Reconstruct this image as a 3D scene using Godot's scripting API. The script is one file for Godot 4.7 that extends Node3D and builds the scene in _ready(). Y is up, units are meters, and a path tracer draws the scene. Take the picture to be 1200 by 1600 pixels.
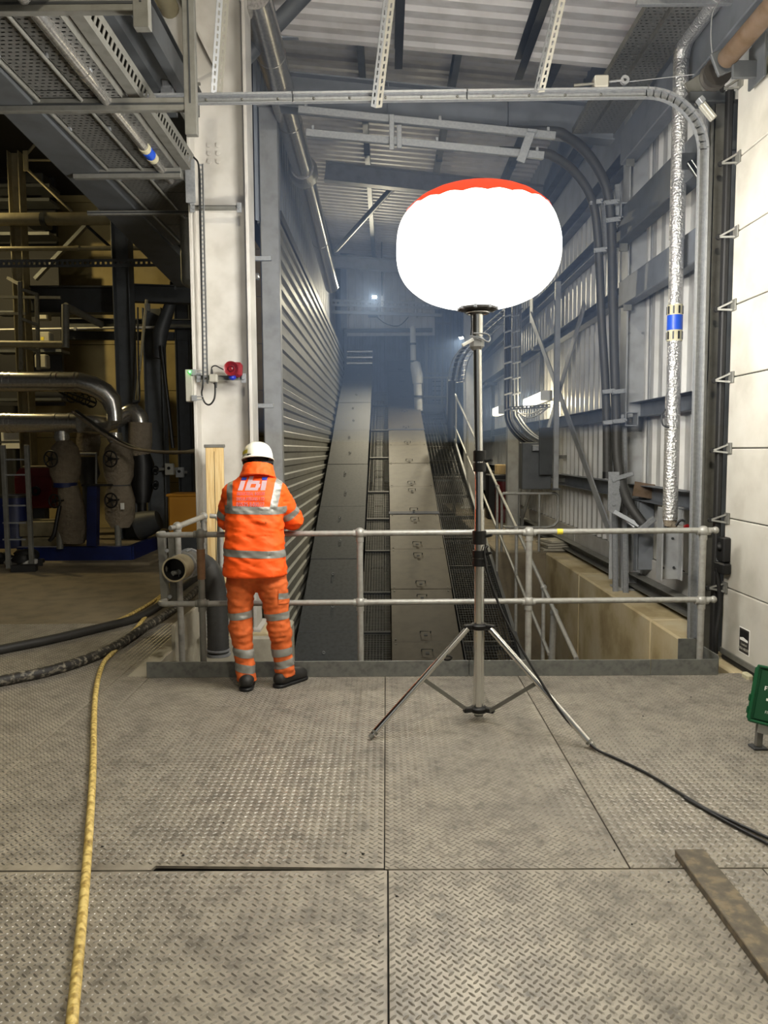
extends Node3D

# An industrial conveyor hall lit by an inflatable balloon lamp. Units are metres, y is up, the view looks along -z.

var M := {}
var names := {}


class Shape:
	# Collects triangles with normals of their own. Corners are given counter-clockwise as seen from outside.
	var v := PackedVector3Array()
	var n := PackedVector3Array()

	func tri(a: Vector3, b: Vector3, c: Vector3) -> void:
		var m := (b - a).cross(c - a).normalized()
		v.append(a); v.append(c); v.append(b)
		n.append(m); n.append(m); n.append(m)

	func tris(a: Vector3, b: Vector3, c: Vector3, na: Vector3, nb: Vector3, nc: Vector3) -> void:
		v.append(a); v.append(c); v.append(b)
		n.append(na); n.append(nc); n.append(nb)

	func quad(a: Vector3, b: Vector3, c: Vector3, d: Vector3) -> void:
		tri(a, b, c)
		tri(a, c, d)

	func box(c: Vector3, s: Vector3, b := Basis(), ch := 0.0) -> Shape:
		var h := s / 2.0
		if ch <= 0.0:
			var p := []
			for k in 8:
				p.append(c + b * Vector3(h.x if k & 1 else -h.x, h.y if k & 2 else -h.y, h.z if k & 4 else -h.z))
			quad(p[1], p[3], p[7], p[5]); quad(p[0], p[4], p[6], p[2])
			quad(p[2], p[6], p[7], p[3]); quad(p[0], p[1], p[5], p[4])
			quad(p[4], p[5], p[7], p[6]); quad(p[0], p[2], p[3], p[1])
			return self
		ch = minf(ch, minf(h.x, minf(h.y, h.z)) * 0.95)
		var g := h - Vector3(ch, ch, ch)
		var at := func(sx, sy, sz, f): # the corner's point on the face across axis f
			var q := Vector3(sx * g.x, sy * g.y, sz * g.z)
			q[f] = (sx * h.x if f == 0 else (sy * h.y if f == 1 else sz * h.z))
			return c + b * q
		for f in 3:
			var u := (f + 1) % 3
			var w := (f + 2) % 3
			for s1 in [-1, 1]:
				var q := []
				for e in [[-1, -1], [1, -1], [1, 1], [-1, 1]]:
					var k := [0, 0, 0]
					k[f] = s1; k[u] = e[0]; k[w] = e[1]
					q.append(at.call(k[0], k[1], k[2], f))
				if s1 > 0: quad(q[0], q[1], q[2], q[3])
				else: quad(q[3], q[2], q[1], q[0])
				for s2 in [-1, 1]: # the chamfer between faces f and u
					var k1 := [0, 0, 0]
					var k2 := [0, 0, 0]
					k1[f] = s1; k1[u] = s2; k1[w] = -1
					k2[f] = s1; k2[u] = s2; k2[w] = 1
					var a = at.call(k1[0], k1[1], k1[2], f)
					var d = at.call(k2[0], k2[1], k2[2], f)
					var e1 = at.call(k1[0], k1[1], k1[2], u)
					var e2 = at.call(k2[0], k2[1], k2[2], u)
					if s1 * s2 > 0: quad(a, e1, e2, d)
					else: quad(d, e2, e1, a)
		for k in 8:
			var sx := 1 if k & 1 else -1
			var sy := 1 if k & 2 else -1
			var sz := 1 if k & 4 else -1
			if sx * sy * sz > 0: tri(at.call(sx, sy, sz, 0), at.call(sx, sy, sz, 1), at.call(sx, sy, sz, 2))
			else: tri(at.call(sx, sy, sz, 0), at.call(sx, sy, sz, 2), at.call(sx, sy, sz, 1))
		return self

	static func frame(a: Vector3, b: Vector3, up := Vector3.UP) -> Basis: # x across, y near up, z along a->b
		var z := (b - a).normalized()
		if absf(z.dot(up.normalized())) > 0.98: up = Vector3.RIGHT if absf(z.x) < 0.9 else Vector3.BACK
		var x := up.cross(z).normalized()
		return Basis(x, z.cross(x), z)

	func bar(a: Vector3, b: Vector3, w: float, h: float, up := Vector3.UP, ch := 0.0) -> Shape:
		return box((a + b) / 2.0, Vector3(w, h, a.distance_to(b)), frame(a, b, up), ch)

	func tube(p: Array, r, sides := 10, caps := true) -> Shape:
		var f := frame(p[0], p[1])
		var old := []
		var oldn := []
		for i in p.size():
			var t: Vector3
			if i == 0: t = p[1] - p[0]
			elif i == p.size() - 1: t = p[i] - p[i - 1]
			else: t = (p[i + 1] - p[i]).normalized() + (p[i] - p[i - 1]).normalized()
			t = t.normalized()
			if t.length() < 0.5: t = f.z
			var x := (f.x - t * f.x.dot(t)).normalized()
			f = Basis(x, t.cross(x), t)
			var rr: float = r[i] if r is Array else r
			var stretch := 1.0
			if i > 0 and i < p.size() - 1: stretch = 1.0 / maxf(0.7, sqrt((1.0 + (p[i + 1] - p[i]).normalized().dot((p[i] - p[i - 1]).normalized())) / 2.0))
			var now := []
			var nown := []
			for k in sides:
				var g := TAU * k / sides
				var d := f.x * cos(g) + f.y * sin(g)
				nown.append(d)
				now.append(p[i] + d * rr * (1.0 if stretch == 1.0 else lerpf(1.0, stretch, 0.5)))
			if i > 0:
				for k in sides:
					var j := (k + 1) % sides
					tris(old[k], old[j], now[j], oldn[k], oldn[j], nown[j])
					tris(old[k], now[j], now[k], oldn[k], nown[j], nown[k])
			if caps and i == 0:
				for k in sides: tri(p[i], now[(k + 1) % sides], now[k])
			if caps and i == p.size() - 1:
				for k in sides: tri(p[i], now[k], now[(k + 1) % sides])
			old = now; oldn = nown
		return self

	func cyl(a: Vector3, b: Vector3, r: float, sides := 12) -> Shape:
		return tube([a, b], r, sides)

	func pipe(a: Vector3, b: Vector3, r: float, wall: float, sides := 20) -> Shape: # an open tube with a wall
		var f := frame(a, b)
		var h := a.distance_to(b)
		lathe(Transform3D(Basis(f.x, f.z, -f.y), a), [[r - wall, 0], [r, 0], [r, h], [r - wall, h], [r - wall, 0]], sides)
		return self

	func lathe(x: Transform3D, prof: Array, sides := 20, fx := 1.0, fz := 1.0) -> Shape: # profile [radius, height], outside on the right going up
		var segs := []
		for i in prof.size() - 1:
			var d := Vector2(prof[i + 1][0] - prof[i][0], prof[i + 1][1] - prof[i][1])
			segs.append(Vector2(d.y, -d.x).normalized())
		for i in segs.size():
			var n0: Vector2 = segs[i]
			var n1: Vector2 = segs[i]
			if i > 0 and segs[i - 1].dot(segs[i]) > 0.72: n0 = (segs[i - 1] + segs[i]).normalized()
			if i < segs.size() - 1 and segs[i + 1].dot(segs[i]) > 0.72: n1 = (segs[i + 1] + segs[i]).normalized()
			for k in sides:
				var g0 := TAU * k / sides
				var g1 := TAU * (k + 1) / sides
				var q := []
				var m := []
				for e in [[g0, i, n0], [g1, i, n0], [g1, i + 1, n1], [g0, i + 1, n1]]:
					var d := Vector3(cos(e[0]) * fx, 0, -sin(e[0]) * fz)
					q.append(x * (d * prof[e[1]][0] + Vector3(0, prof[e[1]][1], 0)))
					m.append((x.basis * (Vector3(cos(e[0]) / fx, 0, -sin(e[0]) / fz) * e[2].x + Vector3(0, e[2].y, 0))).normalized())
				if prof[i][0] > 1e-6: tris(q[0], q[1], q[2], m[0], m[1], m[2])
				if prof[i + 1][0] > 1e-6: tris(q[0], q[2], q[3], m[0], m[2], m[3])
		return self

	func ball(c: Vector3, r: float, sides := 10, s := Vector3.ONE) -> Shape:
		var prof := []
		var rings := maxi(5, sides * 2 / 3)
		for i in rings + 1:
			var g := -PI / 2 + PI * i / rings
			prof.append([maxf(0.0, cos(g) * r) if i > 0 and i < rings else 0.0, sin(g) * r])
		return lathe(Transform3D(Basis.from_scale(s), c), prof, sides)

	func prism(poly: PackedVector2Array, x: Transform3D, length: float) -> Shape: # outline in x-y, counter-clockwise, drawn out along +z
		var e := x.basis.z * length
		for i in poly.size():
			var a := x * Vector3(poly[i].x, poly[i].y, 0)
			var q := poly[(i + 1) % poly.size()]
			var b := x * Vector3(q.x, q.y, 0)
			quad(a, b, b + e, a + e)
		var t := Geometry2D.triangulate_polygon(poly)
		for i in range(0, t.size(), 3):
			var p := []
			for k in 3: p.append(poly[t[i + k]])
			if (p[1] - p[0]).cross(p[2] - p[0]) < 0: p.reverse()
			var w := p.map(func(g): return x * Vector3(g.x, g.y, 0))
			tri(w[0] + e, w[1] + e, w[2] + e)
			tri(w[0], w[2], w[1])
		return self

	func ibeam(a: Vector3, b: Vector3, up: Vector3, h: float, w: float, tf := 0.016, tw := 0.011) -> Shape:
		var f := frame(a, b, up)
		var o := f.y * (h - tf) / 2.0
		bar(a + o, b + o, w, tf, f.y); bar(a - o, b - o, w, tf, f.y)
		return bar(a, b, tw, h - 2.0 * tf, f.y)

	func cbeam(a: Vector3, b: Vector3, up: Vector3, h: float, w: float, t := 0.008) -> Shape: # the web on the -x side of the frame
		var f := frame(a, b, up)
		var o := f.y * (h - t) / 2.0
		bar(a + o, b + o, w, t, f.y); bar(a - o, b - o, w, t, f.y)
		var s := f.x * (t - w) / 2.0
		return bar(a + s, b + s, t, h - 2.0 * t, f.y)

	func angle(a: Vector3, b: Vector3, d1: Vector3, d2: Vector3, w: float, t := 0.006) -> Shape: # two legs from the line a-b along d1 and d2
		var z := (b - a).normalized()
		for d in [[d1, d2], [d2, d1]]:
			var y: Vector3 = d[0].normalized()
			box((a + b) / 2.0 + y * w / 2.0 + d[1].normalized() * t / 2.0, Vector3(t, w, a.distance_to(b)), Basis(y.cross(z), y, z))
		return self

	func slotted(a: Vector3, b: Vector3, side: Vector3, w: float, t: float, pitch: float, slot: float, gap: float) -> Shape: # a flat strip with real slots along it
		var z := (b - a).normalized()
		var y := side.normalized()
		var f := Basis(y.cross(z), y, z)
		var long := a.distance_to(b)
		var rim := (w - gap) / 2.0
		for s in [-1.0, 1.0]:
			box((a + b) / 2.0 + y * s * (gap + rim) / 2.0, Vector3(t, rim, long), f)
		var k := 0.0
		while k < long:
			var e := minf(pitch - slot, long - k)
			box(a + z * (k + e / 2.0), Vector3(t, gap, e), f)
			k += pitch
		return self

	func sheet(prof: PackedVector2Array, x: Transform3D, length: float) -> Shape: # a folded sheet: profile in x (across) and y (proud), drawn out along +z
		var e := x.basis.z * length
		for i in prof.size() - 1:
			var a := x * Vector3(prof[i].x, prof[i].y, 0)
			var b := x * Vector3(prof[i + 1].x, prof[i + 1].y, 0)
			quad(b, a, a + e, b + e)
		return self

	func add(o: Shape, x := Transform3D()) -> Shape:
		var flip := x.basis.determinant() < 0
		for i in range(0, o.v.size(), 3):
			for k in ([0, 2, 1] if flip else [0, 1, 2]):
				v.append(x * o.v[i + k])
				n.append((x.basis * o.n[i + k]).normalized())
		return self

	func clip_arc(c: Vector3, b: Basis, g0: float, g1: float) -> Shape: # keeps the triangles whose bearing round c lies between two angles, from +z toward -x
		var o := Shape.new()
		for i in range(0, v.size(), 3):
			var q := b.inverse() * ((v[i] + v[i + 1] + v[i + 2]) / 3.0 - c)
			var g := fposmod(atan2(q.z, q.x), TAU)
			if g < g0 or g > g1: continue
			for k in 3:
				o.v.append(v[i + k])
				o.n.append(n[i + k])
		return o

	func mesh() -> ArrayMesh:
		var arr := []
		arr.resize(Mesh.ARRAY_MAX)
		arr[Mesh.ARRAY_VERTEX] = v
		arr[Mesh.ARRAY_NORMAL] = n
		var m := ArrayMesh.new()
		m.add_surface_from_arrays(Mesh.PRIMITIVE_TRIANGLES, arr)
		return m


func S() -> Shape: return Shape.new()


func numbered(called: String) -> String:
	var k: int = names.get(called, 0)
	names[called] = k + 1
	return called if k == 0 else "%s_%03d" % [called, k]


func obj(called: String, s, m: Material, parent: Node = null) -> MeshInstance3D:
	var o := MeshInstance3D.new()
	o.mesh = s.mesh() if s is Shape else s
	o.material_override = m
	o.name = called if parent else numbered(called)
	(parent if parent else self).add_child(o, true)
	return o


func tag(o: Node3D, label: String, category: String, group := "") -> Node3D:
	o.set_meta("label", label)
	o.set_meta("category", category)
	if group: o.set_meta("group", group)
	return o


func thing(called: String, label: String, category: String, at := Vector3.ZERO, group := "") -> Node3D:
	var o := Node3D.new()
	o.name = numbered(called)
	add_child(o)
	o.position = at
	return tag(o, label, category, group)


func part(called: String, s: Shape, m: Material, t: Node3D) -> MeshInstance3D: # a part whose shape is given in the world, hung under its thing
	var base := t
	var at := Vector3.ZERO
	while base != self:
		at += base.position
		base = base.get_parent()
	var moved := S()
	moved.n = s.n
	moved.v = Transform3D(Basis(), -at) * s.v
	return obj(called, moved, m, t)


func struct(called: String) -> Node3D:
	var o := Node3D.new()
	o.name = called
	add_child(o)
	o.set_meta("kind", "structure")
	return o


func stuff(o: Node3D) -> Node3D:
	o.set_meta("kind", "stuff")
	return o


func noise_tex(seed_: int, freq: float, octaves: int, cols: Array, size := 512, warp := 0.0, type := FastNoiseLite.TYPE_SIMPLEX_SMOOTH) -> NoiseTexture2D:
	var f := FastNoiseLite.new()
	f.seed = seed_
	f.noise_type = type
	f.frequency = freq
	f.fractal_octaves = octaves
	f.fractal_gain = 0.55
	if warp > 0.0:
		f.domain_warp_enabled = true
		f.domain_warp_amplitude = warp
	var g := Gradient.new()
	g.offsets = PackedFloat32Array(cols.map(func(c): return c[0]))
	g.colors = PackedColorArray(cols.map(func(c): return c[1]))
	var t := NoiseTexture2D.new()
	t.width = size; t.height = size
	t.seamless = true
	t.noise = f
	t.color_ramp = g
	return t


func mat(key: String, c: Color, rough := 0.6, metal := 0.0, tex: Texture2D = null, scale := 1.0) -> StandardMaterial3D:
	var m := StandardMaterial3D.new()
	m.resource_name = key
	m.albedo_color = c
	m.roughness = rough
	m.metallic = metal
	if tex:
		m.albedo_texture = tex
		m.uv1_triplanar = true
		m.uv1_world_triplanar = true
		m.uv1_scale = Vector3.ONE * scale
	M[key] = m
	return m


func relief(m: StandardMaterial3D, t: Texture2D, cm: float) -> void:
	m.heightmap_enabled = true
	m.heightmap_texture = t
	m.heightmap_scale = cm


func arc(c: Vector3, u: Vector3, w: Vector3, r: float, a0: float, a1: float, k: int) -> Array: # points c + r (u cos + w sin), degrees
	var p := []
	for i in k + 1:
		var g := deg_to_rad(lerpf(a0, a1, float(i) / k))
		p.append(c + (u * cos(g) + w * sin(g)) * r)
	return p


func smooth(p: Array, k := 6) -> Array: # a rounded line through the points
	var c := Curve3D.new()
	for i in p.size():
		var a: Vector3 = p[maxi(0, i - 1)]
		var b: Vector3 = p[mini(p.size() - 1, i + 1)]
		var t := (b - a) / 6.0
		c.add_point(p[i], -t, t)
	c.bake_interval = 10.0
	var out := []
	for i in (p.size() - 1) * k + 1:
		out.append(c.samplef(float(i) / k))
	return out


func trap(length: float, pitch: float, depth: float, crest: float, slope: float) -> PackedVector2Array:
	var p := PackedVector2Array()
	var u := 0.0
	while u < length:
		p.append(Vector2(u, 0))
		p.append(Vector2(u + pitch - crest - 2 * slope, 0))
		p.append(Vector2(u + pitch - crest - slope, depth))
		p.append(Vector2(u + pitch - slope, depth))
		u += pitch
	p.append(Vector2(u, 0))
	return p


func materials() -> void:
	var grime := noise_tex(3, 0.01, 6, [[0.0, Color(0.84, 0.83, 0.81)], [0.5, Color(0.95, 0.945, 0.935)], [1.0, Color(1, 1, 1)]])
	var speck := noise_tex(9, 0.05, 4, [[0.0, Color(0.7, 0.7, 0.7)], [0.5, Color(0.93, 0.93, 0.93)], [1.0, Color(1, 1, 1)]])
	var worn := noise_tex(21, 0.008, 6, [[0.0, Color(0.76, 0.75, 0.74)], [0.4, Color(0.9, 0.892, 0.88)], [0.6, Color(0.95, 0.942, 0.925)], [1.0, Color(1, 0.99, 0.965)]], 1024, 30.0)
	var stain := noise_tex(5, 0.006, 5, [[0.0, Color(0.72, 0.66, 0.54)], [0.4, Color(0.9, 0.86, 0.76)], [0.7, Color(0.96, 0.93, 0.87)], [1.0, Color(1, 1, 0.97)]], 512, 25.0)
	var spangle := noise_tex(11, 0.03, 3, [[0.0, Color(0.86, 0.865, 0.87)], [0.6, Color(0.95, 0.95, 0.95)], [1.0, Color(1, 1, 1)]], 512, 0.0, FastNoiseLite.TYPE_CELLULAR)
	var bumps := noise_tex(31, 0.02, 4, [[0.0, Color.BLACK], [1.0, Color.WHITE]])
	mat("galv", Color(0.6, 0.61, 0.62), 0.45, 0.3, spangle, 2.0)
	mat("galv_dull", Color(0.5, 0.5, 0.48), 0.55, 0.35, grime, 1.2)
	mat("rail", Color(0.66, 0.66, 0.645), 0.45, 0.35, grime, 3.0)
	mat("steel_grey", Color(0.35, 0.365, 0.38), 0.5, 0.1, grime, 0.6)
	mat("steel_light", Color(0.66, 0.67, 0.68), 0.5, 0.1, grime, 0.6)
	mat("steel_dark", Color(0.24, 0.25, 0.26), 0.55, 0.2, grime, 0.7)
	mat("beam_grey", Color(0.47, 0.49, 0.52), 0.55, 0.05, grime, 0.5)
	mat("white_paint", Color(0.79, 0.78, 0.76), 0.5, 0.0, grime, 0.35)
	mat("tread", Color(0.655, 0.632, 0.588), 0.5, 0.15, worn, 0.42)
	var tr: StandardMaterial3D = M.tread
	tr.detail_enabled = true
	tr.detail_blend_mode = BaseMaterial3D.BLEND_MODE_MUL
	tr.detail_albedo = noise_tex(77, 0.05, 4, [[0.0, Color(0.6, 0.6, 0.6)], [0.4, Color(0.9, 0.9, 0.9)], [1.0, Color(1, 1, 1)]])
	mat("lug", Color(0.53, 0.515, 0.485), 0.4, 0.25, worn, 0.42)
	mat("gap_dark", Color(0.06, 0.055, 0.05), 0.9)
	mat("concrete", Color(0.78, 0.74, 0.64), 0.85, 0.0, stain, 0.35)
	mat("grating", Color(0.3, 0.305, 0.3), 0.55, 0.3, grime, 1.0)
	mat("pit_dark", Color(0.2, 0.185, 0.16), 0.9, 0.0, stain, 0.4)  # one dark tone over the whole pit bottom
	mat("concrete_floor", Color(0.5, 0.46, 0.38), 0.8, 0.0, worn, 0.3)
	mat("concrete_pale", Color(0.7, 0.68, 0.62), 0.8, 0.0, grime, 0.6)
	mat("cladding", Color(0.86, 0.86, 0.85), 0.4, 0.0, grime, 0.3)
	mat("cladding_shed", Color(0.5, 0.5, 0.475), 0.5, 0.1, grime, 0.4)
	mat("roof_sheet", Color(0.95, 0.94, 0.94), 0.55, 0.0, grime, 0.4)
	mat("beige_wall", Color(0.66, 0.6, 0.42), 0.7, 0.0, grime, 0.25)
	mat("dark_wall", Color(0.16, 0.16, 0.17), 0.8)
	mat("upper_wall", Color(0.6, 0.63, 0.68), 0.6, 0.0, grime, 0.3)
	mat("door_white", Color(0.78, 0.77, 0.735), 0.55, 0.0, grime, 0.3)
	mat("conveyor_grey", Color(0.27, 0.285, 0.3), 0.6, 0.0, speck, 0.5)
	mat("conveyor_brown", Color(0.34, 0.315, 0.27), 0.55, 0.05, worn, 0.5)
	mat("chrome", Color(0.86, 0.86, 0.85), 0.14, 1.0)
	mat("silver", Color(0.84, 0.83, 0.81), 0.24, 0.85, speck, 1.0)
	mat("foil", Color(0.82, 0.82, 0.82), 0.3, 0.85)
	M.foil.uv1_triplanar = true
	M.foil.uv1_world_triplanar = true
	M.foil.uv1_scale = Vector3.ONE * 3.0
	relief(M.foil, bumps, 1.2)
	mat("insulation", Color(0.5, 0.46, 0.4), 0.9, 0.0, grime, 1.5)
	relief(M.insulation, bumps, 1.5)
	mat("pipe_beige", Color(0.56, 0.53, 0.43), 0.55, 0.1, grime, 1.0)
	mat("black", Color(0.055, 0.055, 0.06), 0.5)
	mat("rubber", Color(0.09, 0.088, 0.085), 0.65, 0.0, speck, 3.0)
	mat("hose_black", Color(0.17, 0.165, 0.155), 0.6, 0.0, grime, 4.0)
	mat("hose_grey", Color(0.22, 0.22, 0.215), 0.6, 0.0, grime, 3.0)
	mat("hose_yellow", Color(0.88, 0.79, 0.5), 0.5, 0.0, noise_tex(61, 0.03, 5, [[0.0, Color(0.35, 0.3, 0.2)], [0.42, Color(0.8, 0.75, 0.62)], [0.6, Color(1, 1, 1)]]), 1.3)
	mat("orange", Color(1.0, 0.35, 0.01), 0.7)
	mat("trouser_orange", Color(0.88, 0.42, 0.18), 0.8, 0.0, grime, 3.0)
	mat("tape", Color(0.58, 0.58, 0.56), 0.45, 0.3)
	mat("helmet", Color(0.93, 0.92, 0.86), 0.3)
	mat("skin", Color(0.78, 0.55, 0.43), 0.55)
	mat("hair", Color(0.1, 0.07, 0.05), 0.8)
	mat("boot", Color(0.13, 0.125, 0.12), 0.6)
	mat("print_pink", Color(0.92, 0.8, 0.84), 0.6)
	mat("print_text", Color(0.93, 0.7, 0.76), 0.6)
	mat("print_blue", Color(0.2, 0.33, 0.85), 0.5)
	mat("yellow", Color(0.85, 0.78, 0.25), 0.5)
	mat("red", Color(0.45, 0.03, 0.05), 0.35)
	mat("red_dull", Color(0.4, 0.03, 0.05), 0.5, 0.0, grime, 1.0)
	mat("blue", Color(0.035, 0.11, 0.34), 0.45, 0.0, grime, 1.0)
	mat("orange_cap", Color(0.95, 0.16, 0.05), 0.6)
	M.orange_cap.backlight_enabled = true
	M.orange_cap.backlight = Color(0.5, 0.2, 0.1)
	mat("dust_rust", Color(0.5, 0.38, 0.27), 0.7, 0.1, grime, 3.0)
	mat("toe", Color(0.46, 0.47, 0.46), 0.55, 0.3, worn, 1.5)
	mat("pipe_beige_light", Color(0.72, 0.68, 0.56), 0.55, 0.1, grime, 3.0)
	mat("hose_worn", Color(0.6, 0.58, 0.54), 0.6, 0.0, noise_tex(71, 0.02, 5, [[0.0, Color(0.2, 0.2, 0.2)], [0.6, Color(0.24, 0.23, 0.22)], [0.72, Color(0.95, 0.93, 0.88)], [1.0, Color(1, 1, 1)]]), 1.5)
	mat("bar_worn", Color(0.5, 0.475, 0.43), 0.5, 0.3, noise_tex(73, 0.012, 5, [[0.0, Color(0.66, 0.65, 0.63)], [0.55, Color(0.82, 0.8, 0.77)], [0.75, Color(1.0, 0.95, 0.85)], [1.0, Color(1, 1, 0.95)]]), 2.0)
	mat("green_panel", Color(0.02, 0.26, 0.14), 0.4)
	mat("blue_strap", Color(0.16, 0.19, 0.27), 0.6)
	mat("blue_lens", Color(0.1, 0.16, 0.6), 0.25)
	mat("blue_band", Color(0.1, 0.3, 0.75), 0.4)
	mat("yellow_bin", Color(0.62, 0.42, 0.04), 0.6)
	mat("green", Color(0.03, 0.3, 0.17), 0.35)
	mat("white_plastic", Color(0.9, 0.9, 0.88), 0.4)
	mat("wood", Color(0.88, 0.79, 0.6), 0.7, 0.0, noise_tex(51, 0.01, 4, [[0.0, Color(0.88, 0.8, 0.68)], [0.5, Color(0.96, 0.93, 0.88)], [1.0, Color(1, 1, 1)]]), 1.0)
	M.wood.uv1_scale = Vector3(9, 0.6, 9)
	mat("box_grey", Color(0.62, 0.61, 0.57), 0.5)
	mat("label_dark", Color(0.2, 0.19, 0.18), 0.45)
	mat("shaft_rust", Color(0.46, 0.4, 0.36), 0.6, 0.3, stain, 2.0)
	mat("dust_yellow", Color(0.8, 0.78, 0.66), 0.6, 0.1, grime, 1.0)
	mat("glass_lens", Color(0.8, 0.85, 0.85), 0.2)
	for g in [["glow_lamp", Color(1, 0.99, 0.96), 4.0], ["glow_tube", Color(1, 0.96, 0.85), 7.0], ["glow_flood", Color(1, 0.98, 0.9), 30.0], ["glow_green", Color(0.1, 1.0, 0.3), 4.0]]:
		var m := mat(g[0], Color(0.9, 0.9, 0.9), 0.5)
		m.emission_enabled = true
		m.emission = g[1]
		m.emission_energy_multiplier = g[2]
	# perforated tray bottoms: holes cut by alpha
	var im := Image.create(128, 128, false, Image.FORMAT_RGBA8)
	im.fill(Color(1, 1, 1, 1))
	for j in 4:
		for i in 4:
			var ox := 6 + i * 32 + (16 if j % 2 else 0)
			im.fill_rect(Rect2i(ox % 128, 8 + j * 32, 18, 9), Color(0, 0, 0, 0))
	var pm := mat("perforated", Color(0.45, 0.45, 0.44), 0.5, 0.4, ImageTexture.create_from_image(im), 5.5)
	pm.transparency = BaseMaterial3D.TRANSPARENCY_ALPHA_SCISSOR
	pm.alpha_scissor_threshold = 0.5


func _ready() -> void:
	var cam := Camera3D.new()
	cam.name = "camera"
	cam.position = Vector3(0, 1.72, 0)
	cam.rotation_degrees = Vector3(-4.66, 0.19, -0.35)
	cam.fov = 67.85
	cam.near = 0.05
	cam.far = 100.0
	add_child(cam)
	cam.current = true
	var we := WorldEnvironment.new()
	we.name = "environment"
	var env := Environment.new()
	env.background_mode = Environment.BG_COLOR
	env.background_color = Color(0, 0, 0)
	env.tonemap_mode = Environment.TONE_MAPPER_LINEAR
	env.tonemap_exposure = 0.93
	env.sdfgi_enabled = true
	env.ssao_enabled = true
	env.ssil_enabled = true
	env.volumetric_fog_enabled = true
	env.volumetric_fog_density = 0.0
	we.environment = env
	add_child(we)
	# unseen lamps out of frame, placed to light the hall wall and front floor
	unseen_lamp(Vector3(-7.7, 6.0, -13.0), 11.0, Color(1.0, 0.9, 0.64))
	unseen_lamp(Vector3(0.4, 6.1, -0.6), 16.0, Color(1.0, 0.96, 0.86))
	materials()
	floors()
	walls()
	roof()
	door()
	roof_steel()
	left_columns()
	shed_side()
	conveyors()
	far_end()
	right_side()
	overhead_left()
	machine_hall()
	balloon_lamp()
	guardrails()
	hoses()
	small_things()
	worker()
	haze()


func haze() -> void: # bluish fog volume in the conveyor bay, standing mostly for lens flare
	for e in [["flare_haze", RenderingServer.FOG_VOLUME_SHAPE_BOX, Vector3(4.36, 5.9, 18.6), Vector3(0.87, 4.85, -15.2), 0.029, "thin bluish haze in the conveyor bay behind the lamp, standing mostly for lens flare"]]:
		var f := FogVolume.new()
		f.name = e[0]
		f.shape = e[1]
		f.size = e[2]
		f.position = e[3]
		var m := FogMaterial.new()
		m.density = e[4]
		m.albedo = Color(0.66, 0.78, 1.0)
		f.material = m
		add_child(f)
		f.set_meta("label", e[5])
		f.set_meta("category", "haze")
		f.set_meta("kind", "stuff")


func unseen_lamp(at: Vector3, e: float, tint: Color) -> void: # light of an unseen roof lamp, its kind and place chosen for what it lights
	var l := OmniLight3D.new()
	l.name = "unseen_lamp_light"
	l.position = at
	l.light_color = tint
	l.light_energy = e
	l.omni_range = 40
	l.omni_attenuation = 2.0
	l.light_size = 0.12
	l.shadow_enabled = true
	add_child(l, true)


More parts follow.
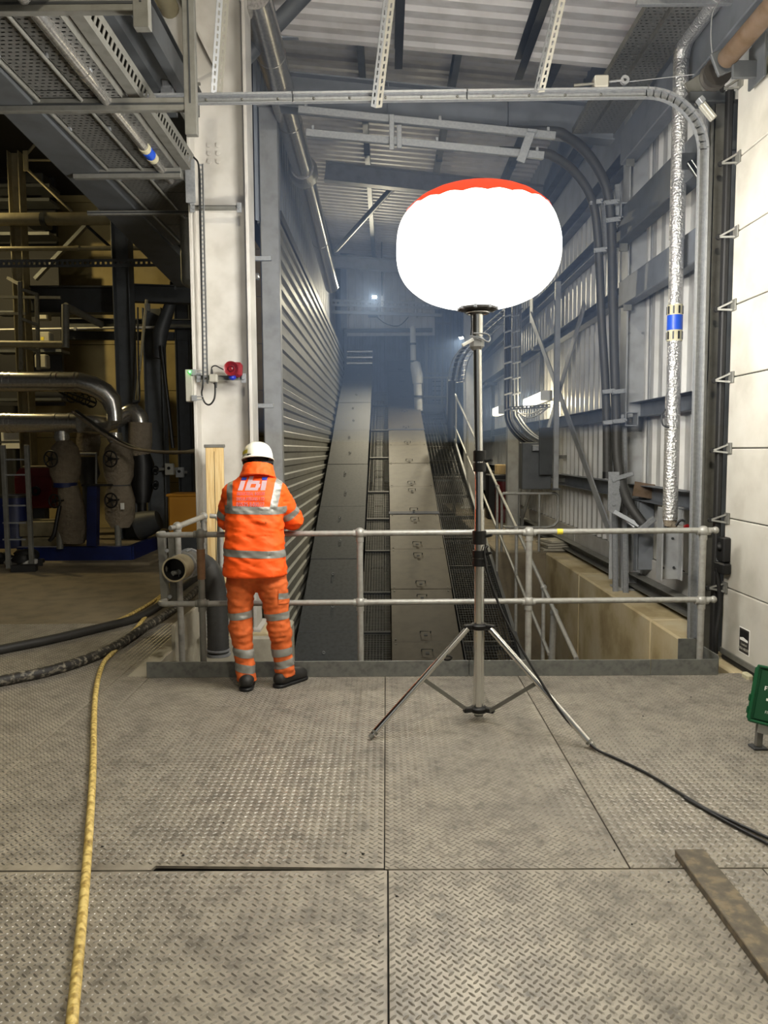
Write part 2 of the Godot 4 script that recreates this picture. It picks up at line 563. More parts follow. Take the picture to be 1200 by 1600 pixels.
func floors() -> void:
	var f := struct("floor")
	var base := S()
	base.box(Vector3(-3.0, -0.32, -0.86), Vector3(12.2, 0.6, 9.7))
	base.box(Vector3(-5.4, -1.32, -11.75), Vector3(7.2, 2.6, 12.08))
	part("sub_frame", base, M.gap_dark, f)
	var slab := S()
	slab.box(Vector3(-5.4, -0.012, -12.65), Vector3(7.2, 0.024, 10.27))
	part("concrete_slab", slab, M.concrete_floor, f)
	# tread plates: x from, x to, distance from, distance to
	var plates := [
		[-4.4, -1.605, 1.4, 2.996], [-1.6, -0.006, 1.4, 2.996], [0.0, 1.53, 1.4, 2.996], [1.536, 2.7, 1.4, 2.996],
		[-4.4, -2.055, 3.006, 6.1], [-2.05, -0.02, 3.006, 5.0], [-0.015, 0.99, 3.006, 5.72], [0.996, 2.7, 3.006, 5.72],
		[-1.815, -0.02, 5.005, 5.72], [-2.05, -1.82, 5.005, 6.1], [-4.4, -1.82, 6.106, 7.52],
		[-4.4, -0.006, -3.9, 1.395], [0.0, 2.7, -3.9, 1.395], [-8.9, -4.405, -3.9, 7.52]]
	var lug := ArrayMesh.new()
	var q := S()
	var l := 0.0162
	var w := 0.0054
	var h := 0.0031
	var rim := []
	for e in [[-l, 0.0], [-l * 0.5, -w], [l * 0.5, -w], [l, 0.0], [l * 0.5, w], [-l * 0.5, w]]: rim.append(Vector3(e[0], 0, -e[1]))
	var tops := [Vector3(-l * 0.5, h, 0), Vector3(l * 0.5, h, 0)]
	q.tri(rim[0], rim[1], tops[0]); q.quad(rim[1], rim[2], tops[1], tops[0]); q.tri(rim[2], rim[3], tops[1])
	q.tri(rim[3], rim[4], tops[1]); q.quad(rim[4], rim[5], tops[0], tops[1]); q.tri(rim[5], rim[0], tops[0])
	lug = q.mesh()
	var rng := RandomNumberGenerator.new()
	rng.seed = 5
	for p in plates:
		var s := S()
		if p[0] == -2.05 and p[1] == -0.02: # the near edge of this plate is cut back to a long tapering gap
			s.prism(PackedVector2Array([Vector2(-2.05, 3.006), Vector2(-0.98, 3.006), Vector2(-0.97, 3.038), Vector2(-0.02, 3.012), Vector2(-0.02, 5.0), Vector2(-2.05, 5.0)]), Transform3D(Basis(Vector3(1, 0, 0), Vector3(0, 0, -1), Vector3(0, 1, 0)), Vector3(0, -0.012, 0)), 0.012)
		else: s.box(Vector3((p[0] + p[1]) / 2.0, -0.006, -(p[2] + p[3]) / 2.0), Vector3(p[1] - p[0], 0.012, p[3] - p[2]), Basis(), 0.0015)
		var t := part("tread_plate", s, M.tread, f)
		if p[2] < 1.0 and p[3] < 2.0 or p[0] < -8.0: continue
		var mm := MultiMesh.new()
		mm.transform_format = MultiMesh.TRANSFORM_3D
		mm.mesh = lug
		var pitch := 0.0385
		var where := []
		var turned := rng.randf() < 0.3
		for j in int((p[3] - p[2]) / pitch + 0.7):
			for i in int((p[1] - p[0]) / pitch + 0.7):
				for k in 2:
					var g := deg_to_rad(-40.0 if k == 0 else 40.0)
					if turned: g += PI / 2
					var x: float = p[0] + (i + 0.3 + 0.5 * k) * pitch
					var d: float = p[2] + (j + 0.3 + 0.5 * k) * pitch
					if x > 2.68 or x < -3.0 - 0.25 * d or x > p[1] - 0.012 or d > p[3] - 0.012 or (p[0] == -2.05 and p[1] == -0.02 and d < 3.055): continue
					where.append(Transform3D(Basis(Vector3.UP, g), Vector3(x, 0.0, -d)))
		mm.instance_count = where.size()
		for k in where.size(): mm.set_instance_transform(k, where[k])
		var mi := MultiMeshInstance3D.new()
		mi.name = "raised_lugs"
		mi.multimesh = mm
		mi.material_override = M.lug
		t.add_child(mi, true)
		stuff(mi)
	# the pit
	var pit := struct("floor_001")
	var pf := S()
	pf.box(Vector3(0.4, -2.45, -15.3), Vector3(5.0, 0.3, 19.4))
	part("pit_bottom", pf, M.pit_dark, pit)
	var lw := struct("wall_pit_left")
	lw.set_meta("kind", "structure")
	part("concrete_wall", S().box(Vector3(-1.9, -1.15, -14.9), Vector3(0.2, 2.31, 18.4), Basis(), 0.01), M.concrete_pale, lw)
	var rw := struct("wall_pit_right")
	for e in [[5.72, 7.55], [7.56, 10.4], [10.41, 12.6]]:
		part("concrete_wall", S().box(Vector3(2.98, -1.15, -(e[0] + e[1]) / 2.0), Vector3(0.66, 2.3, e[1] - e[0]), Basis(), 0.018), M.concrete, rw)
	part("landing_block", S().box(Vector3(2.6, -1.15, -18.6), Vector3(1.5, 2.3, 12.0), Basis(), 0.02), M.concrete_floor, rw)
	part("front_wall", S().box(Vector3(0.4, -1.15, -5.7), Vector3(4.6, 2.24, 0.1)), M.concrete_pale, pit)


func walls() -> void:
	# right wall: cladding between the columns, its rails and the closed outer skin
	var w := struct("wall_right")
	part("outer_skin", S().box(Vector3(3.32, 3.2, -15.7), Vector3(0.24, 10.4, 18.9)), M.dark_wall, w)
	var prof := trap(18.9, 0.28, 0.042, 0.055, 0.03)
	var face := Transform3D(Basis(Vector3(0, 0, -1), Vector3(-1, 0, 0), Vector3(0, 1, 0)), Vector3(3.16, 0.42, -6.25))
	part("cladding_sheet", S().sheet(prof, face, 4.95), M.cladding, w)
	part("kick_panel", S().box(Vector3(3.14, 0.26, -9.4), Vector3(0.04, 0.3, 6.3), Basis(), 0.004), M.white_paint, w)
	part("kick_panel", S().box(Vector3(3.14, 0.26, -17.0), Vector3(0.04, 0.3, 8.8), Basis(), 0.004), M.white_paint, w)
	part("upper_lining", S().box(Vector3(3.15, 6.7, -15.7), Vector3(0.08, 2.7, 18.9)), M.upper_wall, w)
	for y in [0.13, 1.2, 2.18, 3.66]:
		var s := S()
		s.cbeam(Vector3(3.02, y, -6.4), Vector3(3.02, y, -24.3), Vector3.UP, 0.18 if y > 0.5 else 0.14, 0.14, 0.006)
		part("sheeting_rail", s, M.beam_grey if y > 0.5 else M.galv_dull, w)
	for y in [4.55, 5.3, 6.3]:
		part("sheeting_rail", S().cbeam(Vector3(3.02, y, -9.5), Vector3(3.02, y, -24.3), Vector3.UP, 0.2, 0.14, 0.006), M.beam_grey, w)
	# near part of the right wall, around and above the door
	var n := struct("wall_near_right")
	part("panel", S().box(Vector3(3.3, 3.2, -1.2), Vector3(0.2, 7.4, 10.2)), M.dark_wall, n)
	part("header_panel", S().box(Vector3(3.05, 5.6, -2.0), Vector3(0.3, 2.0, 8.6), Basis(), 0.01), M.beam_grey, n)
	# far left: large flat panels with joints
	var l := struct("wall_far_left")
	for j in 8:
		for i in 3:
			part("wall_panel", S().box(Vector3(-6.86 + i * 2.08, 0.5 + j * 1.03, -17.3), Vector3(2.07, 1.02, 0.1), Basis(), 0.006), M.beige_wall, l)
	part("backing", S().box(Vector3(-5.4, 4.0, -17.5), Vector3(7.5, 8.6, 0.24)), M.dark_wall, l)
	var sl := struct("wall_side_left")
	part("panel", S().box(Vector3(-9.2, 3.4, -6.8), Vector3(0.4, 8.6, 22.0)), M.dark_wall, sl)
	var b := struct("wall_behind")
	part("panel", S().box(Vector3(-3.0, 3.4, 4.15), Vector3(12.8, 8.6, 0.3)), M.upper_wall, b)


func roof_y(x: float, d: float) -> float: # underside of the roof sheets
	return (6.5 if d < 9.45 else 7.75) - 0.095 * x


func roof() -> void:
	var c := struct("ceiling")
	for p in [Vector3(-7.7, 6.0, -13.0), Vector3(0.4, 6.1, -0.6)]:  # fittings of the two unseen lamps, out of frame
		part("unseen_lamp_bulb_light", S().ball(p, 0.1, 12), M.glow_lamp, c)
		part("unseen_lamp_shade", S().lathe(Transform3D(Basis(), p), [[0.26, 0.02], [0.2, 0.14], [0.06, 0.24], [0.0, 0.26], [0.0, 0.24], [0.05, 0.22], [0.18, 0.13], [0.25, 0.02]], 20), M.galv, c)
		part("unseen_lamp_rod", S().cyl(p + Vector3(0, 0.24, 0), p + Vector3(0, 1.4 if p.x < 0 else 0.5, 0), 0.012, 6), M.galv, c)
	var slope := atan(0.095)
	var bx := Basis(Vector3(0, 0, 1), -slope)
	# near roof: three sheets side by side over the front of the hall
	for e in [[-1.9, 0.6], [0.59, 2.05], [2.04, 3.4]]:
		var t := Transform3D(Basis(Vector3(0, 0, -1), -bx.y, bx.x), Vector3(e[0], roof_y(e[0], 5.0), 4.0))
		part("roof_sheet", S().sheet(trap(13.4, 0.24, 0.045, 0.09, 0.03), t, (e[1] - e[0]) / cos(slope)), M.roof_sheet, c)
	part("roof_deck", S().box(Vector3(0.7, roof_y(0.7, 5.0) + 0.12, -2.7), Vector3(5.5, 0.12, 13.5), bx), M.dark_wall, c)
	for e in [[-1.7, 0.2], [0.19, 1.7], [1.69, 3.3]]:
		var t := Transform3D(Basis(Vector3(0, 0, -1), -bx.y, bx.x), Vector3(e[0], roof_y(e[0], 12.0), -9.4))
		part("roof_sheet", S().sheet(trap(15.6, 0.24, 0.045, 0.08, 0.03), t, (e[1] - e[0]) / cos(slope)), M.roof_sheet, c)
	part("roof_deck", S().box(Vector3(0.8, roof_y(0.8, 12.0) + 0.14, -17.2), Vector3(5.3, 0.14, 15.9), bx), M.dark_wall, c)
	part("riser", S().box(Vector3(0.8, 7.2, -9.38), Vector3(5.2, 1.3, 0.06)), M.upper_wall, c)
	part("hall_roof", S().box(Vector3(-5.4, 7.5, -6.8), Vector3(7.6, 0.3, 22.0)), M.dark_wall, c)


func door() -> void:
	var d := struct("door_1")
	var top := 8
	for k in top:
		var y0 := 0.045 + k * 0.558
		part("door_panel", S().box(Vector3(2.752, y0 + 0.277, -2.6), Vector3(0.045, 0.55, 7.04), Basis(), 0.006), M.door_white, d)
	part("core", S().box(Vector3(2.757, 2.26, -2.6), Vector3(0.02, 4.46, 7.0)), M.gap_dark, d)
	part("bottom_profile", S().box(Vector3(2.745, 0.075, -2.6), Vector3(0.05, 0.05, 7.06), Basis(), 0.004), M.galv_dull, d)
	part("bottom_seal", S().tube([Vector3(2.75, 0.028, -6.1), Vector3(2.75, 0.028, 0.9)], 0.026, 8), M.rubber, d)
	var blk := S()
	blk.box(Vector3(2.7, -0.014, -5.598), Vector3(0.05, 0.1, 0.1), Basis(), 0.012)
	part("edge_block", blk, M.dust_yellow, d)
	# the latch on the second panel
	var p0 = Vector3(2.7, 0.86, -6.06)
	var la := S()
	la.box(p0 + Vector3(0, 0.05, 0), Vector3(0.06, 0.2, 0.13), Basis(), 0.01)
	la.box(p0 + Vector3(-0.005, -0.1, -0.005), Vector3(0.07, 0.09, 0.18), Basis(), 0.012)
	var lt := part("latch", la, M.black, d)
	part("knob", S().ball(p0 + Vector3(-0.035, 0.07, 0.0), 0.03, 10, Vector3(0.6, 1.3, 1)), M.rubber, lt)
	part("bolt", S().box(p0 + Vector3(0.0, -0.06, -0.11), Vector3(0.04, 0.06, 0.1), Basis(), 0.006), M.galv, lt)
	# the data plate on the lowest panel
	var q = Vector3(2.728, 0.246, -5.728)
	var pl := S()
	pl.box(q, Vector3(0.004, 0.185, 0.155), Basis(), 0.0015)
	var plate := part("data_plate", pl, M.label_dark, d)
	part("border", S().box(q + Vector3(0.0015, 0, 0), Vector3(0.004, 0.2, 0.17), Basis(), 0.0015), M.white_plastic, plate)
	part("picture", S().box(q + Vector3(-0.001, 0.045, 0), Vector3(0.004, 0.07, 0.125)), M.black, plate)
	part("stripe", S().prism(PackedVector2Array([Vector2(-0.063, -0.012), Vector2(0.063, -0.012), Vector2(0.063, 0.004), Vector2(-0.01, 0.016), Vector2(-0.063, 0.006)]), Transform3D(Basis(Vector3(0, 0, 1), Vector3(0, 1, 0), Vector3(-1, 0, 0)), q + Vector3(0, 0.012, 0)), 0.0035), M.white_plastic, plate)
	var letters := text_mesh("ASSA ABLOY", 0.02, 0.001, true)
	var tm := obj("lettering", letters, M.box_grey, plate)
	tm.position = q + Vector3(-0.0026, -0.062, 0)
	tm.rotation_degrees = Vector3(0, -90, 0)
	var small := obj("lettering", text_mesh("Crawford", 0.016, 0.001, false), M.box_grey, plate)
	small.position = q + Vector3(-0.0026, -0.028, 0)
	small.rotation_degrees = Vector3(0, -90, 0)


func text_mesh(t: String, height: float, depth: float, bold := true) -> TextMesh:
	var f := SystemFont.new()
	f.font_names = PackedStringArray(["Droid Sans"])
	f.font_weight = 700 if bold else 400
	var m := TextMesh.new()
	m.text = t
	m.font = f
	m.font_size = 32
	m.pixel_size = height / 23.0
	m.depth = depth
	m.curve_step = 2.0
	return m


func bolts(s: Shape, pts: Array, axis: Vector3, r := 0.014) -> Shape:
	for p in pts: s.tube([p, p + axis * r * 0.9], r, 6)
	return s


func roof_steel() -> void:
	for e in [[0.17, "steel purlin under the near white roof sheets, left of the two"], [1.58, "steel purlin under the near white roof sheets, above the lamp balloon's right side"]]:
		var x: float = e[0]
		var y := roof_y(x, 5.0) - 0.18
		var t := thing("roof_purlin", "dark " + e[1], "purlin", Vector3(x, y, -2.5), "purlins of the near roof")
		part("beam", S().cbeam(Vector3(x, y, 3.8), Vector3(x, y, -9.35), Vector3.UP, 0.24, 0.09, 0.008), M.steel_dark, t)
		part("bottom_lip", S().box(Vector3(x + 0.04, y - 0.105, -2.8), Vector3(0.012, 0.03, 13.1)), M.steel_dark, t)
	var a = Vector3(-1.202, 5.917, -9.3)
	var b = Vector3(2.705, 5.505, -9.3)
	var r1 := thing("rafter_beam", "wide blue-grey roof rafter crossing behind the door rail, nearest of the rafters", "rafter", a)
	part("beam", S().ibeam(a, b, Vector3.UP, 0.4, 0.2, 0.018, 0.012), M.beam_grey, r1)
	for k in 2:
		var c = a.lerp(b, 0.32 + 0.36 * k)
		part("stiffener", S().box(c + Vector3(0, 0, 0.05), Vector3(0.012, 0.36, 0.09)), M.beam_grey, r1)
	a = Vector3(-1.163, 7.16, -15.4)
	b = Vector3(4.57, 6.511, -15.4)
	var r2 := thing("rafter_beam", "farther blue-grey roof rafter just above the lamp balloon's red cap", "rafter", a)
	part("beam", S().ibeam(a, b, Vector3.UP, 0.36, 0.2, 0.018, 0.012), M.steel_light, r2)
	a = Vector3(-1.509, 7.162, -22.5)
	b = Vector3(6.071, 6.532, -22.5)
	var r3 := thing("rafter_beam", "farthest blue-grey roof rafter, low above the small floodlight", "rafter", a)
	part("beam", S().ibeam(a, b, Vector3.UP, 0.34, 0.2, 0.018, 0.012), M.steel_light, r3)
	for e in [[-0.34, "left of the three"], [1.07, "middle one of the three"], [2.5, "right of the three"]]:
		var x: float = e[0]
		var y := roof_y(x, 12.0) - 0.19
		var t := thing("far_purlin", "grey purlin running away under the far roof sheets, " + e[1], "purlin", Vector3(x, y, -16), "purlins of the far roof")
		part("beam", S().cbeam(Vector3(x, y, -9.5), Vector3(x, y, -24.4), Vector3.UP, 0.22, 0.1, 0.008), M.beam_grey, t)
		part("cleat", S().box(Vector3(x, y - 0.06, -15.4), Vector3(0.12, 0.14, 0.012)), M.beam_grey, t)
	a = Vector3(0.208, 7.063, -15.9)
	b = Vector3(-1.304, 6.957, -20.5)
	var br := thing("roof_brace", "slender diagonal brace between the roof rafters, left of the lamp balloon", "brace", a)
	part("tube", S().cyl(a, b, 0.06, 10), M.steel_grey, br)
	part("end_plate", S().box(a, Vector3(0.02, 0.22, 0.16), Shape.frame(a, b), 0.004), M.steel_grey, br)
	a = Vector3(-1.572, 5.621, -8.2)
	b = Vector3(-0.794, 6.393, -8.2)
	var tb := thing("tube_brace", "grey tubular brace behind the top of the silver duct", "brace", a)
	part("tube", S().cyl(a, b, 0.085, 14), M.steel_grey, tb)
	part("end_plate", S().box(a, Vector3(0.03, 0.2, 0.16), Shape.frame(a, b), 0.004), M.steel_grey, tb)
	# two ends of a dark steel member hanging under the near roof
	# the door's overhead rail with its curve and the upright length by the door edge
	var t0 = Vector3(-2.076, 4.455, -6.2)
	var t1 = Vector3(2.049, 4.478, -6.2)
	var rail := thing("door_rail", "long galvanised overhead rail of the white door, curving down at right", "door rail", t0)
	var c = t1 + Vector3(0, -0.45, 0)
	var path := [t0, t0.lerp(t1, 0.33), t0.lerp(t1, 0.66)]
	path.append_array(arc(c, Vector3.RIGHT, Vector3.UP, 0.45, 90, 4, 12))
	var foot: Vector3 = path[path.size() - 1]
	path.append(Vector3(foot.x + 0.02, 0.16, foot.z))
	var strips := [S(), S(), S(), S()]
	for i in path.size() - 1:
		var p: Vector3 = path[i]
		var q: Vector3 = path[i + 1]
		var n := Vector3(0, 0, 1).cross(q - p).normalized()
		var d := (q - p).normalized() * 0.004
		strips[0].bar(p - d, q + d, 0.006, 0.075, n) # the web, away from the viewer
		strips[1].bar(p + n * 0.036 - d + Vector3(0, 0, 0.02), q + n * 0.036 + d + Vector3(0, 0, 0.02), 0.044, 0.005, n)
		strips[2].bar(p - n * 0.036 - d + Vector3(0, 0, 0.02), q - n * 0.036 + d + Vector3(0, 0, 0.02), 0.044, 0.005, n)
		strips[3].bar(p + n * 0.03 - d + Vector3(0, 0, 0.04), q + n * 0.03 + d + Vector3(0, 0, 0.04), 0.005, 0.016, n)
	part("rail_web", strips[0].add(strips[1]), M.galv, rail)
	part("rail_lip", strips[2].add(strips[3]), M.galv, rail)
	var sc := S()
	for k in 14: sc.ball(t0.lerp(t1, 0.03 + k * 0.068) + Vector3(0, 0, 0.004), 0.011, 6)
	stuff(part("rivets", sc, M.galv_dull, rail))
	# perforated angles that carry the rail
	var hang := [
		[Vector3(-0.041, 4.379, -6.17), Vector3(0.07, 5.115, -5.95), "pale perforated angle holding the door rail left of the lamp balloon"],
		[Vector3(1.223, 4.485, -6.17), Vector3(1.343, 5.105, -5.95), "perforated angle holding the door rail right of the lamp balloon"],
		[Vector3(-1.281, 4.493, -6.17), Vector3(-1.166, 5.125, -5.95), "perforated angle hanging in front of the white column's top"]]
	for e in hang:
		var p: Vector3 = e[0]
		var q: Vector3 = e[1]
		var t := thing("slotted_angle", e[2], "bracket", p, "slotted angles of the overhead rail")
		part("flange", S().slotted(p, q, Vector3(1, 0, 0.25), 0.05, 0.003, 0.05, 0.03, 0.014), M.box_grey, t)
		var o := Vector3(-0.024, 0, -0.006)
		part("flange", S().slotted(p + o + Vector3(-0.02, 0, 0.018), q + o + Vector3(-0.02, 0, 0.018), Vector3(-0.75, 0, 0.65), 0.05, 0.003, 0.05, 0.03, 0.014), M.galv, t)
	# door-operator box on the rail with its lever and pulley
	var ob = Vector3(1.688, 4.562, -6.2)
	var op := thing("rail_bumper", "small box with lever and round pulley standing on the overhead rail", "bumper", ob)
	part("box", S().box(ob, Vector3(0.11, 0.09, 0.1), Basis(), 0.008), M.box_grey, op)
	part("lever", S().tube([ob + Vector3(-0.05, -0.01, 0.02), ob + Vector3(-0.21, -0.025, 0.02)], [0.009, 0.014], 8), M.galv_dull, op)
	part("rod", S().cyl(ob + Vector3(0.05, 0, 0.02), ob + Vector3(0.16, 0.012, 0.02), 0.009, 8), M.galv, op)
	part("pulley", S().lathe(Transform3D(Basis(Vector3.RIGHT, PI / 2), ob + Vector3(0.185, 0.014, 0.005)), [[0.012, 0], [0.034, 0], [0.028, 0.012], [0.034, 0.026], [0.012, 0.026]], 16), M.galv, op)
	var wire := S()
	wire.tube([ob + Vector3(0.2, 0.0, 0.02), Vector3(2.341, 4.53, -6)], 0.003, 5)
	tag(obj("lift_cable", wire, M.galv), "thin wire running right from the pulley on the overhead rail", "cable")


func left_columns() -> void:
	var x0 := -1.815
	var x1 := -1.285
	var t := thing("column", "tall white painted steel column left of the worker", "column", Vector3(-1.55, 0, -7.45))
	part("flange", S().box(Vector3(x0, 3.0, -7.45), Vector3(0.032, 7.4, 0.32), Basis(), 0.005), M.white_paint, t)
	part("flange", S().box(Vector3(x1, 3.0, -7.45), Vector3(0.032, 7.4, 0.32), Basis(), 0.005), M.white_paint, t)
	part("web", S().box(Vector3(-1.55, 3.0, -7.47), Vector3(0.5, 7.4, 0.02)), M.white_paint, t)
	part("base_plate", S().box(Vector3(-1.55, -0.02, -7.45), Vector3(0.66, 0.05, 0.5), Basis(), 0.006), M.white_paint, t)
	var bs := []
	for j in 3:
		for i in 2: bs.append(Vector3(-1.66 + i * 0.085, 4.6 - j * 0.075, -7.46))
	part("bolt_group", bolts(S(), bs, Vector3.BACK, 0.02), M.white_paint, t)
	var g = Vector3(-1.682, 5.208, -7.4)
	var h = Vector3(-2.086, 6.049, -7.4)
	part("raking_member", S().ibeam(g, h, Vector3(1, 0.6, 0), 0.28, 0.2, 0.02, 0.014), M.white_paint, t)
	var pl := thing("plinth", "pale concrete plinth under the white column behind the worker's legs", "plinth", Vector3(-1.45, -1.2, -7.5))
	part("block", S().box(Vector3(-1.4, -1.15, -7.5), Vector3(0.85, 2.2, 0.75), Basis(), 0.02), M.concrete_pale, pl)
	part("grout_bed", S().box(Vector3(-1.5, -0.045, -7.48), Vector3(0.7, 0.05, 0.6), Basis(), 0.01), M.concrete, pl)
	# strut channels across the column
	for e in [[Vector3(-1.785, 3.972, -7.28), Vector3(-1.351, 3.969, -7.28), "upper galvanised strut channel across the white column"], [Vector3(-1.766, 2.413, -7.28), Vector3(-1.342, 2.404, -7.28), "lower galvanised strut channel across the white column behind the red sounder"]]:
		var a: Vector3 = e[0]
		var b: Vector3 = e[1]
		var s := thing("strut_channel", e[2], "channel", a, "strut channels on the white column")
		var q := S()
		q.bar(a, b, 0.006, 0.041)
		q.bar(a + Vector3(0, 0.019, 0.012), b + Vector3(0, 0.019, 0.012), 0.024, 0.004)
		q.bar(a + Vector3(0, -0.019, 0.012), b + Vector3(0, -0.019, 0.012), 0.024, 0.004)
		part("channel", q, M.galv_dull, s)
		for p in [a, b]:
			var cl := S()
			cl.box(p + Vector3(0, 0, 0.02), Vector3(0.045, 0.09, 0.008), Basis(), 0.003)
			bolts(cl, [p + Vector3(0, 0.0, 0.024)], Vector3.BACK, 0.014)
			part("beam_clamp", cl, M.galv, s)
	# the perforated cable strip and its cable
	var c0 = Vector3(-1.699, 4.361, -7.26)
	var c1 = Vector3(-1.702, 2.351, -7.26)
	var strip := thing("cable_strip", "narrow perforated cable strip running down the white column's left side", "cable tray", c1)
	part("strip", S().slotted(c0, c1, Vector3.RIGHT, 0.05, 0.003, 0.042, 0.024, 0.022), M.galv, strip)
	part("edge", S().bar(c0 + Vector3(0.027, 0, 0.008), c1 + Vector3(0.027, 0, 0.008), 0.003, 0.018, Vector3.BACK), M.galv, strip)
	var cab := S()
	cab.tube(smooth([Vector3(-2.009, 4.481, -7.3), Vector3(-1.859, 4.467, -7.25), Vector3(-1.752, 4.411, -7.24), Vector3(-1.706, 4.307, -7.235), Vector3(-1.704, 3.929, -7.235), Vector3(-1.715, 2.586, -7.235), Vector3(-1.72, 2.348, -7.23), Vector3(-1.739, 2.26, -7.25), Vector3(-1.711, 2.176, -7.25), Vector3(-1.663, 2.158, -7.25), Vector3(-1.619, 2.218, -7.25), Vector3(-1.61, 2.331, -7.25), Vector3(-1.621, 2.361, -7.25)], 5), 0.0085, 8)
	tag(obj("black_cable", cab, M.black), "black cable down the white column ending in a loop below the junction box", "cable")
	var jb = Vector3(-1.62, 2.401, -7.235)
	var j := thing("junction_box", "small pale square junction box beside the red sounder on the column", "junction box", jb)
	part("body", S().box(jb, Vector3(0.078, 0.078, 0.055), Basis(), 0.008), M.box_grey, j)
	part("lid", S().box(jb + Vector3(0, 0, 0.03), Vector3(0.07, 0.07, 0.012), Basis(), 0.005), M.box_grey, j)
	part("gland", S().tube([jb + Vector3(-0.015, 0.035, 0), jb + Vector3(-0.015, 0.085, 0)], [0.014, 0.009], 8), M.black, j)
	part("gland", S().tube([jb + Vector3(0.02, -0.035, 0), jb + Vector3(0.022, -0.09, 0)], [0.014, 0.009], 8), M.black, j)
	var sp = Vector3(-1.44, 2.48, -7.2)
	var so := thing("alarm_sounder", "red alarm sounder with round horn and blue lens on the white column", "sounder", sp)
	part("housing", S().box(sp + Vector3(0.02, 0, -0.03), Vector3(0.15, 0.14, 0.08), Basis(Vector3.BACK, -0.08), 0.025), M.red, so)
	part("horn", S().lathe(Transform3D(Basis(Vector3.RIGHT, PI / 2), sp + Vector3(0.0, 0.005, 0.0)), [[0.0, 0.02], [0.022, 0.012], [0.026, 0.03], [0.034, 0.006], [0.058, 0.036], [0.068, 0.04], [0.07, 0.0]], 20), M.red, so)
	part("lens", S().ball(sp + Vector3(0.0, -0.075, -0.01), 0.04, 12, Vector3(1, 0.6, 0.8)), M.blue_lens, so)
	part("lead", S().tube(smooth([sp + Vector3(-0.06, -0.01, -0.01), sp + Vector3(-0.11, 0.015, 0), sp + Vector3(-0.15, 0.035, 0), sp + Vector3(-0.185, 0.02, 0), sp + Vector3(-0.19, -0.03, 0.0)], 4), 0.006, 7), M.black, so)
	var gb = Vector3(-1.855, 2.337, -7.3)
	var gl := thing("indicator_box", "narrow beige control box with glowing green lamp at the column's left edge", "control box", gb)
	part("body", S().box(gb, Vector3(0.07, 0.3, 0.12), Basis(), 0.006), M.box_grey, gl)
	for y in [0.12, -0.12]:
		var bk := S()
		bk.box(gb + Vector3(0.05, y, 0.075), Vector3(0.05, 0.055, 0.012), Basis(), 0.003)
		bk.cyl(gb + Vector3(0.06, y + 0.015, 0.07), gb + Vector3(0.13, y + 0.015, 0.07), 0.005, 6)
		bk.cyl(gb + Vector3(0.06, y - 0.015, 0.07), gb + Vector3(0.13, y - 0.015, 0.07), 0.005, 6)
		part("bracket", bk, M.galv, gl)
	part("green_light", S().ball(gb + Vector3(0.015, 0.125, 0.068), 0.014, 10), M.glow_green, gl)
	var gll := OmniLight3D.new()
	gll.name = "green_glow"
	gll.position = gb + Vector3(0.015, 0.125, 0.09)
	gll.light_color = Color(0.1, 1, 0.3)
	gll.light_energy = 0.002
	gll.light_size = 0.014
	gll.omni_range = 10
	gll.omni_attenuation = 2
	gll.shadow_enabled = true
	add_child(gll)
	# timber standing against the column
	var w0 = Vector3(-1.609, 0.174, -7.12)
	var w1 = Vector3(-1.609, 1.766, -7.16)
	var wd := thing("timber_plank", "pale timber plank leaning upright against the white column behind the rail", "plank", w0)
	part("plank", S().bar(w0 + Vector3(0, -0.2, 0), w1, 0.165, 0.04, Vector3.BACK, 0.004), M.wood, wd)
	part("nail_plate", S().bar(w1 + Vector3(-0.095, 0.0, 0.002), w1 + Vector3(0.095, 0.0, 0.002), 0.05, 0.03, Vector3.UP, 0.004), M.galv_dull, wd)
	var kn := S()
	kn.bar(w0 + Vector3(0, -0.15, 0.0215), w1 + Vector3(0, -0.05, 0.0215), 0.004, 0.002, Vector3.BACK)
	part("split", kn, M.gap_dark, wd)
	# stub pipe and brackets in the dark slot right of the column
	var sb := thing("pipe_stub", "short silver capped pipe stub in the dark slot right of the column", "pipe", Vector3(-1.364, 3.484, -7.9))
	part("pipe", S().cyl(Vector3(-1.403, 3.484, -7.9), Vector3(-1.292, 3.483, -7.9), 0.035, 12), M.silver, sb)
	part("cap", S().ball(Vector3(-1.292, 3.483, -7.9), 0.037, 10, Vector3(0.5, 1, 1)), M.silver, sb)
	for e in [[404, "upper"], [636, "lower"]]:
		var p = Vector3(-1.377, 3.686, -8) if e[0] == 404 else Vector3(-1.381, 2.187, -8)
		var bk := thing("slot_bracket", e[1] + " small steel bracket between the white column and the grey post", "bracket", p, "brackets right of the column")
		part("arm", S().box(p + Vector3(0.09, 0, 0), Vector3(0.24, 0.045, 0.045), Basis(), 0.003), M.galv, bk)
		part("plate", S().box(p + Vector3(-0.02, -0.02, 0.01), Vector3(0.02, 0.12, 0.09), Basis(), 0.003), M.galv, bk)


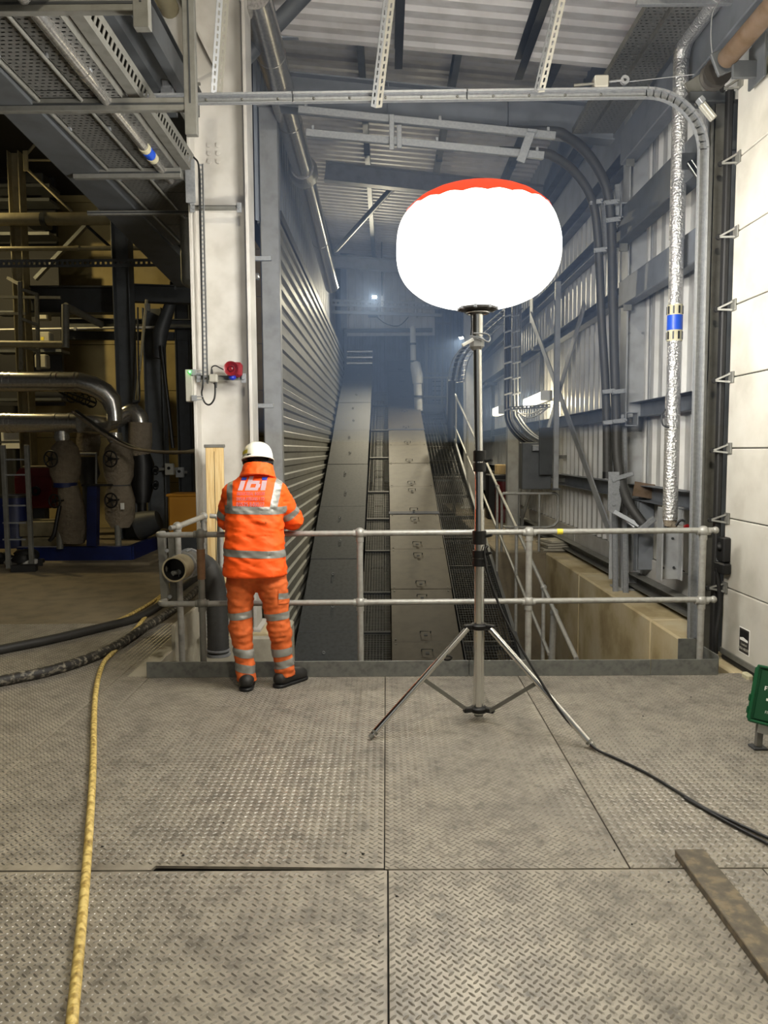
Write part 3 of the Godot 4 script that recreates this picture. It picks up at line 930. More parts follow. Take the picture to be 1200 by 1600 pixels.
func shed_side() -> void:
	var w := struct("wall_left")
	part("core", S().box(Vector3(-1.5, 2.2, -17.4), Vector3(0.2, 5.0, 14.8)), M.beam_grey, w)
	var prof := trap(5.7, 0.19, 0.03, 0.07, 0.022)
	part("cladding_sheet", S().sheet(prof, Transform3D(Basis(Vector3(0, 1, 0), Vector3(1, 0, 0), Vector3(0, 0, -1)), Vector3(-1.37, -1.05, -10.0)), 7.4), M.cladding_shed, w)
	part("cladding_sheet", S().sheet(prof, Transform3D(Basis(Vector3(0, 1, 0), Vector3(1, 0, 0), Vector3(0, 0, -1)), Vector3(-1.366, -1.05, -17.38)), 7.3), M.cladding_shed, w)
	part("top_flashing", S().box(Vector3(-1.42, 4.72, -17.4), Vector3(0.2, 0.12, 14.8), Basis(), 0.006), M.steel_dark, w)
	part("upper_sheet", S().sheet(trap(14.8, 0.3, 0.035, 0.08, 0.03), Transform3D(Basis(Vector3(0, 0, 1), Vector3(1, 0, 0), Vector3(0, -1, 0)), Vector3(-1.62, 8.0, -24.8)), 3.4), M.upper_wall, w)
	part("upper_core", S().box(Vector3(-1.75, 6.4, -17.4), Vector3(0.2, 3.4, 14.8)), M.dark_wall, w)
	var p := thing("corner_post", "smooth grey corner post at the near end of the ribbed shed wall", "post", Vector3(-1.46, 0, -10))
	part("post", S().box(Vector3(-1.455, 2.4, -9.95), Vector3(0.23, 7.2, 0.16), Basis(), 0.008), M.steel_light, p)
	part("cap", S().box(Vector3(-1.455, 6.02, -9.95), Vector3(0.26, 0.04, 0.2), Basis(), 0.004), M.steel_light, p)
	# the silver duct along the shed
	var d0 = Vector3(-1.2, 5.957, -7.428)
	var d1 = Vector3(-1.2, 5.83, -11.628)
	var d2 = Vector3(-1.2, 5.378, -17.377)
	var du := thing("duct", "long polished silver duct running away beside the shed wall", "duct", d1)
	part("pipe", S().tube([d0, d1], 0.155, 24), M.silver, du)
	part("pipe", S().tube([d1, d2], 0.155, 24), M.silver, du)
	var dd: Vector3 = (d1 - d0).normalized()
	part("collar", S().tube([d1 - dd * 0.16, d1 - dd * 0.08, d1 + dd * 0.1, d1 + dd * 0.14], [0.175, 0.215, 0.215, 0.17], 20), M.foil, du)
	for k in [0.25, 0.62]:
		var c = d0.lerp(d1, k)
		part("joint_band", S().tube([c - dd * 0.02, c + dd * 0.02], 0.16, 20), M.silver, du)
	part("joint_band", S().tube([d1.lerp(d2, 0.5) - dd * 0.03, d1.lerp(d2, 0.5) + dd * 0.03], 0.161, 20), M.silver, du)
	# white strut channels with clips that carry the hoses under the rafter
	var ch := [[Vector3(-0.912, 5.327, -8.4), Vector3(1.82, 5.038, -8.4), "upper pale strut channel with clips sloping across under the rafter"], [Vector3(-0.834, 5.09, -8.4), Vector3(1.7, 4.835, -8.4), "lower pale strut channel with clips sloping across under the rafter"]]
	for e in ch:
		var a: Vector3 = e[0]
		var b: Vector3 = e[1]
		var t := thing("hose_channel", e[2], "channel", a, "hose channels under the rafter")
		part("channel", S().bar(a, b, 0.045, 0.075, Vector3.UP, 0.004), M.galv, t)
		for k in [0.03, 0.55, 0.97]:
			var q := S()
			q.box(a.lerp(b, k) + Vector3(0, 0.055, 0), Vector3(0.03, 0.04, 0.06), Basis(), 0.004)
			part("clip", q, M.galv, t)
	var hb = Vector3(0.098, 5.05, -8.3)
	var hg := thing("hanger_bracket", "small twin-plate hanger bracket joining the two pale channels", "bracket", hb)
	part("plate", S().box(hb + Vector3(-0.02, 0, 0), Vector3(0.05, 0.36, 0.012), Basis(), 0.003), M.galv, hg)
	part("plate", S().box(hb + Vector3(0.06, -0.03, -0.04), Vector3(0.05, 0.24, 0.012), Basis(), 0.003), M.galv, hg)
	var hb2 = Vector3(1.49, 4.897, -8.3)
	var h2 := thing("hanger_bracket", "leaning hanger bracket near the pale channels' right ends", "bracket", hb2)
	part("plate", S().box(hb2, Vector3(0.09, 0.34, 0.012), Basis(Vector3.BACK, -0.35), 0.003), M.galv, h2)
	part("foot", S().box(hb2 + Vector3(0.06, 0.15, 0), Vector3(0.1, 0.03, 0.06), Basis(Vector3.BACK, -0.1), 0.003), M.galv, h2)


func slope_at(y0: float, k: float, d: float) -> float: return y0 + k * (d - 10.2)


func conveyors() -> void:
	var defs := [
		["conveyor", "left dark grey covered conveyor rising beside the shed wall", -1.28, -0.4, -1.07, 0.386, [7.8, 8.75, 10.7, 12.68, 14.6, 16.6, 18.65, 20.7, 22.7, 24.3], "conveyor_grey"],
		["conveyor", "right brown-grey covered conveyor with lift handles beside the walkway", 0.06, 1.03, -1.07, 0.315, [7.8, 9.0, 10.49, 11.99, 13.43, 15.0, 16.5, 18.0, 19.4, 20.7, 22.3, 24.0, 26.1, 28.0, 30.0], "conveyor_brown"]]
	for e in defs:
		var x0: float = e[2]
		var x1: float = e[3]
		var xm := (x0 + x1) / 2.0
		var ds: Array = e[6]
		var t := thing(e[0], e[1], "conveyor", Vector3(xm, -2.3, -8.0))
		for i in ds.size() - 1:
			var a := Vector3(xm, slope_at(e[4], e[5], ds[i]), -ds[i])
			var b := Vector3(xm, slope_at(e[4], e[5], ds[i + 1]) , -ds[i + 1])
			var up := Shape.frame(a, b).y
			var lift := up * (0.004 if i % 2 else 0.0)
			var zdir := (b - a).normalized()
			part("cover_panel", S().bar(a + lift + zdir * 0.006, b + lift - zdir * 0.006, x1 - x0 - 0.004 * (i % 3), 0.03, up, 0.004), M[e[7]], t)
			part("side_frame", S().bar(a - up * 0.2, b - up * 0.2, x1 - x0 - 0.08, 0.34, up), M.steel_dark, t)
			if x0 > 0.0:
				for g in ([0.14, 0.84] if i < 6 else [0.14]):
					var c := a.lerp(b, g) + up * 0.02
					var hnd := S()
					hnd.tube([c + Vector3(-0.075, 0, 0), c + Vector3(-0.075, 0, 0) + up * 0.035, c + Vector3(0.075, 0, 0) + up * 0.035, c + Vector3(0.075, 0, 0)], 0.007, 6)
					hnd.box(c + Vector3(0, 0, 0.09) , Vector3(0.05, 0.012, 0.05), Shape.frame(a, b))
					part("lift_handle", hnd, M.steel_dark, t)
				bolts_panel(t, a, b, up, x1 - x0)
			else:
				for g in [0.3, 0.75]:
					var eye := S()
					var c := a.lerp(b, g) + up * 0.018 + Vector3(0.06 - 0.12 * g, 0, 0)
					eye.tube(arc(c + up * 0.02, Vector3.RIGHT, up, 0.02, 0, 360, 10), 0.006, 5, false)
					part("lifting_eye", eye, M.galv, t)
		if x0 > 0.0:
			for d in [15.05, 20.75]:
				var c := Vector3(xm, slope_at(e[4], e[5], d), -d)
				part("strap", S().box(c, Vector3(x1 - x0 + 0.03, 0.05, 0.13), Basis(Vector3.RIGHT, atan(e[5])), 0.004), M.blue_strap, t)
		else:
			# the drums at the head of the left conveyor
			for k in 3:
				var c := Vector3(xm, slope_at(e[4], e[5], 24.4) + 0.05 + k * 0.2, -24.45 - k * 0.12)
				part("roller", S().cyl(c + Vector3(-0.4, 0, 0), c + Vector3(0.42, 0, 0), 0.07, 14), M.silver, t)
		for d in [9.5, 13.5, 17.5, 21.5]:
			for x in [x0 + 0.06, x1 - 0.06]:
				var y := slope_at(e[4], e[5], d) - 0.3
				part("leg", S().box(Vector3(x, (y - 2.3) / 2.0, -d), Vector3(0.08, y + 2.3, 0.08)), M.steel_dark, t)
	# mesh guards between the conveyors: frames and wires
	var g := thing("mesh_guard", "dark wire mesh guard filling the gap between the two conveyors", "guard", Vector3(-0.17, -2.3, -8.0))
	var fr := [-1.32, 0.352]
	var ds := [8.0, 9.9, 11.1, 12.2, 13.6, 14.9, 16.2, 18.2, 20.2, 22.4, 24.0]
	for i in ds.size() - 1:
		var a := Vector3(-0.17, slope_at(fr[0], fr[1], ds[i]), -ds[i])
		var b := Vector3(-0.17, slope_at(fr[0], fr[1], ds[i + 1]), -ds[i + 1])
		var up := Shape.frame(a, b).y
		part("cross_bar", S().bar(a + Vector3(-0.22, 0.02, 0), a + Vector3(0.22, 0.02, 0), 0.05, 0.05, up), M.steel_dark, g)
		var s := S()
		var pitch := 0.045 if i < 6 else 0.09
		for k in int(0.44 / pitch):
			var o := Vector3(-0.21 + k * pitch, 0.01, 0)
			s.bar(a + o, b + o, 0.007, 0.007, up)
		for k in int(a.distance_to(b) / pitch):
			var c := a.lerp(b, (k + 0.5) * pitch / a.distance_to(b))
			s.bar(c + Vector3(-0.22, 0.014, 0), c + Vector3(0.22, 0.014, 0), 0.007, 0.007, up)
		stuff(part("wire_mesh", s, M.galv_dull, g))
		part("shaft_cover", S().bar(a + Vector3(0, -0.34, 0), b + Vector3(0, -0.34, 0), 0.24, 0.14, up, 0.03), M.rubber, g)
	# the grating walkway
	var w := thing("walkway", "dark open-grating walkway with steel side stringer climbing right of the conveyors", "walkway", Vector3(1.42, -2.3, -8.0))
	var wy := [-1.13, 0.297]
	var wd := [7.8, 9.4, 10.6, 11.8, 13.0, 14.2, 15.4, 16.6, 17.8, 19.0, 20.2, 21.4, 22.6, 23.7]
	for i in wd.size() - 1:
		var a := Vector3(1.43, slope_at(wy[0], wy[1], wd[i]), -wd[i])
		var b := Vector3(1.43, slope_at(wy[0], wy[1], wd[i + 1]), -wd[i + 1])
		var up := Shape.frame(a, b).y
		var s := S()
		var n := 19 if i < 8 else 10
		for k in n:
			var o := Vector3(-0.36 + 0.72 * k / (n - 1), 0, 0)
			s.bar(a + o, b + o, 0.005, 0.03, up)
		var m := int(a.distance_to(b) / (0.07 if i < 8 else 0.12))
		for k in m:
			var c := a.lerp(b, (k + 0.5) / m) + up * 0.008
			s.bar(c + Vector3(-0.37, 0, 0), c + Vector3(0.37, 0, 0), 0.006, 0.01, up)
		stuff(part("grating", s, M.grating, w))
		var nose := S()
		nose.slotted(a + Vector3(-0.37, 0.02, 0), a + Vector3(0.37, 0.02, 0), Vector3(0, 0, 1), 0.06, 0.006, 0.03, 0.018, 0.03)
		part("tread_nosing", nose, M.grating, w)
		part("support_bar", S().bar(a + Vector3(-0.38, -0.07, 0), a + Vector3(0.38, -0.07, 0), 0.05, 0.06, up), M.steel_dark, w)
	for x in [1.055, 1.82]:
		var a := Vector3(x, slope_at(wy[0], wy[1], 7.8), -7.8)
		var b := Vector3(x, slope_at(wy[0], wy[1], 23.8), -23.8)
		part("stringer", S().bar(a, b, 0.014 if x < 1.5 else 0.05, 0.2), M.steel_grey if x > 1.5 else M.steel_dark, w)
	for d in [10.0, 15.0, 20.0]:
		var y := slope_at(wy[0], wy[1], d) - 0.1
		for x in [1.1, 1.78]: part("leg", S().box(Vector3(x, (y - 2.3) / 2.0, -d), Vector3(0.08, y + 2.3, 0.08)), M.steel_dark, w)
	part("platform_deck", S().box(Vector3(1.55, slope_at(wy[0], wy[1], 23.8), -24.9), Vector3(1.3, 0.06, 2.1), Basis(), 0.005), M.steel_dark, w)
	part("top_plate", S().box(Vector3(1.43, slope_at(wy[0], wy[1], 23.7) + 0.1, -23.8), Vector3(0.82, 0.3, 0.06), Basis(), 0.005), M.steel_grey, w)
	# its handrail, one straight run from the top platform into the pit
	var r0 = Vector3(1.84, 3.861, -22.996)
	var r1 = Vector3(1.84, -0.319, -7.269)
	var m0 = Vector3(1.84, 2.9, -22.751)
	var m1 = Vector3(1.84, -0.606, -8.508)
	var h := thing("stair_rail", "galvanised tube handrail with posts along the walkway's right side", "handrail", r1)
	part("top_rail", S().cyl(r0, r1, 0.024, 10), M.rail, h)
	part("mid_rail", S().cyl(m0, m1, 0.022, 10), M.rail, h)
	for k in [0.0, 0.18, 0.36, 0.52, 0.66, 0.78, 0.9]:
		var p: Vector3 = r0.lerp(r1, k)
		var low := slope_at(wy[0], wy[1], -p.z) if k < 0.7 else maxf(slope_at(wy[0], wy[1], -p.z), -1.9)
		part("post", S().cyl(p, Vector3(p.x, low, p.z), 0.024, 10), M.rail, h)
		part("ball_joint", S().ball(p, 0.04, 10), M.rail, h)
	var q0 = Vector3(1.88, -0.114, -8.452)
	var q1 = Vector3(1.88, -0.708, -8.553)
	part("post", S().cyl(q0, q1, 0.04, 12), M.rail, h)
	part("ball_joint", S().ball(q0, 0.05, 10), M.rail, h)


func bolts_panel(t: Node3D, a: Vector3, b: Vector3, up: Vector3, w: float) -> void:
	var s := S()
	for g in [0.04, 0.96]:
		for x in [-0.44, 0.44]:
			var c := a.lerp(b, g) + Vector3(x * w, 0, 0) + up * 0.016
			s.tube([c, c + up * 0.008], 0.014, 6)
	stuff(part("panel_bolts", s, M.galv_dull, t))


func floodlight(at: Vector3, toward: Vector3, e: float, label: String, group: String, size := 0.1) -> void:
	var t := thing("floodlight", label, "floodlight", at, group)
	var f := Shape.frame(at, at + toward)
	part("body", S().box(at - f.z * 0.05, Vector3(size * 1.5, size, 0.08), f, 0.012), M.black, t)
	part("lens_light", S().box(at + f.z * 0.0, Vector3(size * 1.3, size * 0.8, 0.012), f, 0.003), M.glow_flood, t)
	var l := SpotLight3D.new()
	l.name = "floodlight_beam"
	l.light_color = Color(1, 0.95, 0.82)
	l.light_energy = e
	l.spot_angle = 70
	l.spot_range = 40
	l.spot_attenuation = 2.0
	l.light_size = 0.06
	l.shadow_enabled = true
	add_child(l, true)
	l.look_at_from_position(at + f.z * 0.03, at + toward)


func far_end() -> void:
	var s := struct("wall_bulkhead")
	part("cladding_sheet", S().sheet(trap(2.7, 0.23, 0.035, 0.16, 0.012), Transform3D(Basis(Vector3(1, 0, 0), Vector3(0, 0, 1), Vector3(0, -1, 0)), Vector3(-1.208, 7.789, -24.3)), 2.5), M.cladding, s)
	part("backing", S().box(Vector3(0.05, 6.85, -24.5), Vector3(2.9, 2.6, 0.3)), M.upper_wall, s)
	var lower := S()
	lower.box(Vector3(-1.247, 5.438, -24.2) + Vector3(1.35, 0, 0), Vector3(2.72, 0.1, 0.3), Basis(), 0.006)
	part("bottom_flashing", lower, M.steel_grey, s)
	var w := struct("wall_far_back")
	part("panel", S().sheet(trap(5.4, 0.3, 0.04, 0.1, 0.03), Transform3D(Basis(Vector3(1, 0, 0), Vector3(0, 0, 1), Vector3(0, -1, 0)), Vector3(-1.7, 8.4, -31.6)), 8.0), M.upper_wall, w)
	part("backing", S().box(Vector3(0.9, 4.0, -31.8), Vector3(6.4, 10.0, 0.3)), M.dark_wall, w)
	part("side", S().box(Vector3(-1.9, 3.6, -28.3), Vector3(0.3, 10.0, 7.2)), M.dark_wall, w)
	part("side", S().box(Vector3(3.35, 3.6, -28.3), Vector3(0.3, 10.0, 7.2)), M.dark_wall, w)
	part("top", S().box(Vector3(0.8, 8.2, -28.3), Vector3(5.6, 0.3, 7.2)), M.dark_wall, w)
	# cable tray bridge with the lit floodlight
	var a = Vector3(-1.956, 6.061, -22.8)
	var b = Vector3(1.654, 5.927, -22.8)
	var t := thing("cable_bridge", "grey horizontal cable tray bridge carrying the small bright floodlight", "cable tray", a)
	part("wall_arm", S().bar(a + Vector3(-0.5, -0.28, 0.05), a + Vector3(0.1, -0.28, 0.05), 0.05, 0.09), M.galv, t)
	part("tray", S().slotted(a, b, Vector3.UP, 0.2, 0.01, 0.12, 0.07, 0.06), M.galv, t)
	part("lower_rail", S().bar(a + Vector3(0, -0.28, 0.05), b + Vector3(0, -0.28, 0.05), 0.05, 0.09), M.galv, t)
	for k in [0.03, 0.25, 0.5, 0.8]: part("drop_bar", S().bar(a.lerp(b, k), a.lerp(b, k) + Vector3(0, -0.36, 0), 0.04, 0.04, Vector3.BACK), M.galv, t)
	floodlight(Vector3(-0.315, 6.139, -22.5), Vector3(-0.1, -0.35, 1), 26.0, "small bright floodlight shining above the left conveyor", "")
	floodlight(Vector3(2.16, 4.882, -22), Vector3(-0.35, -0.8, 0.5), 16.0, "small lit floodlight beside the lamp mast over the walkway", "", 0.1)
	var eb = Vector3(-0.381, 5.927, -24.1)
	var box := thing("equipment_box", "small dark box on the ribbed bulkhead below the floodlight", "box", eb)
	part("body", S().box(eb, Vector3(0.3, 0.18, 0.12), Basis(), 0.01), M.label_dark, box)
	part("lead", S().tube(smooth([eb + Vector3(0.12, -0.09, 0.05), eb + Vector3(0.4, -0.3, 0.05), eb + Vector3(0.8, -0.36, 0.05), eb + Vector3(1.1, -0.1, 0.05)], 5), 0.014, 6), M.black, box)
	var tb = Vector3(-0.093, 6.047, -22.6)
	var tl := thing("test_tag", "small white tag plate with slots beside the floodlight", "tag", tb)
	part("plate", S().slotted(tb + Vector3(0, -0.16, 0), tb + Vector3(0, 0.16, 0), Vector3.RIGHT, 0.07, 0.01, 0.09, 0.05, 0.03), M.white_plastic, tl)
	part("rod", S().cyl(tb + Vector3(0, 0.14, 0), tb + Vector3(0, 2.2, 0), 0.02, 6), M.steel_grey, tl)
	# the pale vent pipe with a bulge
	var v := thing("vent_pipe", "pale vertical pipe with a wider bulge at the walkway's top", "pipe", Vector3(0.936, 2.913, -22.9))
	var p0 = Vector3(0.809, 5.356, -22.9)
	var p1 = Vector3(0.825, 4.215, -22.9)
	var p2 = Vector3(0.938, 3.933, -22.9)
	var p3 = Vector3(0.974, 2.875, -22.9)
	part("upper_pipe", S().cyl(p0, p1, 0.085, 14), M.cladding, v)
	part("bulge", S().tube([p1 + Vector3(-0.02, 0.1, 0), p1 + Vector3(0.05, 0.02, 0), p2, p2 + Vector3(0.01, -0.25, 0)], [0.09, 0.16, 0.17, 0.15], 14), M.cladding, v)
	part("lower_pipe", S().cyl(p2, p3, 0.125, 14), M.cladding, v)
	for q in [p0.lerp(p1, 0.45), p0.lerp(p1, 0.9), p2 + Vector3(0, -0.02, 0), p2.lerp(p3, 0.6)]: part("strap", S().cyl(q + Vector3(0, -0.03, 0), q + Vector3(0, 0.03, 0), 0.1 if q.y > p1.y else 0.165, 14), M.steel_dark, v)
	# guard rails and cage on the platform
	var gr := thing("platform_rail", "tube guard rail at the head of the walkway beside the pale pipe", "guard rail", Vector3(1.784, 2.997, -24.6))
	var x0 = Vector3(1.192, 4.015, -24.6)
	var x1 = Vector3(2.152, 4.009, -24.6)
	part("top_rail", S().cyl(x0, x1, 0.03, 8), M.rail, gr)
	part("mid_rail", S().cyl(x0 + Vector3(0, -0.6, 0), x1 + Vector3(0, -0.6, 0), 0.03, 8), M.rail, gr)
	for k in [0.0, 0.62, 0.84, 1.0]: part("post", S().cyl(x0.lerp(x1, k) + Vector3(0, 0.04, 0), x0.lerp(x1, k) + Vector3(0, -1.15, 0), 0.028, 8), M.rail, gr)
	var cg := thing("ladder_cage", "tall caged ladder in the dim corner above the walkway", "ladder", Vector3(1.922, 4.84, -26.5))
	for px in [Vector3(1.395, 4.844, -26.5), Vector3(1.703, 4.842, -26.5), Vector3(1.966, 4.84, -26.5), Vector3(2.23, 4.838, -26.5)]:
		part("stile", S().box(px, Vector3(0.05, 3.4, 0.05)), M.galv, cg)
	for k in 4:
		part("hoop", S().bar(Vector3(1.353, 6.033, -26.5) + Vector3(0, -k * 0.85, 0), Vector3(2.272, 6.027, -26.5) + Vector3(0, -k * 0.85, 0), 0.04, 0.05), M.galv, cg)
	for k in 9:
		part("rung", S().bar(Vector3(1.62, 4.068, -26.6) + Vector3(0, -k * 0.16, 0), Vector3(2.018, 4.066, -26.6) + Vector3(0, -k * 0.16, 0), 0.03, 0.03), M.steel_dark, cg)
	# wire basket that brings cables from the wall over to the walkway's head
	var b0 = Vector3(1.862, 3.492, -20.5)
	var b1 = Vector3(1.981, 4.104, -20)
	var b2 = Vector3(2.352, 4.466, -18.5)
	var b3 = Vector3(2.71, 4.692, -16.6)
	var wb := thing("wire_basket", "open wire cable basket curving up behind the top of the lamp mast", "cable tray", b0)
	var run := smooth([b0, b1, b2, b3], 6)
	for o in [Vector3(-0.22, 0, 0), Vector3(0, -0.03, 0), Vector3(0.22, 0, 0)]:
		part("side_wire", S().tube(run.map(func(p): return p + o + Vector3(0, 0.12 * o.x, 0)), 0.014, 6), M.galv, wb)
	for i in range(0, run.size(), 1): part("cross_wire", S().cyl(run[i] + Vector3(-0.24, -0.03, 0), run[i] + Vector3(0.24, 0.03, 0), 0.01, 5), M.galv, wb)
	part("cables", S().tube(run.map(func(p): return p + Vector3(-0.08, 0.05, 0)), 0.05, 7).tube(run.map(func(p): return p + Vector3(0.07, 0.05, 0)), 0.04, 7), M.black, wb)
	part("drop", S().tube([b0 + Vector3(-0.1, 0.05, 0), b0 + Vector3(-0.12, -0.9, 0), b0 + Vector3(-0.1, -1.8, 0)], 0.1, 8), M.black, wb)


func ribbed_tube(s: Shape, pts: Array, r: float, rib: float, pitch: float, sides := 10) -> Shape:
	var c := Curve3D.new()
	for p in pts: c.add_point(p)
	c.bake_interval = 0.02
	var n := int(c.get_baked_length() / pitch) * 2
	var line := []
	var rr := []
	for i in n + 1:
		line.append(c.sample_baked(c.get_baked_length() * i / n))
		rr.append(r + (rib if i % 2 else 0.0))
	return s.tube(line, rr, sides)


func clamp_at(t: Node3D, p: Vector3, w := 0.16) -> void:
	var s := S()
	s.box(p + Vector3(0, 0, 0.05), Vector3(w, 0.05, 0.02), Basis(Vector3.BACK, 0.12), 0.004)
	s.tube([p + Vector3(w * 0.42, 0.012, 0.05), p + Vector3(w * 0.42, 0.012, 0.085)], 0.014, 6)
	s.tube([p + Vector3(-w * 0.42, -0.012, 0.05), p + Vector3(-w * 0.42, -0.012, 0.085)], 0.014, 6)
	part("clamp", s, M.galv, t)


func h_column(called: String, label: String, a: Vector3, w: float, d: float, h: float, m: Material) -> Node3D:
	var t := thing(called, label, "column", a)
	for s in [-1, 1]: part("flange", S().box(a + Vector3(s * (w - 0.02) / 2.0, h / 2.0, 0), Vector3(0.02, h, d), Basis(), 0.003), m, t)
	part("web", S().box(a + Vector3(0, h / 2.0, -0.01), Vector3(w - 0.03, h, 0.014)), m, t)
	part("base_plate", S().box(a + Vector3(0, 0.01, 0), Vector3(w + 0.12, 0.025, d + 0.1), Basis(), 0.003), m, t)
	return t


func right_side() -> void:
	var ca = Vector3(3.009, 0.153, -9.3)
	ca.y = 0.0
	var col := h_column("column", "tall grey steel column of the right wall with the black hoses beside it", ca, 0.3, 0.24, 6.4, M.steel_light)
	for y in [0.9, 3.1, 4.3, 5.5]:
		var s := S()
		bolts(s, [ca + Vector3(-0.08, y, 0.0), ca + Vector3(0.08, y, 0.0)], Vector3.BACK, 0.016)
		part("bolt_pair", s, M.galv, col)
	part("gusset", S().box(ca + Vector3(-0.2, 0.62, 0.02), Vector3(0.16, 1.0, 0.014), Basis(), 0.003), M.steel_light, col)
	var c2 = Vector3(2.792, 0.007, -16.8)
	c2.y = 0.0
	h_column("column", "farther grey steel column on the landing behind the stair handrail", c2, 0.28, 0.24, 6.6, M.steel_light)
	var c3 = Vector3(2.474, -0.121, -22.4)
	c3.y = 0.0
	h_column("column", "farthest pale column just behind the lamp mast", c3, 0.42, 0.24, 6.2, M.cladding)
	# wide beams from the column toward the door jamb
	var b1 := thing("wall_beam", "upper wide grey beam running from the column to the door jamb", "beam", Vector3(2.78, 4.25, -7.8), "wall beams beside the door")
	part("beam", S().box(Vector3(2.78, 4.28, -7.8), Vector3(0.16, 0.36, 3.0), Basis(), 0.01), M.steel_grey, b1)
	part("cleat", S().box(Vector3(2.78, 4.06, -9.1), Vector3(0.1, 0.1, 0.02), Basis(), 0.004), M.galv_dull, b1)
	var b2 := thing("wall_beam", "lower wide grey beam between the column and the silver pipe", "beam", Vector3(2.84, 3.6, -7.8), "wall beams beside the door")
	part("beam", S().box(Vector3(2.86, 3.55, -7.9), Vector3(0.14, 0.3, 2.8), Basis(), 0.01), M.beam_grey, b2)
	part("cleat", S().box(Vector3(2.84, 3.38, -9.1), Vector3(0.1, 0.1, 0.02), Basis(), 0.004), M.galv_dull, b2)
	var b3 := thing("wall_beam", "topmost wide grey beam under the perforated trays at right", "beam", Vector3(2.8, 5.2, -7.8), "wall beams beside the door")
	part("beam", S().box(Vector3(2.86, 5.25, -7.4), Vector3(0.16, 0.4, 3.8), Basis(), 0.01), M.beam_grey, b3)
	part("cleat", S().box(Vector3(2.84, 5.02, -9.1), Vector3(0.1, 0.1, 0.02), Basis(), 0.004), M.galv_dull, b3)
	# cross bracing
	var x1 = Vector3(2.88, 4.372, -15.383)
	var x2 = Vector3(2.88, 0.685, -9.837)
	var br := thing("cross_brace", "flat diagonal brace on the right wall falling toward the viewer", "brace", x2, "crossed wall braces")
	part("flat_bar", S().bar(x1, x2, 0.02, 0.14), M.steel_light, br)
	part("end_plate", S().box(x1 + Vector3(0.02, 0.1, 0), Vector3(0.015, 0.5, 0.3), Basis(), 0.004), M.steel_light, br)
	var y1 = Vector3(2.93, 3.846, -11.397)
	var y2 = Vector3(2.93, 0.228, -16.389)
	var br2 := thing("cross_brace", "flat diagonal brace on the right wall rising toward the viewer", "brace", y2, "crossed wall braces")
	part("flat_bar", S().bar(y1, y2, 0.02, 0.15), M.steel_light, br2)
	part("end_plate", S().box(y2, Vector3(0.015, 0.4, 0.3), Basis(), 0.004), M.steel_light, br2)
	var v0 = Vector3(2.754, 1.069, -12.4)
	var v1 = Vector3(2.775, 4.376, -12.4)
	var ps := thing("wall_post", "slim blue-grey upright where the two flat braces cross", "post", v0)
	part("post", S().bar(v0, Vector3(v0.x, v1.y, v0.z), 0.085, 0.08, Vector3.BACK, 0.006), M.steel_light, ps)
	part("foot_cap", S().box(v0, Vector3(0.14, 0.03, 0.12), Basis(), 0.004), M.steel_grey, ps)
	var w0 = Vector3(2.98, 2.082, -14.753)
	var w1 = Vector3(2.98, 3.628, -14.774)
	var pt := thing("wall_post", "thin dark T-topped upright beside the long tube light", "post", w0)
	part("post", S().bar(w0, Vector3(w0.x, w1.y, w0.z), 0.07, 0.07, Vector3.BACK, 0.004), M.steel_dark, pt)
	part("head", S().box(Vector3(w0.x - 0.05, w1.y, w0.z), Vector3(0.25, 0.06, 0.2), Basis(), 0.004), M.steel_dark, pt)
	var u0 = Vector3(2.98, 1.933, -21.37)
	var u1 = Vector3(2.98, 3.531, -21.433)
	var pu := thing("wall_post", "thin dark T-topped upright left of the ribbed conduits", "post", u0)
	part("post", S().bar(u0, Vector3(u0.x, u1.y, u0.z), 0.09, 0.09, Vector3.BACK, 0.004), M.steel_dark, pu)
	part("head", S().box(Vector3(u0.x - 0.05, u1.y, u0.z), Vector3(0.3, 0.08, 0.3), Basis(), 0.004), M.steel_dark, pu)
	# the two black hoses down the column
	var h1 := [Vector3(1.297, 5.115, -8.45), Vector3(1.817, 5.098, -8.45), Vector3(1.959, 5.07, -8.5), Vector3(2.143, 5.001, -8.6), Vector3(2.326, 4.854, -8.7), Vector3(2.471, 4.667, -8.8), Vector3(2.54, 4.446, -8.85), Vector3(2.584, 4.05, -8.9), Vector3(2.611, 3.335, -8.9), Vector3(2.648, 2.536, -8.9), Vector3(2.673, 2.022, -8.9), Vector3(2.672, 1.652, -8.85), Vector3(2.691, 1.359, -8.75), Vector3(2.737, 1.112, -8.6), Vector3(2.838, 0.924, -8.5), Vector3(2.879, 0.871, -8.45)]
	var t1 := thing("hose", "outer black ribbed hose bending down the wall to a clamp over the front rail", "hose", h1[15], "black hoses on the right column")
	part("hose", ribbed_tube(S(), smooth(h1, 5), 0.05, 0.006, 0.022), M.hose_grey, t1)
	for p in [h1[6] + Vector3(0, 0.03, 0), Vector3(2.565, 4.284, -8.85), Vector3(2.666, 2.371, -8.85), Vector3(2.679, 2.035, -8.85)]: clamp_at(t1, p)
	part("end_clamp", S().box(h1[15] + Vector3(0.0, 0.0, 0.03), Vector3(0.24, 0.06, 0.05), Basis(Vector3.BACK, 0.7), 0.006), M.galv, t1)
	part("upper_clamp", S().box(h1[12] + Vector3(0, 0.04, 0.06), Vector3(0.26, 0.05, 0.04), Basis(Vector3.BACK, 0.3), 0.006), M.galv, t1)
	var h2 := [Vector3(1.23, 4.904, -8.45), Vector3(1.696, 4.881, -8.45), Vector3(1.858, 4.845, -8.5), Vector3(2.056, 4.759, -8.6), Vector3(2.239, 4.594, -8.7), Vector3(2.354, 4.404, -8.8), Vector3(2.409, 4.109, -8.85), Vector3(2.45, 3.766, -8.9), Vector3(2.496, 3.2, -8.95), Vector3(2.543, 2.615, -8.95), Vector3(2.576, 2.024, -8.95), Vector3(2.594, 1.39, -8.95)]
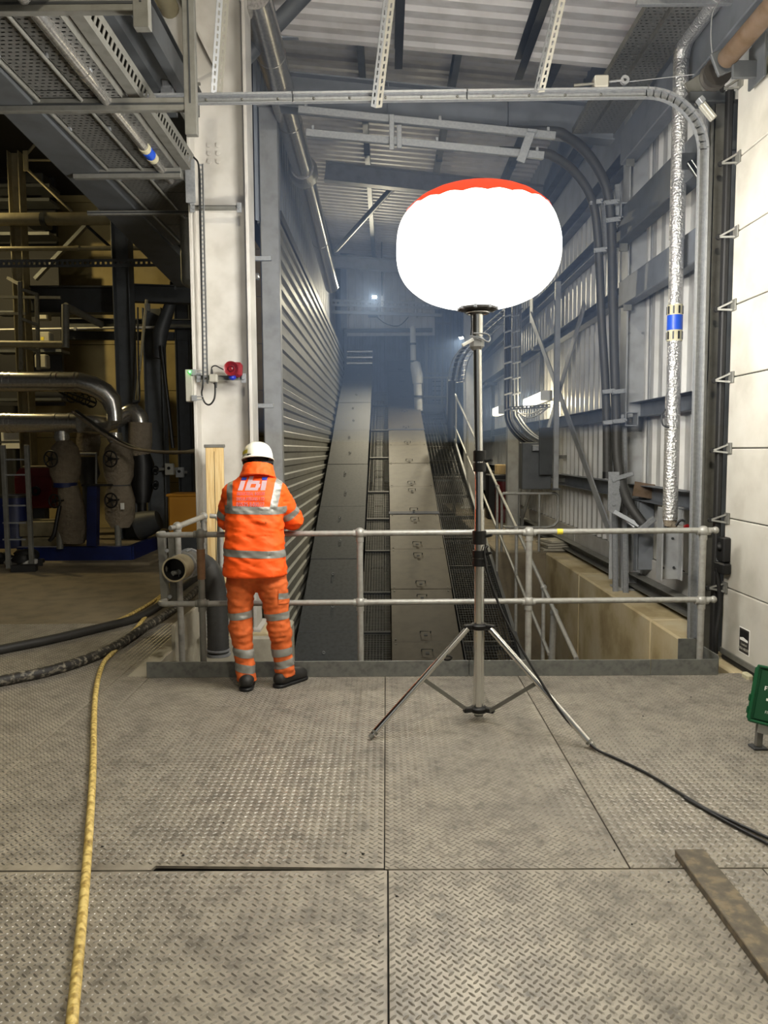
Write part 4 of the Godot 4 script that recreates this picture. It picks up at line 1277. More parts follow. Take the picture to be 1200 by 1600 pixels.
	var t2 := thing("hose", "inner smooth black hose left of the ribbed hose on the right column", "hose", h2[11], "black hoses on the right column")
	part("hose", S().tube(smooth(h2, 5), 0.048, 10), M.hose_grey, t2)
	for p in [h2[5] + Vector3(0, 0.06, 0), Vector3(2.434, 3.961, -8.88), Vector3(2.562, 2.376, -8.9), Vector3(2.576, 2.022, -8.9)]: clamp_at(t2, p, 0.14)
	part("end_cap", S().cyl(h2[11] + Vector3(0, 0.06, 0), h2[11] + Vector3(0, -0.02, 0), 0.055, 12), M.black, t2)
	for e in [[Vector3(2.674, 4.75, -9.05), Vector3(2.712, 4.291, -9.05), "upper"], [Vector3(2.516, 4.537, -9.05), Vector3(2.54, 3.974, -9.05), "left upper"], [Vector3(2.639, 4.248, -9.1), Vector3(2.757, -0.125, -9.1), "long"], [Vector3(2.792, 1.988, -9.02), Vector3(2.855, -0.094, -9.02), "lower"]]:
		var s := thing("backing_channel", e[2] + " pale strut channel behind the black hoses", "channel", e[1], "hose backing channels")
		part("channel", S().bar(e[0], e[1], 0.05, 0.03, Vector3.BACK, 0.003), M.galv, s)
		part("stand_off", S().box((e[0] + e[1]) / 2.0 + Vector3(0.1, 0, -0.06), Vector3(0.24, 0.04, 0.1)), M.galv_dull, s)
		part("lip", S().bar(e[0] + Vector3(0.028, 0, 0.02), e[1] + Vector3(0.028, 0, 0.02), 0.006, 0.03, Vector3.BACK), M.galv, s)
	for e in [[Vector3(2.843, 2.06, -8.95), "lower open square bracket beside the hoses on the right column"], [Vector3(2.745, 4.412, -8.95), "upper open square bracket beside the hoses on the right column"]]:
		var p: Vector3 = e[0]
		var s := thing("square_bracket", e[1], "bracket", p, "square brackets on the column")
		var f := S()
		for k in [[0, 0.075, 0.15, 0.012], [0, -0.075, 0.15, 0.012], [0.069, 0, 0.012, 0.15], [-0.069, 0, 0.012, 0.15]]:
			f.box(p + Vector3(k[0], k[1], 0), Vector3(k[2], k[3], 0.16))
		part("tube_frame", f, M.galv, s)
		part("clip", S().box(p + Vector3(-0.12, 0, 0.03), Vector3(0.08, 0.11, 0.05), Basis(), 0.006), M.galv, s)
	var fb = Vector3(2.591, 1.216, -8.7)
	var hk := thing("hose_bracket", "pale bolted plate with a slanting arm under the lower hose clamp", "bracket", fb)
	part("plate", S().prism(PackedVector2Array([Vector2(-0.06, -0.2), Vector2(0.06, -0.28), Vector2(0.09, -0.1), Vector2(0.06, 0.24), Vector2(-0.06, 0.24)]), Transform3D(Basis(), fb), 0.02), M.galv, hk)
	part("bolt_group", bolts(S(), [fb + Vector3(0, 0.14, 0.02), fb + Vector3(0, 0.0, 0.02), fb + Vector3(0, -0.13, 0.02)], Vector3.BACK, 0.02), M.galv, hk)
	part("arm", S().bar(fb + Vector3(0.02, -0.22, 0.0), Vector3(2.839, 0.852, -8.5), 0.05, 0.05, Vector3.BACK, 0.004), M.galv, hk)
	part("stay", S().bar(fb + Vector3(-0.02, -0.16, -0.05), Vector3(2.798, 0.833, -8.55), 0.03, 0.03, Vector3.BACK, 0.003), M.galv, hk)
	# the foil-lagged pipe
	var p0 = Vector3(2.67, 1.049, -7.15)
	var p1 := Vector3(p0.x, Vector3(2.666, 5.201, -7.15).y, p0.z)
	var p2 = Vector3(2.62, 5.226, -7.003)
	var p3 = Vector3(2.62, 5.235, -6.211)
	p2 = Vector3(p0.x, p1.y + 0.12, p0.z + 0.1)
	p3 = Vector3(p0.x + 0.02, p2.y, -4.4)
	var fp := thing("lagged_pipe", "silver foil-lagged pipe with a blue band running down beside the door", "pipe", p0)
	part("lagging", S().tube([p0, p0.lerp(p1, 0.28)], 0.068, 16), M.foil, fp)
	part("lagging", S().tube([p0.lerp(p1, 0.28), p0.lerp(p1, 0.62)], 0.062, 16), M.foil, fp)
	part("lagging", S().tube([p0.lerp(p1, 0.62), p1], 0.068, 16), M.foil, fp)
	part("lagging", S().tube([p1, p1 + Vector3(0, 0.07, 0.02), p2, p3], 0.072, 16), M.foil, fp)
	var bm := Vector3(p0.x, Vector3(2.661, 2.869, -7.15).y, p0.z)
	part("blue_band", S().cyl(bm + Vector3(0, -0.065, 0), bm + Vector3(0, 0.07, 0), 0.071, 18), M.blue_band, fp)
	for y in [-0.115, 0.115]:
		part("brass_collar", S().cyl(bm + Vector3(0, y - 0.05, 0), bm + Vector3(0, y + 0.05, 0), 0.069, 18), M.dust_yellow, fp)
		for k in 9:
			var g := TAU * k / 9.0
			var d := Vector3(cos(g), 0, sin(g)) * 0.07
			part("dark_stripe", S().box(bm + d + Vector3(0, y, 0), Vector3(0.014, 0.07, 0.01), Basis(Vector3.UP, PI / 2 - g)), M.black, fp)
	part("vent_loop", S().tube(smooth([Vector3(2.585, 2.076, -7.1), Vector3(2.533, 2.015, -7.05), Vector3(2.547, 1.933, -7.05), Vector3(2.606, 1.909, -7.05)], 4), 0.008, 6), M.steel_dark, fp)
	var vv = Vector3(2.719, 0.981, -7.1)
	part("valve", S().tube([p0 + Vector3(0, 0.02, 0), p0 + Vector3(0, -0.06, 0)], [0.07, 0.05], 10).ball(p0 + Vector3(0.03, -0.06, 0), 0.06, 10), M.insulation, fp)
	part("spout", S().tube([vv, vv + Vector3(0.06, 0.0, 0.02), vv + Vector3(0.14, 0.005, 0.02), vv + Vector3(0.22, 0, 0.02)], [0.03, 0.024, 0.02, 0.02], 10), M.galv_dull, fp)
	part("red_handle", S().box(vv + Vector3(0.075, 0.005, 0.04), Vector3(0.06, 0.05, 0.05), Basis(Vector3.BACK, 0.3), 0.012), M.red, fp)
	part("lever", S().tube(smooth([vv + Vector3(-0.02, 0.02, 0.02), vv + Vector3(0.02, 0.07, 0.03), vv + Vector3(0.06, 0.06, 0.04)], 4), 0.012, 7), M.black, fp)
	# door jamb, roller brackets
	var jx := 2.66
	var jb := thing("door_jamb", "galvanised jamb post with black edge seal beside the white door", "jamb", Vector3(jx, 0, -6.25))
	part("angle", S().angle(Vector3(jx - 0.03, 0.0, -6.3), Vector3(jx - 0.03, 4.5, -6.3), Vector3(1, 0, 0), Vector3(0, 0, -1), 0.09, 0.006), M.galv_dull, jb)
	part("seal", S().box(Vector3(2.69, 2.25, -6.18), Vector3(0.045, 4.5, 0.07), Basis(), 0.01), M.rubber, jb)
	part("back_post", S().box(Vector3(2.74, 2.25, -6.42), Vector3(0.2, 4.5, 0.16), Basis(), 0.006), M.steel_grey, jb)
	part("edge_strip", S().box(Vector3(2.585, 2.25, -6.36), Vector3(0.012, 4.5, 0.05)), M.galv, jb)
	part("cable_bundle", S().tube(smooth([Vector3(2.68, 0.05, -6.1), Vector3(2.67, 0.2, -6.09), Vector3(2.7, 0.45, -6.1), Vector3(2.67, 0.75, -6.1)], 4), 0.018, 7), M.rubber, jb)
	for k in 8:
		var y := 0.6 + k * 0.558
		var t := thing("roller_bracket", "small galvanised roller bracket on the white door's edge, number %s up from the floor" % ["first", "second", "third", "fourth", "fifth", "sixth", "seventh", "eighth"][k], "bracket", Vector3(2.68, y, -6.06), "roller brackets of the white door")
		t.set_meta("label", "galvanised roller bracket on the white door's edge, %s from the floor" % ["lowest one", "second one", "third one", "fourth one", "fifth one", "sixth one", "seventh one", "topmost one"][k])
		part("plate", S().box(Vector3(2.722, y, -6.07), Vector3(0.012, 0.09, 0.08), Basis(), 0.003), M.galv_dull, t)
		part("arm", S().bar(Vector3(2.72, y + 0.03, -6.08), Vector3(2.63, y - 0.015, -6.14), 0.012, 0.014), M.galv_dull, t)
		part("arm", S().bar(Vector3(2.72, y - 0.035, -6.08), Vector3(2.63, y - 0.02, -6.14), 0.012, 0.014), M.galv_dull, t)
		part("roller", S().lathe(Transform3D(Basis(Vector3.RIGHT, PI / 2), Vector3(2.625, y - 0.018, -6.16)), [[0.0, 0], [0.022, 0], [0.022, 0.022], [0.0, 0.022]], 14), M.rubber, t)
	# counterbalance shaft, drum and bracket over the door
	var s0 = Vector3(2.479, 4.524, -5.95)
	var sh := thing("door_shaft", "rust-stained torsion shaft with cable drum over the white door", "shaft", s0)
	part("shaft_tube", S().cyl(s0 + Vector3(0, 0, 0.2), Vector3(s0.x, s0.y, -1.0), 0.07, 20), M.shaft_rust, sh)
	part("drum", S().lathe(Transform3D(Basis(Vector3.RIGHT, -PI / 2), s0 + Vector3(0, -0.02, 0.06)), [[0.0, 0], [0.105, 0], [0.105, 0.012], [0.085, 0.02], [0.085, 0.08], [0.105, 0.09], [0.105, 0.1], [0.0, 0.1]], 22), M.label_dark, sh)
	part("end_flange", S().box(s0 + Vector3(0, 0, 0.16), Vector3(0.17, 0.17, 0.03), Basis(Vector3.BACK, 0.4), 0.006), M.steel_grey, sh)
	part("axle", S().cyl(s0 + Vector3(0, -0.02, 0.1), s0 + Vector3(0, -0.02, -0.2), 0.028, 12), M.galv_dull, sh)
	part("bracket", S().box(s0 + Vector3(0.12, -0.1, 0.24), Vector3(0.2, 0.12, 0.03), Basis(), 0.004).box(s0 + Vector3(0.2, -0.05, 0.24), Vector3(0.02, 0.3, 0.24), Basis(), 0.004), M.steel_grey, sh)
	part("bearing_plate", S().box(Vector3(2.537, 4.577, -6.3), Vector3(0.26, 0.2, 0.02), Basis(Vector3.BACK, 0.55), 0.006), M.galv_dull, sh)
	part("lower_plate", S().box(Vector3(2.593, 4.488, -6.33), Vector3(0.36, 0.08, 0.14), Basis(), 0.006), M.steel_grey, sh)
	tag(obj("loose_wire", S().tube(smooth([Vector3(2.481, 5.005, -5.9), Vector3(2.427, 4.916, -5.9), Vector3(2.418, 4.758, -5.9), Vector3(2.431, 4.636, -5.9), Vector3(2.455, 4.592, -5.92)], 5), 0.005, 6), M.galv), "pale thin wire hanging down to the cable drum over the door", "wire")
	var bp := thing("rail_spring_box", "pale bolted spring bumper at the bend of the overhead rail", "bumper", Vector3(2.491, 4.302, -6.1))
	var f := Shape.frame(Vector3(2.43, 4.369, -6.1), Vector3(2.552, 4.226, -6.1), Vector3.BACK)
	part("body", S().box(Vector3(2.491, 4.302, -6.1), Vector3(0.05, 0.045, 0.15), f, 0.005), M.box_grey, bp)
	part("slot", S().box(Vector3(2.491, 4.302, -6.1) + f.y * 0.026, Vector3(0.008, 0.004, 0.13), f), M.white_plastic, bp)
	part("clip", S().box(Vector3(2.435, 4.383, -6.1), Vector3(0.04, 0.07, 0.05), f, 0.004), M.galv, bp)
	var k0 = Vector3(2.585, 4.138, -6.7)
	var k1 = Vector3(2.7, 3.799, -6.5)
	var kb := thing("stop_bar", "slanting black strut with white edges between the silver pipe and the overhead rail's upright", "strut", k1)
	part("bar", S().bar(k0, k1, 0.03, 0.05, Vector3.BACK, 0.003), M.black, kb)
	for o in [-0.02, 0.02]: part("edge", S().bar(k0 + Vector3(o * 0.8, o * 0.6, 0.028), k1 + Vector3(o * 0.8, o * 0.6, 0.028), 0.006, 0.006), M.white_plastic, kb)
	part("plate", S().box(k0 + Vector3(0.02, 0.03, -0.05), Vector3(0.12, 0.14, 0.012), Basis(), 0.003), M.steel_dark, kb)
	# perforated trays along the top of the right side
	for e in [[2.14, 2.32, "narrow left one of the two perforated trays running along the roof at right"], [2.36, 2.62, "wide right one of the two perforated trays running along the roof at right"]]:
		var t := thing("cable_tray", e[2], "cable tray", Vector3(e[0], 5.3, -6.0), "perforated trays at right")
		var w: float = e[1] - e[0]
		part("tray_bottom", S().box(Vector3(e[0] + w / 2, 5.3, -6.3), Vector3(w, 0.003, 5.4)), M.perforated, t)
		for x in [e[0], e[1]]: part("tray_side", S().box(Vector3(x, 5.325, -6.3), Vector3(0.004, 0.06, 5.4)), M.galv_dull, t)
		part("cables", S().tube([Vector3(e[0] + w * 0.3, 5.33, -9.0), Vector3(e[0] + w * 0.3, 5.33, -3.7)], 0.02, 7).tube([Vector3(e[0] + w * 0.6, 5.335, -9.0), Vector3(e[0] + w * 0.6, 5.335, -3.7)], 0.025, 7), M.black, t)
	for e in [[-8.0, "farther"], [-6.4, "nearer"]]:
		var t := thing("tray_support", e[1] + " strut channel crossing under the two perforated trays at right", "channel", Vector3(2.35, 5.26, e[0]), "tray supports at right")
		part("channel", S().box(Vector3(2.42, 5.27, e[0]), Vector3(0.8, 0.045, 0.045), Basis(), 0.003), M.galv, t)
		part("end_plate", S().box(Vector3(2.84, 5.27, e[0]), Vector3(0.02, 0.14, 0.1)), M.galv_dull, t)
	# lower right: column stub, plates and post by the door
	var sa = Vector3(3.029, 0.273, -8.9)
	var st := thing("wall_column", "short blue-grey column panel under the brown plate right of the hoses", "column", sa)
	part("web", S().box(sa + Vector3(0, 0.42, 0), Vector3(0.21, 0.8, 0.02), Basis(), 0.004), M.beam_grey, st)
	part("flange", S().box(sa + Vector3(-0.1, 0.42, 0), Vector3(0.016, 0.82, 0.1), Basis(), 0.003), M.beam_grey, st)
	var sb = Vector3(2.871, 0.387, -7.7)
	var sc := thing("wall_column", "light grey column panel behind the foil-lagged pipe's foot", "column", sb)
	part("web", S().box(sb + Vector3(0, 0.37, 0), Vector3(0.2, 0.74, 0.02), Basis(), 0.004), M.steel_light, sc)
	for s in [-1, 1]: part("flange", S().box(sb + Vector3(s * 0.1, 0.37, 0.03), Vector3(0.018, 0.74, 0.14), Basis(), 0.003), M.steel_light, sc)
	part("bolt_group", bolts(S(), [sb + Vector3(0.03, 0.42, 0.01), sb + Vector3(0.05, 0.12, 0.01), sb + Vector3(-0.06, 0.12, 0.01)], Vector3.BACK, 0.014), M.steel_dark, sc)
	var bp0 = Vector3(2.992, 1.235, -8.85)
	var bq := thing("cover_plate", "brown tilted cover plate between the hoses and the foil-lagged pipe", "plate", bp0)
	part("plate", S().box(bp0, Vector3(0.24, 0.17, 0.02), Basis(Vector3.BACK, -0.17), 0.003), M.shaft_rust, bq)
	part("fold", S().box(bp0 + Vector3(0.1, -0.02, -0.06), Vector3(0.012, 0.15, 0.12), Basis(Vector3.BACK, -0.17), 0.002), M.shaft_rust, bq)
	# tube lights
	lamp_tube(Vector3(2.72, 2.603, -14.839), Vector3(2.72, 2.628, -13.119), 0.1, 5.0, "long lit tube light on the far right wall")
	lamp_tube(Vector3(2.74, 2.64, -19.107), Vector3(2.74, 2.648, -18.06), 0.12, 2.2, "smaller lit lamp end left of the ribbed conduits")
	# ribbed conduits curving to the cabinet
	var pts := [[794, 7.0, "left dark"], [806, 9.0, "right slotted"]]
	for k in 2:
		var o := k * 12.0
		var line: Array
		if k == 0: line = [Vector3(2.172, 4.348, -13.8), Vector3(2.163, 3.326, -13.7), Vector3(2.154, 2.419, -13.6), Vector3(2.185, 2.167, -13.5), Vector3(2.293, 1.985, -13.4), Vector3(2.455, 1.838, -13.3), Vector3(2.647, 1.759, -13.2)]
		else: line = [Vector3(2.308, 4.347, -13.8), Vector3(2.3, 3.325, -13.7), Vector3(2.301, 2.418, -13.6), Vector3(2.331, 2.244, -13.5), Vector3(2.427, 2.084, -13.4), Vector3(2.543, 1.959, -13.3), Vector3(2.668, 1.869, -13.2)]
		var t := thing("cable_ladder", pts[k][2] + " cable ladder dropping down the far right wall and curving to the cabinet", "cable tray", line[6], "cable ladders to the cabinet")
		var q := S()
		var pp := smooth(line, 3)
		for i in pp.size() - 1: q.bar(pp[i], pp[i + 1], 0.11, 0.07, Vector3.BACK)
		part("tray", q, M.galv_dull if k else M.steel_dark, t)
		var cb := S()
		cb.tube(pp.map(func(p): return p + Vector3(-0.03, 0, 0.05)), 0.02, 6)
		cb.tube(pp.map(func(p): return p + Vector3(0.025, 0, 0.05)), 0.022, 6)
		part("cables", cb, M.black if k == 0 else M.galv, t)
		for i in 8:
			var p: Vector3 = line[0].lerp(line[2], i / 7.0)
			part("clip", S().box(p + Vector3(0, 0, 0.06), Vector3(0.15, 0.03, 0.03), Basis(Vector3.BACK, 0.3), 0.003), M.galv, t)
	var cbp = Vector3(2.674, 1.682, -12.9)
	var cab := thing("cabinet", "blue-grey wall cabinet where the curved cable ladders end", "cabinet", cbp)
	part("body", S().box(cbp + Vector3(-0.1, -0.25, -0.3), Vector3(0.5, 0.8, 0.3), Basis(), 0.01), M.steel_grey, cab)
	part("wall_bracket", S().box(cbp + Vector3(0.2, -0.1, -0.3), Vector3(0.5, 0.06, 0.06)).box(cbp + Vector3(0.2, -0.5, -0.3), Vector3(0.5, 0.06, 0.06)), M.galv_dull, cab)
	part("door", S().box(cbp + Vector3(0.02, 0.0, 0.0), Vector3(0.24, 0.8, 0.05), Basis(Vector3.UP, 0.25), 0.008), M.steel_grey, cab)
	part("entry_box", S().box(Vector3(2.575, 1.737, -13), Vector3(0.2, 0.1, 0.16), Basis(), 0.008), M.galv, cab)
	var hsb = Vector3(2.491, 2.428, -13.4)
	var hz := thing("cable_support", "thin perforated arm carrying loose cables below the long tube light", "bracket", hsb)
	part("arm", S().slotted(Vector3(2.143, 2.441, -13.6), Vector3(2.741, 2.436, -12.8), Vector3.UP, 0.06, 0.01, 0.09, 0.05, 0.02), M.galv, hz)
	part("cables", S().tube(smooth([Vector3(2.29, 2.374, -13.4), Vector3(2.429, 2.269, -13.3), Vector3(2.547, 2.277, -13), Vector3(2.699, 2.405, -12.8)], 5), 0.014, 6).tube(smooth([Vector3(2.29, 2.352, -13.4), Vector3(2.462, 2.324, -13.3), Vector3(2.568, 2.352, -13), Vector3(2.699, 2.405, -12.8)], 5), 0.012, 6), M.cladding, hz)
	# the tubular hoop on the landing and things left there
	var lp := []
	for e in [[783, 772], [786, 772]]: pass
	lp = [Vector3(1.937, 0.399, -12.75), Vector3(1.934, 0.777, -12.75), Vector3(1.933, 0.949, -12.75), Vector3(1.965, 0.981, -12.75), Vector3(2.833, 0.976, -12.75), Vector3(2.876, 0.933, -12.75), Vector3(2.882, 0.513, -12.75), Vector3(2.818, 0.437, -12.75), Vector3(2.7, 0.406, -12.75), Vector3(2.001, 0.41, -12.75)]
	var hp := thing("hoop_rail", "bent tube hoop guard rail standing on the concrete landing", "guard rail", lp[0])
	part("hoop", S().tube(lp, 0.024, 8), M.rail, hp)
	for x in [Vector3(2.565, 0.977, -12.75), Vector3(1.935, 0.669, -12.75)]: part("post", S().cyl(Vector3(x.x, x.y, x.z), Vector3(x.x, 0.0, x.z), 0.022, 8), M.rail, hp)
	var bxp = Vector3(2.751, 0.923, -19)
	var bb := thing("equipment_case", "black equipment case with a brown top behind the lamp mast on the landing", "case", bxp)
	part("body", S().box(Vector3(bxp.x, 0.55, bxp.z), Vector3(0.5, 1.1, 0.5), Basis(), 0.02), M.black, bb)
	part("top_block", S().box(Vector3(bxp.x + 0.1, 1.22, bxp.z), Vector3(0.26, 0.24, 0.3), Basis(), 0.01), M.wood, bb)
	var rd = Vector3(2.777, 0.236, -18)
	var rr := thing("red_drum", "dull red drum on the landing behind the hoop rail", "drum", rd)
	part("drum", S().lathe(Transform3D(Basis(), Vector3(rd.x, 0, rd.z)), [[0, 0], [0.2, 0], [0.21, 0.3], [0.2, 0.32], [0.21, 0.34], [0.2, 0.66], [0.21, 0.68], [0.2, 0.98], [0, 0.98]], 18), M.red_dull, rr)
	part("lid_rim", S().lathe(Transform3D(Basis(), Vector3(rd.x, 0.97, rd.z)), [[0.17, 0], [0.215, 0], [0.215, 0.03], [0.17, 0.03]], 18), M.steel_dark, rr)
	for k in 4:
		var bd = Vector3(2.896, 0.334, -12.9)
		var q := thing("board", "pale board in the small flat stack on the landing, " + ["lowest", "second lowest", "third lowest", "topmost"][k], "board", bd + Vector3(0.02 * k, 0, 0), "stacked boards on the landing")
		part("board", S().box(Vector3(bd.x + 0.04 * (k % 2), 0.02 + k * 0.045, bd.z - 0.1), Vector3(0.5, 0.036, 0.5), Basis(Vector3.UP, 0.1 * k), 0.003), M.concrete_pale, q)


func lamp_tube(a: Vector3, b: Vector3, r: float, e: float, label: String) -> void:
	var t := thing("tube_light", label, "light", a)
	var f := Shape.frame(a, b)
	var m := (a + b) / 2.0
	part("diffuser_light", S().box(m, Vector3(r * 1.4, r * 1.6, a.distance_to(b)), f, 0.03), M.glow_tube, t)
	part("back_tray", S().box(m + Vector3(r * 0.95, 0.0, 0), Vector3(r * 0.5, r * 1.8, a.distance_to(b) * 1.03), f, 0.01), M.box_grey, t)
	part("wall_arm", S().box(m + Vector3(r + 0.16, 0.0, 0), Vector3(0.34, 0.05, 0.05)), M.galv_dull, t)
	for p in [a, b]: part("end_cap", S().box(p, Vector3(r * 1.6, r * 1.7, 0.05), f, 0.012), M.white_plastic, t)
	var l := AreaLight3D.new()
	l.name = "tube_glow"
	l.light_color = Color(1, 0.93, 0.76)
	l.light_energy = e
	l.area_size = Vector2(a.distance_to(b), r * 1.5)
	l.area_range = 30
	l.area_attenuation = 2.0
	l.shadow_enabled = true
	add_child(l, true)
	var at := m - Vector3(r * 1.1, 0, 0)
	l.look_at_from_position(at, at + Vector3(-1, -0.1, 0.02))
	# unseen second light behind the tray, placed to light the wall cladding
	var w := OmniLight3D.new()
	w.name = "unseen_wall_glow"
	w.light_color = l.light_color
	w.light_energy = e * 0.4
	w.light_size = 0.03
	w.omni_range = 30
	w.omni_attenuation = 2
	w.shadow_enabled = true
	w.position = m + Vector3(r + 0.12, -0.05, 0)
	add_child(w, true)


func overhead_left() -> void:
	var y := 4.22
	for e in [[-2.43, -2.15, "left wide perforated tray overhead at upper left"], [-2.13, -1.86, "right wide perforated tray overhead, above the silver pipe with blue band"]]:
		var w: float = e[1] - e[0]
		var t := thing("cable_tray", e[2], "cable tray", Vector3(e[0], y, -6.0), "overhead trays at left")
		for k in 7:
			var z := -3.4 - k * 1.05
			part("tray_section", S().box(Vector3(e[0] + w / 2, y, z - 0.52), Vector3(w - 0.01, 0.003, 1.035)), M.perforated, t)
		for x in [e[0], e[1]]: part("tray_side", S().box(Vector3(x, y + 0.03, -7.1), Vector3(0.004, 0.065, 7.4)), M.galv_dull, t)
		var cb := S()
		for k in 5: cb.tube([Vector3(e[0] + w * (0.12 + 0.19 * k), y + 0.03, -10.8), Vector3(e[0] + w * (0.12 + 0.19 * k), y + 0.03, -3.2)], 0.022, 7)
		part("cables", cb, M.rubber, t)
	var c := thing("cable_tray", "narrow solid grey tray at the far left of the overhead trays", "cable tray", Vector3(-2.6, y, -6), "overhead trays at left")
	part("tray_bottom", S().box(Vector3(-2.5, y - 0.02, -6.4), Vector3(0.1, 0.004, 6.0)), M.steel_grey, c)
	for x in [-2.55, -2.45]: part("tray_side", S().box(Vector3(x, y, -6.4), Vector3(0.005, 0.07, 6.0)), M.galv_dull, c)
	var c2 := thing("cable_tray", "dark wide solid tray outermost at left, slanting behind the white column", "cable tray", Vector3(-2.6, y, -7), "overhead trays at left")
	var out := PackedVector2Array([Vector2(-2.62, 3.4), Vector2(-2.44, 3.4), Vector2(-2.62, 11.6), Vector2(-3.12, 11.6)])
	part("tray_bottom", S().prism(out, Transform3D(Basis(Vector3(1, 0, 0), Vector3(0, 0, -1), Vector3(0, 1, 0)), Vector3(0, y - 0.052, 0)), 0.004), M.steel_grey, c2)
	part("tray_side", S().bar(Vector3(-2.62, y, -3.4), Vector3(-3.12, y, -11.6), 0.005, 0.1), M.steel_grey, c2)
	part("tray_side", S().bar(Vector3(-2.44, y, -3.4), Vector3(-2.62, y, -11.6), 0.005, 0.1), M.steel_grey, c2)
	var u0 := Vector3(-1.965, y - 0.02, -3.6)
	var u1 := Vector3(-1.965, y - 0.02, -7.2)
	var pp := thing("silver_pipe", "thin silver pipe with a blue band under the overhead trays at left", "pipe", u1)
	part("pipe", S().cyl(u0, u0.lerp(u1, 0.45), 0.043, 14), M.silver, pp)
	part("pipe", S().cyl(u0.lerp(u1, 0.45), u1, 0.041, 14), M.silver, pp)
	part("joint_band", S().cyl(u0.lerp(u1, 0.44), u0.lerp(u1, 0.46), 0.047, 14), M.silver, pp)
	var bz := -6.55
	part("blue_band", S().cyl(Vector3(-1.965, y - 0.02, bz + 0.05), Vector3(-1.965, y - 0.02, bz - 0.06), 0.046, 14), M.blue_band, pp)
	for o in [0.1, -0.11]: part("pale_collar", S().cyl(Vector3(-1.965, y - 0.02, bz + o + 0.03), Vector3(-1.965, y - 0.02, bz + o - 0.03), 0.047, 14), M.dust_yellow, pp)
	part("clip", S().box(Vector3(-1.965, y + 0.0, -5.2), Vector3(0.1, 0.03, 0.04), Basis(), 0.004), M.galv, pp)
	var pr := thing("perforated_rail", "slotted galvanised rail right of the silver pipe under the upper left trays", "rail", Vector3(-1.74, y + 0.1, -6))
	part("rail", S().slotted(Vector3(-1.74, y + 0.1, -3.4), Vector3(-1.74, y + 0.1, -7.1), Vector3(0.3, 1, 0), 0.13, 0.004, 0.07, 0.04, 0.05), M.galv_dull, pr)
	part("lip", S().box(Vector3(-1.79, y + 0.035, -5.25), Vector3(0.08, 0.005, 3.7)), M.galv_dull, pr)
	for e in [[-2.14, "between the two wide trays"], [-2.445, "along the left wide tray"]]:
		var t := thing("conduit", "thin dark conduit running under the overhead trays, " + e[1], "conduit", Vector3(e[0], y - 0.03, -6), "conduits under the overhead trays")
		part("pipe", S().cyl(Vector3(e[0], y - 0.022, -3.4), Vector3(e[0], y - 0.022, -10.6), 0.014, 8), M.galv_dull, t)
		for k in 6: part("saddle", S().box(Vector3(e[0], y - 0.012, -3.9 - k * 1.1), Vector3(0.05, 0.02, 0.03)), M.galv, t)
	var db := thing("twin_beam", "dark twin channel beams above the slotted rail at upper left", "beam", Vector3(-1.85, 4.9, -6))
	for x in [-1.92, -1.72]: part("channel", S().cbeam(Vector3(x, 4.85, -3.6), Vector3(x, 4.85, -7.2), Vector3.UP, 0.2, 0.08, 0.008), M.steel_grey, db)
	var s2 := thing("tray_support", "thin short strut under the outer dark tray beside the white column", "channel", Vector3(-2.5, y - 0.1, -7.9), "tray supports at left")
	part("channel", S().box(Vector3(-2.45, y - 0.1, -7.9), Vector3(1.1, 0.04, 0.04), Basis(), 0.003), M.galv_dull, s2)
	part("groove", S().box(Vector3(-2.45, y - 0.1, -7.879), Vector3(1.1, 0.012, 0.004)), M.steel_dark, s2)
	# strut frames that carry the trays
	for e in [[-4.4, -3.0, -1.36, "nearest"], [-5.62, -3.0, -1.4, "middle"], [-6.95, -2.75, -1.8, "farthest"]]:
		var t := thing("tray_support", "%s strut channel crossing under the overhead trays at left" % e[3], "channel", Vector3(e[1], y - 0.06, e[0]), "tray supports at left")
		part("channel", S().box(Vector3((e[1] + e[2]) / 2, y - 0.05, e[0]), Vector3(e[2] - e[1], 0.085, 0.05), Basis(), 0.003), M.galv_dull, t)
		part("groove", S().box(Vector3((e[1] + e[2]) / 2, y - 0.05, e[0] + 0.026), Vector3(e[2] - e[1], 0.014, 0.004)), M.steel_dark, t)
		if e[0] > -6.5:
			part("hanger", S().box(Vector3(e[2] + 0.03, y + 1.05 - 0.16 * (1.0 if e[0] < -5 else 0.5), e[0] + 0.0), Vector3(0.085, 2.3, 0.06), Basis(), 0.003), M.galv_dull, t)
			part("groove", S().box(Vector3(e[2] + 0.03, y + 1.05, e[0] + 0.031), Vector3(0.012, 2.2, 0.004)), M.steel_dark, t)
	# higher members
	var gb := thing("box_beam", "broad grey box beam above the overhead trays at left", "beam", Vector3(-2.25, 5.3, -6.5))
	part("beam", S().box(Vector3(-2.26, 5.35, -6.6), Vector3(0.42, 0.3, 5.2), Basis(), 0.01), M.steel_grey, gb)
	part("flange", S().box(Vector3(-2.02, 5.22, -6.6), Vector3(0.08, 0.03, 5.2), Basis(), 0.004), M.steel_grey, gb)
	var hp := thing("high_pipe", "dull beige pipe high between the grey box beam and the white column", "pipe", Vector3(-1.95, 5.9, -6.0))
	part("pipe", S().cyl(Vector3(-1.98, 5.8, -4.0), Vector3(-1.98, 5.8, -8.0), 0.09, 14), M.pipe_beige, hp)
	part("band", S().cyl(Vector3(-1.98, 5.8, -6.0), Vector3(-1.98, 5.8, -6.05), 0.095, 14), M.galv_dull, hp)
	var ab := thing("angle_beam", "dark angle beam beside the high beige pipe", "beam", Vector3(-1.75, 5.3, -6))
	part("leg", S().box(Vector3(-1.84, 5.2, -6.2), Vector3(0.012, 0.24, 4.4)), M.steel_dark, ab)
	part("leg", S().box(Vector3(-1.78, 5.08, -6.2), Vector3(0.13, 0.012, 4.4)), M.steel_dark, ab)
	var lb = Vector3(-1.833, 4.782, -6.7)
